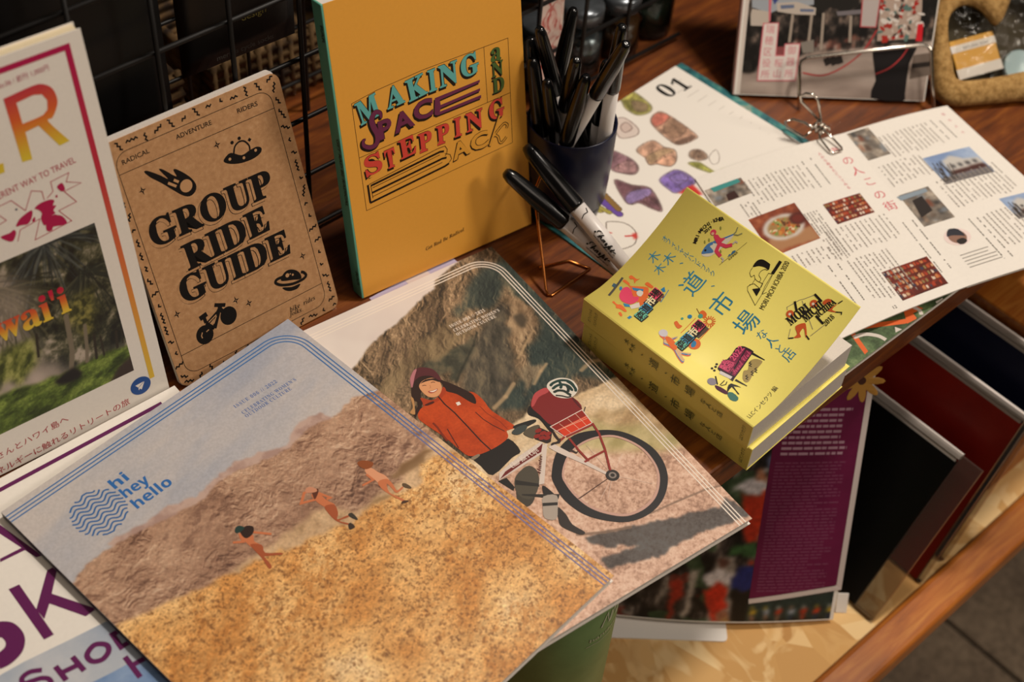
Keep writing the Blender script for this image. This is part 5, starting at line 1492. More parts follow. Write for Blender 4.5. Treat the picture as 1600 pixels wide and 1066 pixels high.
P.poly(cr([(24.6, 29.3), (29.4, 32.5), (31.8, 31.0), (36.5, 34.1), (40.4, 32.5), (42.0, 27.8), (37.7, 27.1), (32.5, 26.7), (26.0, 25.0), (23.8, 26.1)], 3), '#a8935a', 2)
for q in [(31.5, 27.3), (34.6, 26.9), (27.0, 27.9), (35.6, 32.4)]: P.stroke(squiggle(q, 4, .9, .7, .8), .5, INK, 3)
P.poly(cr([(8.0, 38.3), (9.5, 35.0), (9.9, 29.3), (7.6, 28.4), (6.4, 32.4), (6.3, 35.8)], 3), '#4a1838', 3)
P.poly(cr([(13.0, 31.9), (16.9, 32.2), (18.9, 25.5), (16.2, 29.6), (14.3, 23.5), (13.3, 23.7), (15.0, 30.1), (9.5, 29.0)], 2), INK, 4)
P.poly(ell([(8.9, 41.5)][0], 3.1), '#8a8490', 4)
P.stroke([(9.6, 37.6), (14.1, 43.0)], .9, INK, 4)
P.stroke([(10.4, 36.2), (15.7, 36.7)], .6, INK, 4)
P.stroke([(10.6, 35.4), (13.7, 34.0), (16.1, 35.0)], .6, INK, 4)
P.poly(cr([(8.8, 28.9), (11.8, 27.0), (11.3, 21.5), (7.8, 20.6), (6.1, 24.1)], 2), '#3d7068', 3)
for q in [(17.1, 46.5), (19.8, 47.8), (21.8, 48.6), (17.3, 48.7)]: P.poly(ell(q, .9, n=8), INK, 3)
P.build('illustration_print', cY, 0, surf=ymap, cut=YC)

# ------------------------------------------------------------------ sketch book page with mineral drawings
rC = tag(empty('sketchbook', mat=flat_frame((.0962, .1299), .0611, .2159, .15)), 'open book page numbered 01 with watercolour minerals and acorns', 'book')
noisy('marbled_teal', [(.35, '#1d4a50'), (.5, '#2f7076'), (.62, '#4f9088'), (.75, '#a89a86')], 40, 6, .6, 1.2, rough=.5)
box('cover_board', -.004, .226, -.0015, .1515, 0, .0016, 'marbled_teal', rC)
cC = box('page', 0, .2159, 0, .15, .0016, .004, 'paper', rC)
P = Print()
c0, c1 = [(184.5, 133.9)][0], [(199.7, 131.6)][0]
P.char(serif('0'), c0, 24, '#14110f', 3)
P.char(serif('1'), c1, 24, '#14110f', 3)
K = Canvas(0, 0, 215.9, 149.9, .7)
K.C[:] = s3('#e9e3da')
rgm = random.Random(2)
def mineral(K, pts, col, facets, seed=1):
    o = cr(pts, 4)
    m = K.mask(o, .5)
    tone = K.noise(6, 5, seed, 1.5, rad(40), .65)
    K.put(m, np.clip(s3(col) * (.72 + .6 * tone)[..., None], 0, 1))
    for f, c in facets:
        mf = K.mask(cr(f, 3), .6) * m
        K.put(mf * .9, np.clip(s3(c) * (.78 + .5 * tone)[..., None], 0, 1))
        K.line(cr(f, 3) + [cr(f, 3)[0]], .5, '#4a3830', .5, .6)
    xs, ys = [p[0] for p in o], [p[1] for p in o]
    for j in range(14):
        x, y = rgm.uniform(min(xs), max(xs)), rgm.uniform(min(ys), max(ys))
        before = K.C.copy()
        K.line([(x, y), (x + rgm.uniform(-6, 6), y + rgm.uniform(-5, 5))], .5, '#4a3830', .4, .5)
        K.C = before * (1 - m[..., None]) + K.C * m[..., None]
    K.line(o + [o[0]], .55, '#54423a', .5, .75)
mineral(K, [(149.4, 155.0), (161.4, 157.0), (163.3, 149.2), (160.5, 129.5), (152.6, 124.2), (142.7, 128.0), (141.1, 139.0), (145.4, 147.5)], '#8f8a4c', [([(149.4, 155.0), (161.4, 157.0), (162.4, 150.0), (155.8, 145.8), (147.6, 147.9)], '#b9b35f'), ([(153.0, 143.3), (159.2, 133.1), (152.2, 127.0), (145.1, 133.1)], '#7d6a55')], 4)
mineral(K, [(145.2, 116.2), (154.8, 119.9), (161.7, 115.1), (160.2, 81.9), (153.8, 78.1), (141.2, 81.0), (138.0, 87.3), (140.5, 106.1)], '#a98671', [([(145.2, 116.2), (154.8, 119.9), (161.0, 114.5), (159.5, 108.6), (143.3, 108.4)], '#b5685a'), ([(159.5, 108.6), (160.4, 91.2), (143.8, 89.2), (143.6, 101.1)], '#8d705c'), ([(139.7, 85.7), (157.0, 82.3), (155.6, 78.9), (142.7, 80.8)], '#5f4a40')], 5)
mineral(K, [(109.7, 100.4), (127.8, 99.6), (128.8, 88.4), (132.4, 79.5), (122.9, 70.7), (114.4, 70.2), (109.6, 77.8), (103.8, 81.8), (107.5, 88.7)], '#c39a82', [([(108.8, 89.8), (127.4, 87.2), (132.4, 79.5), (117.8, 81.9), (104.6, 81.0)], '#a58a6c'), ([(111.3, 80.8), (124.3, 78.6), (124.2, 71.8), (115.7, 69.1), (109.8, 76.5)], '#cf9f84')], 6)
mineral(K, [(92.9, 112.8), (97.2, 104.5), (98.3, 93.4), (94.8, 85.1), (87.0, 82.0), (80.9, 88.4), (77.7, 99.1)], '#8a6870', [([(79.4, 97.6), (94.8, 96.4), (95.5, 87.9), (88.3, 83.1), (81.5, 89.0)], '#b08a8a')], 7)
mineral(K, [(135.0, 66.9), (141.9, 71.1), (147.8, 67.2), (147.6, 60.4), (144.0, 56.7), (136.9, 59.6)], '#8d7462', [], 8)
mineral(K, [(128.2, 62.6), (135.5, 58.5), (136.0, 50.1), (136.2, 44.4), (137.6, 39.8), (143.5, 40.2), (152.6, 34.5), (144.7, 36.9), (135.2, 40.7), (130.0, 50.9)], '#9a9a4c', [([(146.7, 56.7), (157.4, 58.8), (154.1, 52.5), (147.6, 47.9), (142.1, 49.3)], '#b0ab52')], 9)
mineral(K, [(96.3, 64.9), (110.8, 65.6), (116.3, 62.9), (118.4, 54.4), (116.2, 45.3), (107.7, 44.0), (95.0, 46.4), (93.4, 52.2)], '#7c66a8', [([(104.8, 61.9), (115.4, 59.2), (114.5, 51.2), (103.5, 52.1)], '#937ec0')], 10)
mineral(K, [(70.1, 88.0), (76.0, 75.2), (83.7, 62.9), (71.9, 41.0), (67.4, 47.2), (64.8, 58.0), (58.6, 61.3), (59.3, 69.2)], '#6a4a50', [([(60.1, 68.5), (71.0, 70.8), (83.7, 62.9), (76.7, 58.2), (64.3, 60.5), (57.8, 62.0)], '#8a78a8'), ([(75.5, 57.1), (71.7, 42.3), (68.6, 48.2), (69.7, 57.9)], '#7d5860')], 11)
for l_ in ([(117.8, 130.6), (125.4, 135.8), (132.0, 132.5), (130.5, 117.2), (122.9, 112.1), (111.5, 117.3), (113.3, 125.0)], [(121.3, 127.5), (128.8, 128.1), (127.0, 120.2), (118.6, 120.5)]):
    o = cr(l_, 4)
    K.put(K.mask(o, .5) * .35, '#b5968c')
    K.line(o + [o[0]], .8, '#7d625a', .5, .9)
K.shape([(95.9, 45.6), (111.9, 44.6), (108.9, 32.0), (103.4, 34.7)], '#c9352e', .4)
for a, c_, w_ in (([(39.8, 81.3), (36.5, 72.2)], '#a59a4a', 5), ([(45.6, 86.6), (44.2, 59.9)], '#6a4ca0', 5.5), ([(51.8, 82.8), (47.9, 63.8)], '#8a6a3a', 4.5), ([(38.6, 73.6), (40.0, 66.0)], '#a59a4a', 3.5)):
    K.line(a, w_ + .9, '#54423a', .5)
    K.line(a, w_, c_, .5)
o = cr([(28.5, 58.9), (31.9, 59.8), (39.5, 51.5), (39.9, 41.0), (34.2, 33.8), (27.2, 30.8), (17.2, 33.7), (15.6, 39.7), (21.3, 51.3)], 3)
K.line(o + [o[0]], .7, '#6a5a50', .5)
K.shape([(35.2, 39.0), (38.9, 38.0), (35.6, 34.0), (32.1, 34.1)], '#c9352e', .4)
K.line([(29.9, 40.7), (34.5, 37.3)], 1.6, '#c9352e', .4)
K.line([(22.9, 52.2), (24.6, 50.0)], 1.2, '#c9352e', .4)
K.build('drawing_print', cC, .004)
for k in range(11):
    a = [(184.8, 108.5)][0]
    y = a[1] + 26 - 9.2 * k
    x0 = a[0] + 2 + 2.2 * k if k < 8 else a[0] + 20
    P.rect(x0, y, 206, y + .35, '#a59b92', 3)
P.build('page_number_print', cC, .004)

# ------------------------------------------------------------------ marker cup with markers
CX, CY, RZ = .1208, .0781, .085
rCup = tag(empty('marker_cup', (CX, CY, .0042)), 'dark navy cup crowded with black capped markers', 'cup')
h = RZ - .0042
link('cup_body', lathe_bm([(.0285, .010), (.0308, .013), (.0322, .045), (.0325, h - .001), (.0318, h), (.0306, h - .001), (.0300, .05), (.0280, .018), (.001, .018)], 40), 'navy_glaze', rCup, True)
plain('smoke_grey', '#4c4c54', .3)
link('cup_base', lathe_bm([(.0270, 0), (.0280, .002), (.0286, .0102), (.001, .0102)], 40), 'smoke_grey', rCup, True)

def marker(name, label, tail, tip, group, logo=False, body='white_plastic', cl=.056, slim=1.0):
    """tail to tip, the tip being the cap's rounded end; 12 mm thick like a felt marker."""
    a, b = Vector(tail), Vector(tip)
    L = (b - a).length
    r = empty(name, mat=Matrix.Translation(a) @ (b - a).to_track_quat('Z', 'Y').to_matrix().to_4x4())
    tag(r, label, 'marker', group)
    link('barrel', lathe_bm([(a_ * slim, b_) for a_, b_ in [(.0035, 0), (.0048, .0015), (.0056, .012), (.0062, .03), (.0062, L - cl + .004)]], 20), body, r, True)
    c = link('cap', lathe_bm([(a_ * slim, b_) for a_, b_ in [(.0067, L - cl), (.0070, L - cl + .002), (.0066, L - .030), (.0052, L - .006), (.0040, L - .0015), (.0026, L), (.0005, L - .0004)]], 20), 'black_plastic', r, True)
    if logo:
        P = Print()
        lc_ = r.matrix_world.inverted() @ Vector((-.35, -.45, .75))
        th0 = math.atan2(lc_.y, lc_.x)
        def mp(u, v):
            th = v / 6.25 + th0
            return ((.0063 * math.cos(th), .0063 * math.sin(th), L - cl - u * .001), (math.cos(th), math.sin(th), 0))
        P.text(script('Sharpie'), (20, -2.6), (42, -2.6), 4.6, '#17140f', 1, off=.03)
        P.text('FINE POINT PERMANENT MARKER', (22, -4.6), (43, -4.6), 1.0, '#17140f', 1, off=.02)
        P.stroke([(4, 4.2), (7, 3.0), (6.5, 0), (8, -3)], .6, '#17140f', 1)
        P.build('barrel_print', r, 0, surf=mp, cut=[(1, [-6 + k for k in range(13)])], gap=.00006)
    return r
for tl_, tp_ in (
    ((0.1140, 0.1017, 0.0252), (0.1384, 0.1052, 0.1559)),
    ((0.1408, 0.0641, 0.0252), (0.1135, 0.0386, 0.1906)),
    ((0.1203, 0.0927, 0.0252), (0.1057, 0.0261, 0.1876)),
    ((0.1445, 0.0736, 0.0252), (0.1240, 0.0565, 0.1466)),
    ((0.1236, 0.0837, 0.0252), (0.1563, 0.0729, 0.1125)),
    ((0.0986, 0.0716, 0.0252), (0.1034, 0.0545, 0.1457)),
    ((0.1291, 0.1004, 0.0252), (0.0955, 0.0581, 0.1605)),
    ((0.1134, 0.0721, 0.0252), (0.0935, 0.0812, 0.1298)),
    ((0.1296, 0.0601, 0.0252), (0.1244, 0.0910, 0.1135)),
    ((0.1420, 0.0898, 0.0252), (0.0984, 0.0978, 0.1610)),
    ((0.1115, 0.0890, 0.0252), (0.1001, 0.1069, 0.1471)),
    ((0.1037, 0.0791, 0.0252), (0.0940, 0.0973, 0.1381))):
    marker('marker', 'black capped marker standing in the navy cup', tl_, tp_, 'markers in the navy cup', cl=.064, slim=.80)
# two markers resting on the copper wire
marker('marker', 'black and white marker lying across the copper wire beside the navy cup', (0.0919, -0.0238, 0.0240), (0.0735, 0.0761, 0.0860), None, logo=True)
marker('marker', 'black and white marker lying across the copper wire nearer the orange book', (0.1006, -0.0134, 0.0085), (0.0536, 0.0742, 0.0740), None, logo=True)

# copper wire rest
cp = [(0.0865, 0.0662, 0.0600), (0.0834, 0.0680, 0.0580), (0.0749, 0.0646, 0.0500), (0.0493, 0.0193, 0.0040), (0.0485, 0.0161, 0.0012), (0.0502, 0.0140, 0.0012), (0.0905, 0.0164, 0.0012)]
rW = tag(empty('wire_rest', (cp[0][0], cp[0][1], 0)), 'thin copper wire rest holding two loose markers', 'wire stand')
o0 = Vector((cp[0][0], cp[0][1], 0))
link('wire_leg', tube_bm([Vector(p) - o0 for p in cp], .0011, 8), 'copper', rW, True)
link('wire_foot', tube_bm([Vector(cp[-1]) - o0, Vector((.0840, .032, .0012)) - o0, Vector((.0620, .040, .0012)) - o0], .0011, 8), 'copper', rW, True)

# ------------------------------------------------------------------ open magazine spread
WL, WR, HS = 134.6, 102.5, 178.1
L0 = (0.2194, 0.0340, 0.0055)
G0 = (0.3475, -0.0069, 0.0125)
R0 = (0.4455, -0.0367, 0.0115)
L1 = (0.1520, -0.1409, 0.0055)
G1 = (0.2850, -0.1737, 0.0125)
R1 = (0.4010, -0.2120, 0.0115)
def page_map(TL, TR, BL, BR, arch, W, H):
    TL, TR, BL, BR = map(Vector, (TL, TR, BL, BR))
    def f(u, v):
        s_, t = u / W, 1 - v / H
        p = (TL * (1 - s_) + TR * s_) * (1 - t) + (BL * (1 - s_) + BR * s_) * t
        return p + Vector((0, 0, arch * math.sin(math.pi * min(max(s_, 0), 1))))
    def m(u, v):
        p = f(u, v)
        n = (f(u + .3, v) - p).cross(f(u, v + .3) - p).normalized()
        return p - SO, n
    return m
SO = Vector(G1)
SO.z = .0042
mL = page_map(L0, G0, L1, G1, .003, WL, HS)
mR = page_map(G0, R0, G1, R1, .002, WR, HS)
rS = tag(empty('open_magazine', tuple(SO)), 'open magazine spread of Japanese text with small photographs', 'magazine')
def page(name, m, W, thick):
    bm = bmesh.new()
    n = 60
    tp = [[bm.verts.new(m(W * i / n, v)[0]) for i in range(n + 1)] for v in (0, HS)]
    lo = [[bm.verts.new(m(W * i / n, v)[0] - Vector((0, 0, thick))) for i in range(n + 1)] for v in (0, HS)]
    for i in range(n):
        bm.faces.new((tp[0][i], tp[0][i + 1], tp[1][i + 1], tp[1][i]))
        bm.faces.new((lo[0][i], lo[1][i], lo[1][i + 1], lo[0][i + 1]))
        for r in (0, 1): bm.faces.new((tp[r][i], lo[r][i], lo[r][i + 1], tp[r][i + 1]))
    for i in (0, n): bm.faces.new((tp[0][i], tp[1][i], lo[1][i], lo[0][i]))
    return link(name, bm, 'paper', rS, False)
pL = page('page', mL, WL, .0011)
pR = page('page', mR, WR, .0020)
def photo(pts, m, par, paint, seed):
    """a small printed photograph on a page: painted on its own grid."""
    us, vs2 = sorted(p[0] for p in pts), sorted(p[1] for p in pts)
    n = len(pts)
    K = Canvas((us[0] + us[1]) / 2, (vs2[0] + vs2[1]) / 2, (us[-1] + us[-2]) / 2, (vs2[-1] + vs2[-2]) / 2, .8)
    x0, x1, y0, y1 = K.u[0], K.u[-1], K.v[0], K.v[-1]
    paint(K, lambda a, b: (x0 + (x1 - x0) * a, y0 + (y1 - y0) * b), random.Random(seed))
    K.build('photograph', par, 0, m)
def shelves(K, at, rg):
    K.C = K.ramp([(.2, '#4c1a12'), (.6, '#7d2c1c'), (.9, '#a0482c')], K.noise(8, 4, rg.randint(0, 99)))
    for r in range(5):
        y = .06 + .19 * r
        for c in range(14):
            a = c / 14 + rg.uniform(0, .02)
            K.shape([at(a, y + .02), at(a + .05, y + .02), at(a + .05, y + rg.uniform(.08, .15)), at(a, y + .13)], rg.choice(['#c9a27c', '#d8c4ac', '#b0502c', '#8d7a4c', '#5f2018', '#c27a48', '#e0cdb8', '#3c3a4a', '#a83a20']), .3)
        K.line([at(0, y), at(1, y)], 1.2, '#5f2014', .6)
def facade(K, at, rg):
    K.C = K.ramp([(.2, '#6a625a'), (.6, '#8d8276'), (.9, '#b5a898')], K.noise(7, 4, rg.randint(0, 99)))
    for j in range(26):
        a, b = rg.random(), rg.random() * .8
        w, h2 = rg.uniform(.05, .2), rg.uniform(.05, .25)
        K.shape([at(a, b), at(a + w, b), at(a + w, b + h2), at(a, b + h2)], rg.choice(['#3a2c26', '#5f4c40', '#a5866c', '#c9b8a4', '#8a4a34', '#2c2826', '#77808a', '#d8ccc0']), .5, 0, .8)
def house(K, at, rg):
    K.C = K.ramp([(.2, '#7d94bc'), (.8, '#a4b6d2')], K.noise(14, 4, rg.randint(0, 99)))
    K.shape([at(.25, .25), at(.95, .25), at(.98, .6), at(.7, .66), at(.5, .88), at(.28, .75)], '#c4c0ba', .5)
    for a in (.35, .5, .65, .8):
        K.shape([at(a, .45), at(a + .08, .45), at(a + .08, .56), at(a, .56)], '#4c4a4c', .4)
    K.shape([at(.2, .2), at(.97, .2), at(.97, .38), at(.3, .36)], '#4a2c28', .5, 1)
    K.shape([at(0, 0), at(1, 0), at(1, .22), at(0, .2)], '#6f6a6a', .8)
    for j in range(14):
        a = rg.uniform(0, .3)
        K.line([at(a, .1), at(a + rg.uniform(-.08, .12), rg.uniform(.4, .85))], .7, '#3c342e', .5)
def dish(K, at, rg):
    K.C = K.ramp([(.2, '#6a2c1a'), (.6, '#8d4428'), (.9, '#a86240')], K.noise(10, 4, rg.randint(0, 99)))
    K.shape([at(.0, .1), at(1, .0), at(1, .35), at(.1, .4)], '#a87a54', 1.2)
    c = at(.52, .55)
    K.shape(ell(c, 17, 12, 0, 30), '#c9c2bc', .8)
    K.shape(ell(c, 13, 9, 0, 30), '#9c7a48', .8)
    for j in range(60):
        a, r = rg.uniform(0, 6.28), rg.uniform(0, 1) ** .5
        K.shape(ell((c[0] + 12 * r * math.cos(a), c[1] + 8 * r * math.sin(a)), rg.uniform(.8, 2.2), rg.uniform(.8, 1.6), a, 8), rg.choice(['#c4843c', '#7d8a44', '#a8502c', '#d8c49c', '#5f3a1c', '#b5652c', '#94a05c']), .4)
    K.shape(ell(at(.86, .62), 7, 6, 0, 20), '#4a1a12', .6)
    K.shape(ell(at(.86, .62), 5, 4.2, 0, 20), '#6a2418', .6)
photo([(0.0, 162.4), (30.8, 165.4), (33.9, 144.7), (1.5, 147.4)], mL, pL, facade, 1)
photo([(14.2, 124.9), (55.6, 122.5), (58.9, 81.3), (20.1, 87.4)], mL, pL, dish, 2)
photo([(75.8, 112.2), (109.2, 114.2), (110.9, 92.1), (76.7, 89.8)], mL, pL, shelves, 3)
photo([(79.9, 36.8), (121.3, 37.1), (123.6, 8.4), (82.9, 7.4)], mL, pL, shelves, 4)
photo([(0.8, 176.5), (21.6, 176.0), (22.4, 141.8), (2.5, 143.0)], mR, pR, facade, 5)
photo([(40.8, 126.7), (84.4, 129.7), (85.5, 99.3), (41.9, 93.1)], mR, pR, house, 6)
photo([(0.2, 99.8), (26.5, 99.6), (29.0, 63.5), (5.5, 63.1)], mR, pR, facade, 7)
photo([(67.5, 67.8), (97.6, 69.3), (94.2, 48.4), (68.1, 40.6)], mR, pR, house, 8)
LP = Print()
RP = Print()
LP.poly([(6.1, 164.0), (29.4, 163.9), (29.9, 159.7), (6.6, 159.2)], '#3f8f8c', 3)
LP.poly([(13.8, 153.0), (21.5, 153.9), (21.7, 146.5), (12.6, 146.9)], '#3a1f1a', 3)
RP.poly([(9.0, 90.8), (18.0, 92.4), (17.0, 75.9), (6.1, 72.5)], '#2c2422', 3)
RP.poly([(0.6, 98.8), (24.8, 98.5), (24.5, 94.7), (1.9, 94.0)], '#8a98a4', 4)
LP.build('photo_detail_print', pL, 0, surf=mL, cut=[(0, [4 * k for k in range(1, 34)])])
RP.build('photo_detail_print', pR, 0, surf=mR, cut=[(0, [4 * k for k in range(1, 34)])])
LP, RP = Print(), Print()
fc = [(18.3, 45.0)][0]
RP.poly(ell(fc, 9.5, 8.6), '#e8d4ce', 2)
RP.poly(ell(fc, 6.4, 6.8), '#8d6a5a', 3)
RP.poly(cr([(11.9, 48.0), (16.4, 54.0), (22.7, 51.7), (23.6, 43.9), (20.7, 45.3), (15.5, 47.6)], 3), '#2f3038', 4)
RP.poly(cr([(15.9, 42.0), (20.9, 42.5), (22.5, 39.0), (18.4, 36.8), (15.5, 38.2)], 3), '#2a2220', 4)
RP.build('portrait_print', pR, 0, surf=mR, cut=[(0, [4 * k for k in range(1, 34)])])
RP = Print()
PKT = '#cf4f5e'
for ch, q in (('あ', [(117.2, 162.1)][0]), ):
    LP.char(ch, q, 8.5, PKT, 2)
for ch, q in zip('の人この街', ([(-13.6, 148.2)][0], [(-12.7, 135.5)][0], [(-9.7, 121.3)][0], [(-9.8, 105.6)][0], [(-8.5, 92.5)][0])):
    RP.char(ch, q, 10.5, PKT, 2)
LP.build('headline_print', pL, 0, surf=mL, cut=[(0, [4 * k for k in range(1, 34)])])
LP = Print()
sub = [(102.9, 162.7), (104.8, 121.5)]
for k, ch in enumerate('人から街をたどってみる'):
    t = k / 10
    LP.char(ch, (sub[0][0] * (1 - t) + sub[1][0] * t, sub[0][1] * (1 - t) + sub[1][1] * t), 3.6, PKT, 2)
LP.build('subtitle_print', pL, 0, surf=mL, cut=[(0, [4 * k for k in range(1, 34)])])
LP = Print()
LP.char('12', [(73.0, 5.7)][0], 4, '#3a342e', 2)
LP.build('page_number_print', pL, 0, surf=mL)
RP.build('headline_print', pR, 0, surf=mR, cut=[(0, [4 * k for k in range(1, 34)])])
LP, RP = Print(), Print()
rt_ = random.Random(11)
def columns(PP, a, b, length, n, col='#6d655e', w=.75):
    """n upright columns of small type hanging from the line a-b."""
    for k in range(n):
        t = k / max(n - 1, 1)
        x, y = a[0] * (1 - t) + b[0] * t, a[1] * (1 - t) + b[1] * t
        v = y
        end = y - length * rt_.uniform(.86, 1.0)
        while v > end:
            g = rt_.uniform(1.0, 2.6)
            if rt_.random() > .12: PP.rect(x - w / 2, max(v - g, end), x + w / 2, v, col, 2)
            v -= g + rt_.uniform(.35, .8)
def cols(PP, s, n, dark=False):
    (a, b, c) = s
    columns(PP, a, b, math.hypot(c[0] - a[0], c[1] - a[1]), n if dark else int(n * 1.35), '#5a524b' if dark else '#948b83', .8 if dark else 1.0)
cols(LP, [(32.6, 159.0), (79.1, 157.9), (35.6, 131.7)], 10)
cols(LP, [(84.8, 162.1), (93.2, 161.2), (87.7, 129.5)], 2, True)
cols(LP, [(19.1, 139.7), (28.2, 139.3), (25.4, 124.7)], 3)
cols(LP, [(58.2, 110.5), (68.5, 110.0), (69.0, 59.9)], 4)
cols(LP, [(64.0, 88.1), (115.3, 86.9), (64.9, 61.8)], 10)
cols(LP, [(29.5, 78.9), (57.3, 76.9), (33.4, 64.5)], 6)
cols(LP, [(64.2, 57.1), (97.2, 55.4), (72.3, 13.7)], 8)
cols(LP, [(48.9, 59.3), (56.2, 57.8), (55.7, 16.9)], 2, True)
cols(RP, [(23.5, 162.8), (68.7, 164.7), (22.8, 135.6)], 9)
cols(RP, [(75.4, 165.8), (82.7, 165.8), (77.1, 138.3)], 2, True)
cols(RP, [(5.1, 133.0), (40.5, 134.4), (7.4, 108.6)], 8)
cols(RP, [(36.2, 101.8), (89.3, 106.6), (36.4, 67.3)], 11)
cols(RP, [(-9.0, 73.3), (-1.3, 73.1), (3.0, 15.1)], 2, True)
cols(RP, [(35.3, 58.0), (41.4, 56.8), (36.2, 10.1)], 2, True)
cols(RP, [(46.0, 57.7), (77.9, 59.8), (50.2, 20.1)], 7)
for k in range(5):
    a = [(10.1, 27.4)][0]
    RP.rect(a[0], a[1] - 3.2 * k, a[0] + rt_.uniform(18, 26), a[1] - 3.2 * k + .7, '#7c746c', 2)
tcol = [(91.4, 169.2), (91.5, 144.9)]
for k in range(4): RP.char('街の人々'[k], (tcol[0][0] + (tcol[1][0] - tcol[0][0]) * k / 3, tcol[0][1] + (tcol[1][1] - tcol[0][1]) * k / 3), 3.4, '#d98a92', 2)
cutL = [(0, [4 * k for k in range(1, 34)])]
LP.build('type_print', pL, 0, surf=mL, cut=cutL)['kind'] = 'stuff'
RP.build('type_print', pR, 0, surf=mR, cut=cutL)['kind'] = 'stuff'

# ------------------------------------------------------------------ green comic magazine under the spread
noisy('green_print', [(.3, '#2f3a24'), (.5, '#4f6440'), (.65, '#6f8458'), (.8, '#8a9a70')], 90, 6, .6, rough=.45, fine=(500, .75, 1.2))
rM = tag(empty('magazine', (.1505, -.1672, 0)), 'green magazine with orange and white bands under the open spread', 'magazine')
box('page_block', .0005, .1545, .0005, .1095, .0004, .0036, 'page_edges', rM)
box('back_cover', 0, .155, 0, .11, 0, .0004, 'paper', rM)
cM = box('front_cover', 0, .155, 0, .11, .0036, .004, 'green_print', rM)
P = Print()
def M_(pts): return [(a - 150.5, b + 167.2) for a, b in pts]
def bound(pts): return [(min(max(a, .3), 154.5), min(max(b, .3), 109)) for a, b in pts]
P.poly(bound(M_([(189.3, -143.6), (205.8, -147.9), (236.1, -165.0), (235.7, -156.6), (240.7, -158.5), (238.0, -166.5), (227.0, -164.7), (192.6, -145.3)])), '#d9622a', 1)
P.poly(bound(M_([(235.7, -156.6), (247.7, -159.0), (249.5, -163.5), (236.8, -161.5), (237.3, -167.0), (227.9, -165.5)])), '#d9622a', 2)
P.poly(bound(M_([(188.6, -144.1), (192.0, -145.8), (185.0, -164.6), (180.8, -165.0)])), '#d9622a', 1)
P.stroke(bound(M_(cr([(187.1, -149.8), (195.9, -152.9), (202.0, -159.7), (203.5, -165.7)], 5, False))), 3.2, '#cfc6bc', 3)
P.stroke(bound(M_(cr([(244.5, -158.5), (245.8, -162.6), (243.3, -166.7)], 5, False))), 3.0, '#cfc6bc', 3)
P.poly(bound(M_([(218.5, -161.9), (220.7, -166.7), (214.5, -165.7)])), '#cfc6bc', 3)
P.poly(bound(M_([(261.8, -165.1), (269.4, -165.9), (268.3, -168.2), (261.2, -167.7)])), '#cfc6bc', 3)
P.build('band_print', cM, .004)

# ------------------------------------------------------------------ photo magazine propped in a chrome rest
PW, PH, PT = .160, .21, .008
rP = tag(empty('magazine', mat=lean_frame(0.3230, 0.0874, rad(-40.64), rad(27), .0037)), 'magazine with a street photograph and pink labels propped behind a chrome wire', 'magazine')
box('page_block', .0004, PW - .001, .0008, PH, -PT + .0004, -.0004, 'page_edges', rP)
cP = box('front_cover', 0, PW, 0, PH, -.0004, 0, 'paper', rP)
box('back_cover', 0, PW, 0, PH, -PT, -PT + .0004, 'paper', rP)
plain('pinkish_paper', '#b58a80', .6)
box('spine', -.0008, .0004, 0, PH, -PT, .0, 'pinkish_paper', rP)
K = Canvas(5, .5, PW * 1000 - 1, PH * 1000 - 1, .8)
K.C = K.ramp([(.2, '#9a8a80'), (.6, '#b3a297'), (.9, '#c4b5aa')], K.noise(20, 5, 1, 3.0))
K.put(K.mask([(5.5, 16.3), (16.8, 19.1), (26.9, 33.2), (53.5, 34.2), (69.3, 37.7), (103.7, 41.8), (138.1, 46.5), (158.8, 49.1), (183.9, 52.9), (163.0, 183.2), (-14.4, 175.5)], 1.2, 2, 8), K.ramp([(.3, '#14110f'), (.55, '#2a2522'), (.75, '#4c423c'), (.95, '#7d6c60')], K.noise(9, 5, 2, .7)))
K.put(K.mask([(0, 140), (60, 128), (110, 150), (PW * 1000, 135), (PW * 1000, 230), (0, 230)], 2, 5, 14), '#a4aab2')
for j in range(70):
    rgp = random.Random(j)
    q_ = [(40.5, 36.0), (112.9, 43.3)]
    t = rgp.random()
    x, y = q_[0][0] * (1 - t) + q_[1][0] * t, q_[0][1] * (1 - t) + q_[1][1] * t + rgp.uniform(0, 9)
    K.shape(ell((x, y), rgp.uniform(.8, 2), rgp.uniform(1, 3), 0, 8), rgp.choice(['#8d5a4c', '#a08478', '#4c3a34', '#77403a', '#c4b0a4', '#2c2624']), .5)
K.build('cover_photo', cP, 0)
P = Print()
P.rect(2.2, .4, 5, PH * 1000 - 1, '#d8ccc2', 1)
P.poly([(3.4, 112.4), (53.0, 114.4), (57.8, 75.0), (28.6, 69.4), (23.1, 66.9), (7.8, 70.8)], '#a4aab2', 3)
P.poly([(7.3, 65.2), (7.9, 69.7), (21.9, 68.0), (23.2, 56.3), (8.2, 56.3)], '#c4b8ac', 4)
P.poly([(27.4, 74.9), (43.8, 76.7), (59.9, 72.3), (60.0, 66.7), (43.9, 66.6), (28.7, 68.3)], '#c4b8ac', 5)
P.poly([(30.5, 73.4), (41.8, 74.4), (42.1, 71.6), (31.4, 70.4)], '#6a7590', 6)
P.poly([(46.8, 71.2), (58.2, 71.4), (58.5, 69.2), (47.6, 68.8)], '#6a7590', 6)
for q in ([(41.6, 66.5), (41.3, 44.0)], [(57.1, 66.6), (57.2, 42.3)], [(66.6, 68.6), (68.0, 39.3)], [(89.3, 67.3), (91.0, 45.9)]): P.stroke(q, 2.2, '#a89a8c', 5)
P.poly([(76.8, 70.2), (97.3, 72.6), (98.3, 69.3), (78.4, 66.9)], '#7a7478', 5)
P.poly([(54.3, 103.6), (95.2, 105.2), (94.4, 76.4), (86.0, 70.5), (71.8, 73.3), (59.9, 67.2)], '#211e1b', 4)
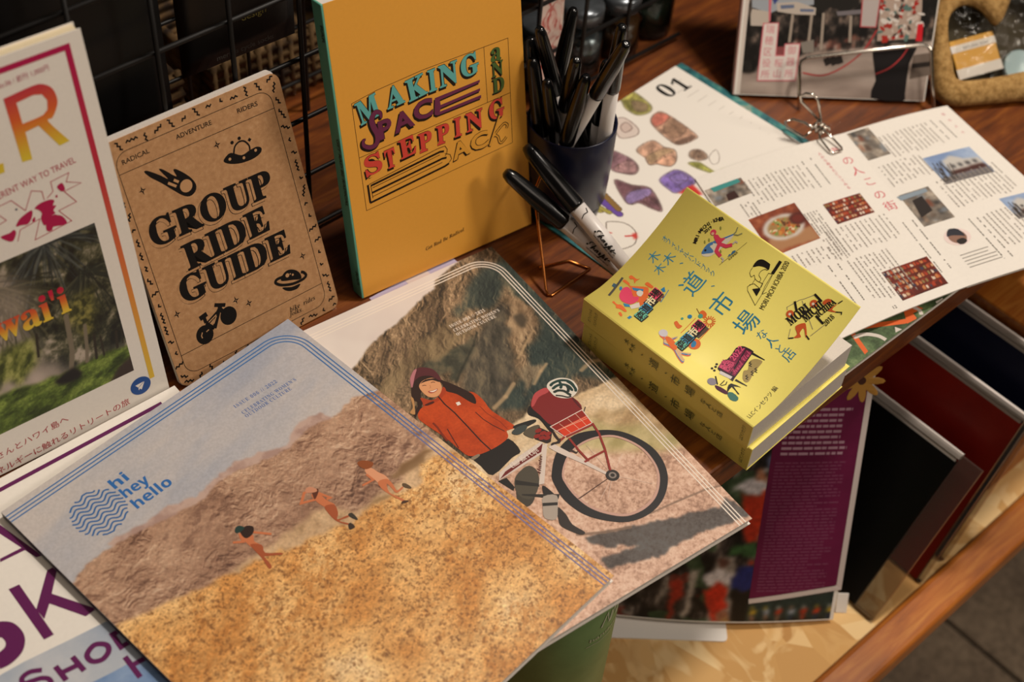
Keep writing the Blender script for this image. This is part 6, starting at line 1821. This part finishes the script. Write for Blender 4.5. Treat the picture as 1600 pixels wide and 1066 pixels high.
P.poly([(50.5, 44.3), (61.2, 47.0), (62.5, 36.8), (53.3, 35.9)], '#8d857c', 6)
# bright signs on the right
P.poly([(111.1, 105.9), (143.0, 107.2), (146.8, 74.0), (146.7, 51.4), (113.4, 47.9)], '#b8a294', 4)
rp_ = random.Random(5)
for k in range(120):
    q = [(114.6, 47.9), (149.0, 51.5), (112.2, 105.9)]
    a, b = rp_.random(), rp_.random()
    x = q[0][0] + (q[1][0] - q[0][0]) * a + (q[2][0] - q[0][0]) * b
    y = q[0][1] + (q[1][1] - q[0][1]) * a + (q[2][1] - q[0][1]) * b
    P.poly(ell((x, y), rp_.uniform(.8, 2.6), rp_.uniform(1, 4), rp_.uniform(0, 3), 6), rp_.choice(['#b02a22', '#a83428', '#d8cdc4', '#cfc0b4', '#4c3a34', '#5f7a74', '#e0d8d0']), 5)
P.poly([(145.0, 62.7), (149.6, 63.4), (150.5, 49.3), (145.3, 49.1)], '#d8202c', 6)
# dark figure
P.poly(cr([(111.8, 34.1), (114.2, 42.2), (143.1, 44.5), (146.9, 42.3), (142.7, 30.7), (142.9, 5.2), (141.3, -0.2), (114.5, 1.2), (116.7, 15.8)], 2), '#1b1718', 7)
P.poly([(145.2, 37.7), (160.0, 40.5), (162.8, 22.2), (144.6, 18.0)], '#77695f', 6)
P.poly([(145.1, 30.8), (160.0, 33.1), (160.0, 29.0), (145.1, 26.7)], '#2c2522', 7)
for q in ([(72.9, 32.6), (75.9, 27.0)], [(78.0, 34.0), (81.1, 27.2)], [(83.1, 34.7), (85.7, 28.5)]): P.stroke(q, 5, '#2a2422', 7)
P.stroke(cr([(55.2, 19.9), (69.4, 18.1), (80.7, 21.4), (93.6, 30.0), (103.9, 40.7), (112.1, 56.9)], 5, False), 1.2, '#b83a3c', 8)
P.stroke(cr([(115.9, 21.0), (126.9, 26.6), (135.1, 35.0), (139.7, 43.2)], 5, False), 1.2, '#b83a3c', 8)
# pink framed labels
lab = [(18.1, 58.9), (31.1, 59.6), (31.7, 33.6), (37.8, 33.8), (37.6, 42.9), (50.6, 43.8), (50.2, 12.8), (17.9, 11.6)]
P.poly(lab, '#d8727c', 8)
cx = sum(a for a, b in lab) / 8
cy = sum(b for a, b in lab) / 8
P.poly([(19.1, 58.1), (30.3, 58.8), (30.9, 32.5), (38.7, 32.8), (38.4, 42.0), (49.8, 42.8), (49.3, 13.7), (18.8, 12.6)], '#e8dcd6', 9)
P.poly([(31.3, 40.2), (37.7, 40.4), (37.8, 33.8), (31.5, 33.6)], '#8d4a4a', 8)
for txt, a in (('瑞穂区役所', [(24.6, 54.1), (24.3, 17.6)]), ('桜山', [(34.3, 27.2), (34.1, 18.5)]), ('御器所', [(44.0, 37.8), (43.9, 18.9)])):
    n = len(txt)
    for k, ch in enumerate(txt):
        t = k / (n - 1)
        P.char(ch, (a[0][0] * (1 - t) + a[1][0] * t, a[0][1] * (1 - t) + a[1][1] * t), 7.4, '#d9808a', 10, off=.0)
P.poly([(96.1, 89.8), (112.1, 90.5), (111.3, 58.6), (97.8, 58.6)], '#c45a5e', 8)
P.poly([(97.0, 89.9), (111.0, 90.4), (110.4, 59.5), (98.8, 59.5)], '#bfb4b0', 9)
P.poly([(19.8, 86.8), (22.6, 86.9), (23.9, 60.2), (22.5, 60.2)], '#d8727c', 7)
P.poly([(23.6, 78.1), (27.1, 82.7), (28.8, 78.3), (25.8, 73.7)], '#3a4a8a', 8)
P.build('street_print', cP, 0)
# chrome wire rest (bookend) standing in front of it
wp = [(0.3552, 0.0430, 0.0015), (0.3584, 0.0496, 0.0154), (0.3623, 0.0575, 0.0321), (0.3644, 0.0584, 0.0362), (0.3686, 0.0565, 0.0387), (0.4429, 0.0010, 0.0510), (0.4468, -0.0028, 0.0503), (0.4481, -0.0063, 0.0467), (0.4444, -0.0180, 0.0246), (0.4406, -0.0302, 0.0015)]
wo = Vector((0.3552, 0.0430, 0))
rH = tag(empty('book_rest', tuple(wo)), 'chrome wire rest holding up the street photo magazine', 'book rest')
link('wire_loop', tube_bm([Vector(p) - wo for p in wp], .0016, 8), 'chrome', rH, True)

# ------------------------------------------------------------------ wire clip on the spread
rJ = tag(empty('wire_clip', (0.3292, 0.0044, 0.0215)), 'bent wire peg clip holding the open spread', 'clip')
jo = Vector((0.3292, 0.0044, 0.0215))
link('upper_loop', tube_bm([Vector(p) - jo for p in [(0.3285, 0.0056, 0.0256), (0.3194, 0.0212, 0.0404), (0.3187, 0.0224, 0.0444), (0.3203, 0.0197, 0.0485), (0.3233, 0.0146, 0.0493), (0.3256, 0.0106, 0.0454), (0.3290, 0.0048, 0.0259)]], .0011, 8), 'chrome', rJ, True)
link('jaw_loop', tube_bm([Vector(p) - jo for p in [(0.3292, 0.0044, 0.0215), (0.3307, -0.0054, 0.0175), (0.3292, -0.0191, 0.0150), (0.3278, -0.0209, 0.0150), (0.3187, -0.0187, 0.0150), (0.3183, -0.0165, 0.0150), (0.3222, -0.0021, 0.0170), (0.3282, 0.0044, 0.0195)]], .0009, 8), 'chrome', rJ, True)
link('rear_loop', tube_bm([Vector(p) - jo for p in [(0.3266, 0.0098, 0.0180), (0.3295, 0.0201, 0.0150), (0.3289, 0.0302, 0.0120), (0.3226, 0.0330, 0.0100), (0.3193, 0.0275, 0.0100), (0.3187, 0.0101, 0.0120), (0.3236, 0.0076, 0.0170)]], .0011, 8), 'chrome', rJ, True)
cpts = []
for k in range(40):
    a = k / 40 * 6.283 * 3
    cpts.append((.0042 * math.cos(a), -.006 + .012 * k / 40, .0042 * math.sin(a) - .002))
link('coil', tube_bm(cpts, .0011, 6), 'chrome', rJ, True)

# ------------------------------------------------------------------ burlap pouch with a window
noisy('burlap', [(.35, '#8a6a3e'), (.5, '#a98552'), (.65, '#b8955f')], 200, 4, .6, rough=.95, spec=.05, fine=(900, .7, 1.15), bump=.6)
clear_plastic('window_film', (.95, .94, .92, 1), .16, .08)
nt = MATS['window_film'].node_tree
wn = noise_node(nt, 70, 3, .5, .8)
wb = nt.nodes.new('ShaderNodeBump')
wb.inputs['Strength'].default_value = .9
wb.inputs['Distance'].default_value = .004
nt.links.new(wn.outputs['Fac'], wb.inputs['Height'])
for nd in nt.nodes:
    if nd.type == 'BSDF_GLOSSY': nt.links.new(wb.outputs[0], nd.inputs['Normal'])
plain('pouch_lining', '#3c3628', .9)
fb = lean_frame(0.4562, -0.0342, rad(-31), rad(50), .0025)
rG = tag(empty('burlap_pouch', mat=fb), 'tan burlap pouch with a clear window showing a soap bar and tin', 'pouch')
out = [(5.4, -2.2), (-4.6, 4.0), (-12.0, 13.6), (-11.9, 32.6), (-8.4, 57.6), (-6.6, 77.6), (-0.8, 90.3), (3.6, 100.2)] + [(12, 175), (95, 178), (120, 150), (122, 6), (60, 1)]
inn = [(7.3, 22.3), (5.6, 35.5), (3.5, 53.8), (5.6, 71.8), (15.5, 82.3), (26.5, 84.7), (35.8, 81.1), (43.6, 73.5), (53.9, 68.8)] + [(88, 128), (108, 120), (110, 60), (106, 24)] + [(71.1, 25.0), (48.4, 22.5), (26.5, 21.0)]
out = [(a, max(b, .3)) for a, b in out]
bm = bmesh.new()
def ring_solid(bm, O, I, z0, z1, bev):
    """a padded frame: outline O, window I, thickness z0..z1."""
    n = 64
    def res(p):
        p = cr(p, 6)
        L = [0]
        for a, b in zip(p, p[1:] + p[:1]): L.append(L[-1] + math.hypot(b[0] - a[0], b[1] - a[1]))
        o = []
        for k in range(n):
            d = L[-1] * k / n
            i = max(j for j in range(len(p)) if L[j] <= d)
            t = (d - L[i]) / max(L[i + 1] - L[i], 1e-9)
            a, b = p[i], p[(i + 1) % len(p)]
            o.append((a[0] + (b[0] - a[0]) * t, a[1] + (b[1] - a[1]) * t))
        return o
    Op, Ip = res(O), res(I)
    # start both loops at the same corner
    j = min(range(n), key=lambda k: (Op[k][0] - Ip[0][0]) ** 2 + (Op[k][1] - Ip[0][1]) ** 2)
    Op = Op[j:] + Op[:j]
    prof = [(0, z0), (0, z0 + (z1 - z0) * .5), (.12, z1 - bev * .3), (.5, z1), (.88, z1 - bev * .3), (1, z1 - bev), (1, z0)]
    rings = [[bm.verts.new(((o[0] * (1 - t) + i[0] * t) * .001, (o[1] * (1 - t) + i[1] * t) * .001, z)) for o, i in zip(Op, Ip)] for t, z in prof]
    for A, B in zip(rings, rings[1:] + rings[:1]):
        for k in range(n):
            bm.faces.new((A[k], A[(k + 1) % n], B[(k + 1) % n], B[k]))
ring_solid(bm, out, inn, -.003, .009, .006)
link('cloth_frame', bm, 'burlap', rG, True)
link('back_cloth', rounded_plate(.006, .118, .022, .17, -.0185, -.0170, .012), 'pouch_lining', rG)
link('side_gusset', box_bm(.006, .118, .0125, .0150, -.0175, -.003, .0008), 'burlap', rG)
link('clear_window', rounded_plate(.012, .114, .012, .135, -.0015, -.0012, .01), 'window_film', rG)
plain('soap_wrap', '#cf9c3c', .35)
plain('soap_side', '#c9b96a', .5)
plain('tin_blue', '#8fa6ae', .3, metal=.3)
def on_g(dx, dy, dz, rz): return fb @ Matrix.Translation((dx, dy, dz)) @ Matrix.Rotation(rz, 4, 'Z')
sp = [(15.7, 20.7), (61.7, 42.9), (47.0, 65.2), (4.1, 54.8)]
gc = ((sp[0][0] + sp[2][0]) / 2000, (sp[0][1] + sp[2][1]) / 2000)
rs2 = tag(empty('soap_bar', mat=on_g(gc[0], gc[1], -.0165, .18)), 'yellow wrapped soap bar behind the burlap pouch window', 'soap')
box('soap_block', -.020, .020, -.016, .016, 0, .0115, 'soap_side', rs2, .002, 2)
box('paper_wrap', -.0205, .0205, -.0163, .0163, .0108, .0122, 'soap_wrap', rs2, .0005)
box('label_band', -.0207, .0207, -.0165, -.008, .0110, .0124, 'label_white', rs2)
box('label_band', -.0207, .0207, .006, .012, .0110, .0124, 'label_white', rs2)
P = Print()
P.text('NATURAL SOAP', (-10, 7.4), (14, 7.4), None, '#5a5a66', 1)
P.build('wrap_print', rs2, .0124)
tn = [(54.6, 29.2)][0]
rt2 = tag(empty('balm_tin', mat=on_g(max(tn[0] / 1000, gc[0] + .0385), max(tn[1] / 1000, .0310), -.0165, 0)), 'round pale blue balm tin behind the burlap pouch window', 'tin')
link('tin_body', lathe_bm([(.0135, 0), (.0140, .001), (.0140, .009), (.001, .009)], 28), 'chrome', rt2)
link('tin_lid', lathe_bm([(.0143, .008), (.0143, .0115), (.0135, .0122), (.001, .0124)], 28), 'tin_blue', rt2)
rb = tag(empty('kraft_box', mat=fb @ Matrix.Translation((.068, .128, .009)) @ Matrix.Rotation(-.75, 4, 'Z')), 'small kraft box with a white label resting on the burlap pouch', 'box')
box('carton', 0, .07, 0, .05, 0, .022, 'kraft', rb, .001)
box('label', .0005, .016, -.0004, .03, .004, .0224, 'label_white', rb)

# ------------------------------------------------------------------ lavender sheet under the cyclist magazine
plain('lavender_paper', '#b9aec9', .6)
plain('blush_paper', '#d8c6c0', .6)
rV = tag(empty('paper_sheet', mat=flat_frame((-0.0517, 0.0926), -0.0209, 0.0721, .08)), 'lavender paper sheet sticking out between the cyclist magazine and the orange book', 'paper')
box('sheet', 0, 0.0721, 0, .08, 0, .0004, 'lavender_paper', rV)
box('pale_stripe', 0.0303, 0.0490, 0, .08, .0003, .0005, 'blush_paper', rV)

# ------------------------------------------------------------------ lower shelf: cycling magazine
LW, LH, LT = .21, .275, .006
noisy('purple_print', [(.3, '#5e1038'), (.7, '#6d1742')], 30, 4, rough=.5)
rL = tag(empty('magazine', mat=lean_frame(0.0051, -0.0859, -0.7331, 0.4279, -.2465)), 'cycling magazine with a purple text panel and racers on the lower shelf', 'magazine')
def lmap(u, v):
    bow = .010 * math.sin(math.pi * min(max(u / 210, 0), 1))
    s_ = math.pi / 210 * .010 * 1000 * math.cos(math.pi * u / 210)
    n = Vector((-s_, 0, 1)).normalized()
    return Vector((u * .001, v * .001, bow)), n
def bowed(name, W, H, z0, z1, m, par):
    bm = bmesh.new()
    n = 70
    G = []
    for z in (z0, z1):
        for v in (0, H):
            row = []
            for i in range(n + 1):
                p, nn = lmap(W * i / n, v)
                row.append(bm.verts.new(p + nn * z))
            G.append(row)
    a, b, c, d = G
    for i in range(n):
        bm.faces.new((c[i], c[i + 1], d[i + 1], d[i]))
        bm.faces.new((a[i], b[i], b[i + 1], a[i + 1]))
        bm.faces.new((a[i], a[i + 1], c[i + 1], c[i]))
        bm.faces.new((b[i], d[i], d[i + 1], b[i + 1]))
    for i in (0, n): bm.faces.new((a[i], c[i], d[i], b[i]))
    return link(name, bm, m, par)
bowed('page_block', 209, 233, -LT, -.0003, 'page_edges', rL)
cL = bowed('front_cover', 210, 234, -.0003, 0, 'paper', rL)
bowed('back_cover', 210, 234, -LT - .0004, -LT, 'paper', rL)
LC = [(0, [6 * k for k in range(1, 35)])]
def larea(name, pts, m, layer=1):
    p = Print()
    p.poly(pts, '#ffffff', layer)
    p.build(name, cL, 0, m, surf=lmap, cut=LC)
K = Canvas(1, 1, 207, 232, 1.2)
K.C = K.ramp([(.2, '#14110f'), (.45, '#2f2825'), (.65, '#544a44'), (.85, '#857a70')], K.noise(18, 4, 3, .5))
K.put(sstep(.6, .75, K.noise(24, 3, 5)) * .7, '#3a5434')
K.put(sstep(.66, .78, K.noise(20, 3, 8)) * .6, '#7d2418')
K.shape([(113.5, 119.1), (120.2, 128.3), (131.8, 129.9), (142.8, 128.2), (145.4, 116.1), (137.8, 113.5), (125.8, 115.2)], '#c9c2c4', 1.6, 2.2, 1.0, 7.0)
K.shape([(120.9, 115.0), (141.6, 114.8), (147.3, 93.7), (139.0, 88.8), (138.7, 75.0), (131.3, 70.1), (124.8, 90.4)], '#b8341c', 1.6, 2.2, 1.0, 7.0)
K.shape([(127.4, 134.1), (131.0, 136.4), (138.1, 134.6), (139.9, 128.0), (132.3, 125.5)], '#a06a4c', 1.6, 2.2, 1.0, 7.0)
K.shape([(119.4, 69.6), (136.8, 73.8), (141.3, 62.5), (128.4, 60.7), (114.2, 62.4)], '#3a5c34', 1.6, 2.2, 1.0, 7.0)
K.shape([(137.9, 120.2), (145.1, 118.3), (147.0, 95.9), (141.8, 97.9)], '#b8341c', 1.6, 2.2, 1.0, 7.0)
K.shape([(129.4, 133.1), (138.5, 139.0), (142.6, 137.0), (131.2, 134.9)], '#d8d0cc', 1.6, 2.2, 1.0, 7.0)
K.shape([(89.8, 47.4), (97.5, 50.1), (90.5, 2.4), (86.4, 2.2)], '#a89c90', 1.6, 2.2, 1.0, 7.0)
K.shape([(108.5, 59.9), (124.0, 60.5), (127.1, 3.9), (107.6, -4.2)], '#948a80', 1.6, 2.2, 1.0, 7.0)
K.shape([(99.4, 42.0), (107.7, 49.4), (122.1, 46.5), (123.2, 37.1), (111.7, 31.9), (101.1, 36.2)], '#d0c8c8', 1.6, 2.2, 1.0, 7.0)
K.shape([(102.9, 29.2), (111.1, 36.6), (120.7, 32.3), (121.7, 15.7), (116.1, 10.7), (116.0, -6.2), (110.6, 5.6), (103.7, 12.5)], '#c4301a', 1.6, 2.2, 1.0, 7.0)
K.shape([(114.2, 9.4), (122.1, 12.1), (125.1, 3.8), (120.4, -8.5), (115.7, -3.8)], '#9a6248', 1.6, 2.2, 1.0, 7.0)
K.shape([(107.7, 57.5), (114.6, 59.0), (119.1, 54.5), (113.8, 48.5)], '#5a3a30', 1.6, 2.2, 1.0, 7.0)
K.shape([(115.6, -2.6), (122.8, 6.2), (126.7, -0.9), (122.4, -8.4)], '#b08a54', 1.6, 2.2, 1.0, 7.0)
K.shape([(122.7, 41.8), (129.3, 53.8), (139.6, 51.9), (142.8, 42.7), (140.2, 30.8), (132.4, 28.1), (123.8, 32.4)], '#232a66', 1.6, 2.2, 1.0, 7.0)
K.shape([(122.8, 32.4), (139.5, 28.4), (139.1, -10.1), (126.5, -8.2)], '#191512', 1.6, 2.2, 1.0, 7.0)
K.shape([(130.0, 56.2), (138.7, 58.9), (140.6, 52.0)], '#c43a1c', 1.6, 2.2, 1.0, 7.0)
K.shape([(76.0, 35.1), (82.7, 37.7), (86.0, 26.1), (80.9, 16.4), (78.8, -3.0), (75.3, 1.7), (76.4, 20.9)], '#9c2c1c', 1.6, 2.2, 1.0, 7.0)
K.shape([(137.2, 148.8), (145.6, 151.3), (144.3, 139.3), (138.5, 139.0)], '#6a7090', 1.6, 2.2, 1.0, 7.0)
K.shape([(95.5, -5.9), (111.5, -2.8), (113.0, -6.4), (97.8, -8.2)], '#a8a49c', 1.6, 2.2, 1.0, 7.0)
st = [(137.8, -7.7), (211.1, -1.0), (208.8, 27.8), (138.6, 18.8)]
K.shape([st[0], st[1], st[2], st[3]], '#26332f', .8)
rl_ = random.Random(4)
for k in range(7):
    t = (k + .5) / 7
    x = st[0][0] + (st[1][0] - st[0][0]) * t
    y = st[0][1] + (st[3][1] - st[0][1]) * .5
    c_ = rl_.choice(['#b8341c', '#c9a02c', '#b04a6a', '#8a8f98', '#c43a1c'])
    K.shape(ell((x, y + 4), 3.2, 2.4, .5, 10), c_, 1.0, 1.0)
    K.shape(ell((x - 1, y + 8), 1.6, 1.6, 0, 10), rl_.choice(['#d0c8c0', '#c9a02c', '#8a6a54']), .8)
    K.shape(ell((x, y - 2), 1.6, 4.0, .3, 10), rl_.choice(['#9a6a50', '#1c2a44', '#b8341c']), 1.0, 1.0)
    K.shape(ell((x + 3, y - 5), 3.0, 3.0, 0, 12), '#171412', 1.0)
K.mul(.88 + .24 * K.noise(3, 3, 12))
K.build('cover_photo', cL, 0, lmap)
pb = [(138.2, 22.4), (208.1, 32.5), (207.2, 188.6), (144.0, 185.6)]
larea('text_panel_area', [(pb[0][0], pb[0][1]), (pb[1][0], pb[1][1]), (206, 230), (pb[0][0] + 2, 230)], 'purple_print', 2)
P = Print()
P.stroke([(pb[0][0], pb[0][1] - 2.4), (pb[1][0] + 2, pb[1][1] - 2.4), (207.6, 230)], 4.4, '#cfc2bc', 4)
def lines(x0, x1, y1, y0, step, h, col, gap=.1):
    y = y1
    while y > y0:
        x = x0
        xe = x1 - rl_.choice([0, 0, 0, 4, 10, 25]) * (x1 - x0) / 80
        while x < xe:
            w = rl_.uniform(2.5, 8)
            P.rect(x, y, min(x + w, xe), y + h, col, 4)
            x += w + rl_.uniform(.7, 1.3)
        y -= step
tl = [(163.4, 170.5), (200.1, 184.0), (153.0, 147.3), (202.8, 154.0), (144.2, 31.0), (205.6, 43.1)]
lines(pb[0][0] + 8, 197, tl[1][1] + 2, tl[3][1] - 6, 4.6, 2.2, '#b08a9a')
lines(pb[0][0] + 5, 198, tl[3][1] - 12, pb[0][1] + 6, 2.9, 1.1, '#7c3f5c')
# ochre flower in the corner
fl_ = [(200.2, 210.1)][0]
for k in range(9):
    a = k / 9 * 6.283
    P.poly(ell((fl_[0] + 9.5 * math.cos(a), fl_[1] + 9.5 * math.sin(a)), 8.5, 3.0, a, 10), '#b5843c', 7)
P.poly(ell(fl_, 3.2), '#4a2a20', 8)
P.poly([(120, 224), (209, 226), (209, 233), (120, 233)], '#231c38', 3)
P.poly([(120, 219), (209, 223), (209, 227), (120, 224)], '#5a1e18', 3)
P.build('panel_print', cL, 0, surf=lmap, cut=LC)

# ------------------------------------------------------------------ records in clear sleeves
clear_plastic('poly_sleeve', (.95, .95, .94, 1), .06, .1)
clear_plastic('hazy_film', (.80, .76, .70, 1), .3, .2)
nt = MATS['hazy_film'].node_tree
dif = nt.nodes.new('ShaderNodeBsdfDiffuse')
dif.inputs[0].default_value = lin('#a89a90')
mx2 = nt.nodes.new('ShaderNodeMixShader')
mx2.inputs[0].default_value = .07
src_ = nt.nodes['Material Output'].inputs[0].links[0].from_socket
nt.links.new(src_, mx2.inputs[1])
nt.links.new(dif.outputs[0], mx2.inputs[2])
nt.links.new(mx2.outputs[0], nt.nodes['Material Output'].inputs[0])
plain('sleeve_black', '#070707', .45)
noisy('sleeve_red', [(.3, '#a01e16'), (.7, '#bd2e20')], 20, 4, rough=.4)
plain('sleeve_blue', '#161c3e', .4)
plain('sleeve_white', '#cfc6c0', .6)
plain('sleeve_brown', '#4a3120', .6)
def record(label, base, tilt, size, m, margin=.004):
    """sleeve standing on its edge, leaning to the right; local x = back along the shelf, y = up the sleeve."""
    e = Vector((0, 1, 0))
    u = Vector((math.sin(tilt), 0, math.cos(tilt)))
    n = Vector((-math.cos(tilt), 0, math.sin(tilt)))
    M = Matrix(((e.x, u.x, n.x, base[0]), (e.y, u.y, n.y, base[1]), (e.z, u.z, n.z, base[2]), (0, 0, 0, 1)))
    r = tag(empty('record_sleeve', mat=M), label, 'record', 'records in clear sleeves')
    w = size
    m0 = 0
    box('card_sleeve', m0, w, .001, size - .003, -.003, 0, m, r)
    box('white_inner', m0 + .002, w - .002, .003, size, -.0028, -.0002, 'sleeve_white', r)
    box('clear_sleeve', 0, w + .002, .0004, size + .004, .0006, .0009, 'poly_sleeve', r)
    box('clear_margin', -margin, 0, .0004, size + .004, -.0042, .0009, 'hazy_film', r)
    box('clear_back', 0, w + .002, .0004, size + .004, -.0042, -.0039, 'poly_sleeve', r)
    box('sleeve_lip', m0, w, size + .0005, size + .0055, -.0039, .0006, 'sleeve_white', r)
    return r
record('black record sleeve in clear plastic leaning in front of the red one', (.1857, -.2283, -.2478), rad(33.0), .1485, 'sleeve_black', .019)
record('dark red record sleeve in clear plastic between the black and the blue one', (.2452, -.2461, -.2486), rad(22.8), .168, 'sleeve_red')
record('navy blue record sleeve in clear plastic behind the red one', (.2771, -.2451, -.2486), rad(22.9), .192, 'sleeve_blue')

# ------------------------------------------------------------------ things on the shelf around them
noisy('can_green', [(.3, '#64804f'), (.6, '#76935e'), (.8, '#86a26c')], 20, 4, rough=.45)
rN = tag(empty('green_canister', (-0.0733, -0.1360, -.2505)), 'green canister with white brush writing on the chipboard shelf', 'canister')
link('canister_body', lathe_bm([(.038, 0), (.040, .002), (.040, .212), (.038, .215), (.001, .215)], 48), 'can_green', rN, True)
P = Print()
def can_map(u, v):
    r_ = .0401
    a = -2.35 + u / 40.1
    return ((r_ * math.cos(a), r_ * math.sin(a), (v + 60) * .001), (math.cos(a), math.sin(a), 0))
for k in range(9):
    x = 30 + 8 * k
    P.stroke([(x, 120), (x + 4, 134), (x + 7, 120), (x + 9, 132)], 1.3, '#b9c0b0', 1)
P.text('handmade in small batches', (22, 108), (118, 108), 4.0, '#a9b39c', 1)
P.stroke([(20, 103), (60, 102), (118, 104)], .6, '#a9b39c', 1)
P.poly(cr([(100, 150), (112, 150), (116, 138), (108, 134), (101, 140)], 4), '#8a4a34', 1)
P.build('canister_print', rN, 0, surf=can_map, cut=[(0, [10 * k for k in range(14)])], gap=.0001)
rT = tag(empty('card_sheet', mat=flat_frame((0.0828, -0.1849), -0.7331, .0, .0, -.2504)), 'white rounded card lying on the chipboard under the cycling magazine', 'card')
link('sheet', rounded_plate(-.21, 0, 0, .09, 0, .0012, .004), 'white_card', rT)
rQ = tag(empty('wooden_crate', (0.3551 + .0062, -.235, -.2505)), 'orange brown wooden crate on the shelf behind the records', 'crate')
for k in range(4):
    box('plank', .0 + .058 * k, .056 + .058 * k, 0, .36, .172, .190, 'rail_wood', rQ, .001)
for k in range(3):
    box('side_plank', .002, .014, .004, .356, .006 + .056 * k, .058 + .056 * k, 'rail_wood', rQ, .001)
    box('front_plank', .014, .226, .004, .016, .006 + .056 * k, .058 + .056 * k, 'rail_wood', rQ, .001)
for x in (.003, .2):
    for y in (.02, .33):
        box('corner_post', x + .011, x + .031, y, y + .02, 0, .172, 'rail_wood', rQ)
rU = tag(empty('paper_scrap', mat=lean_frame(.170, -.2225, rad(-42), rad(30), -.2500)), 'small white paper corner behind the cycling magazine', 'paper')
box('scrap', 0, .009, 0, .017, -.0012, 0, 'white_card', rU)
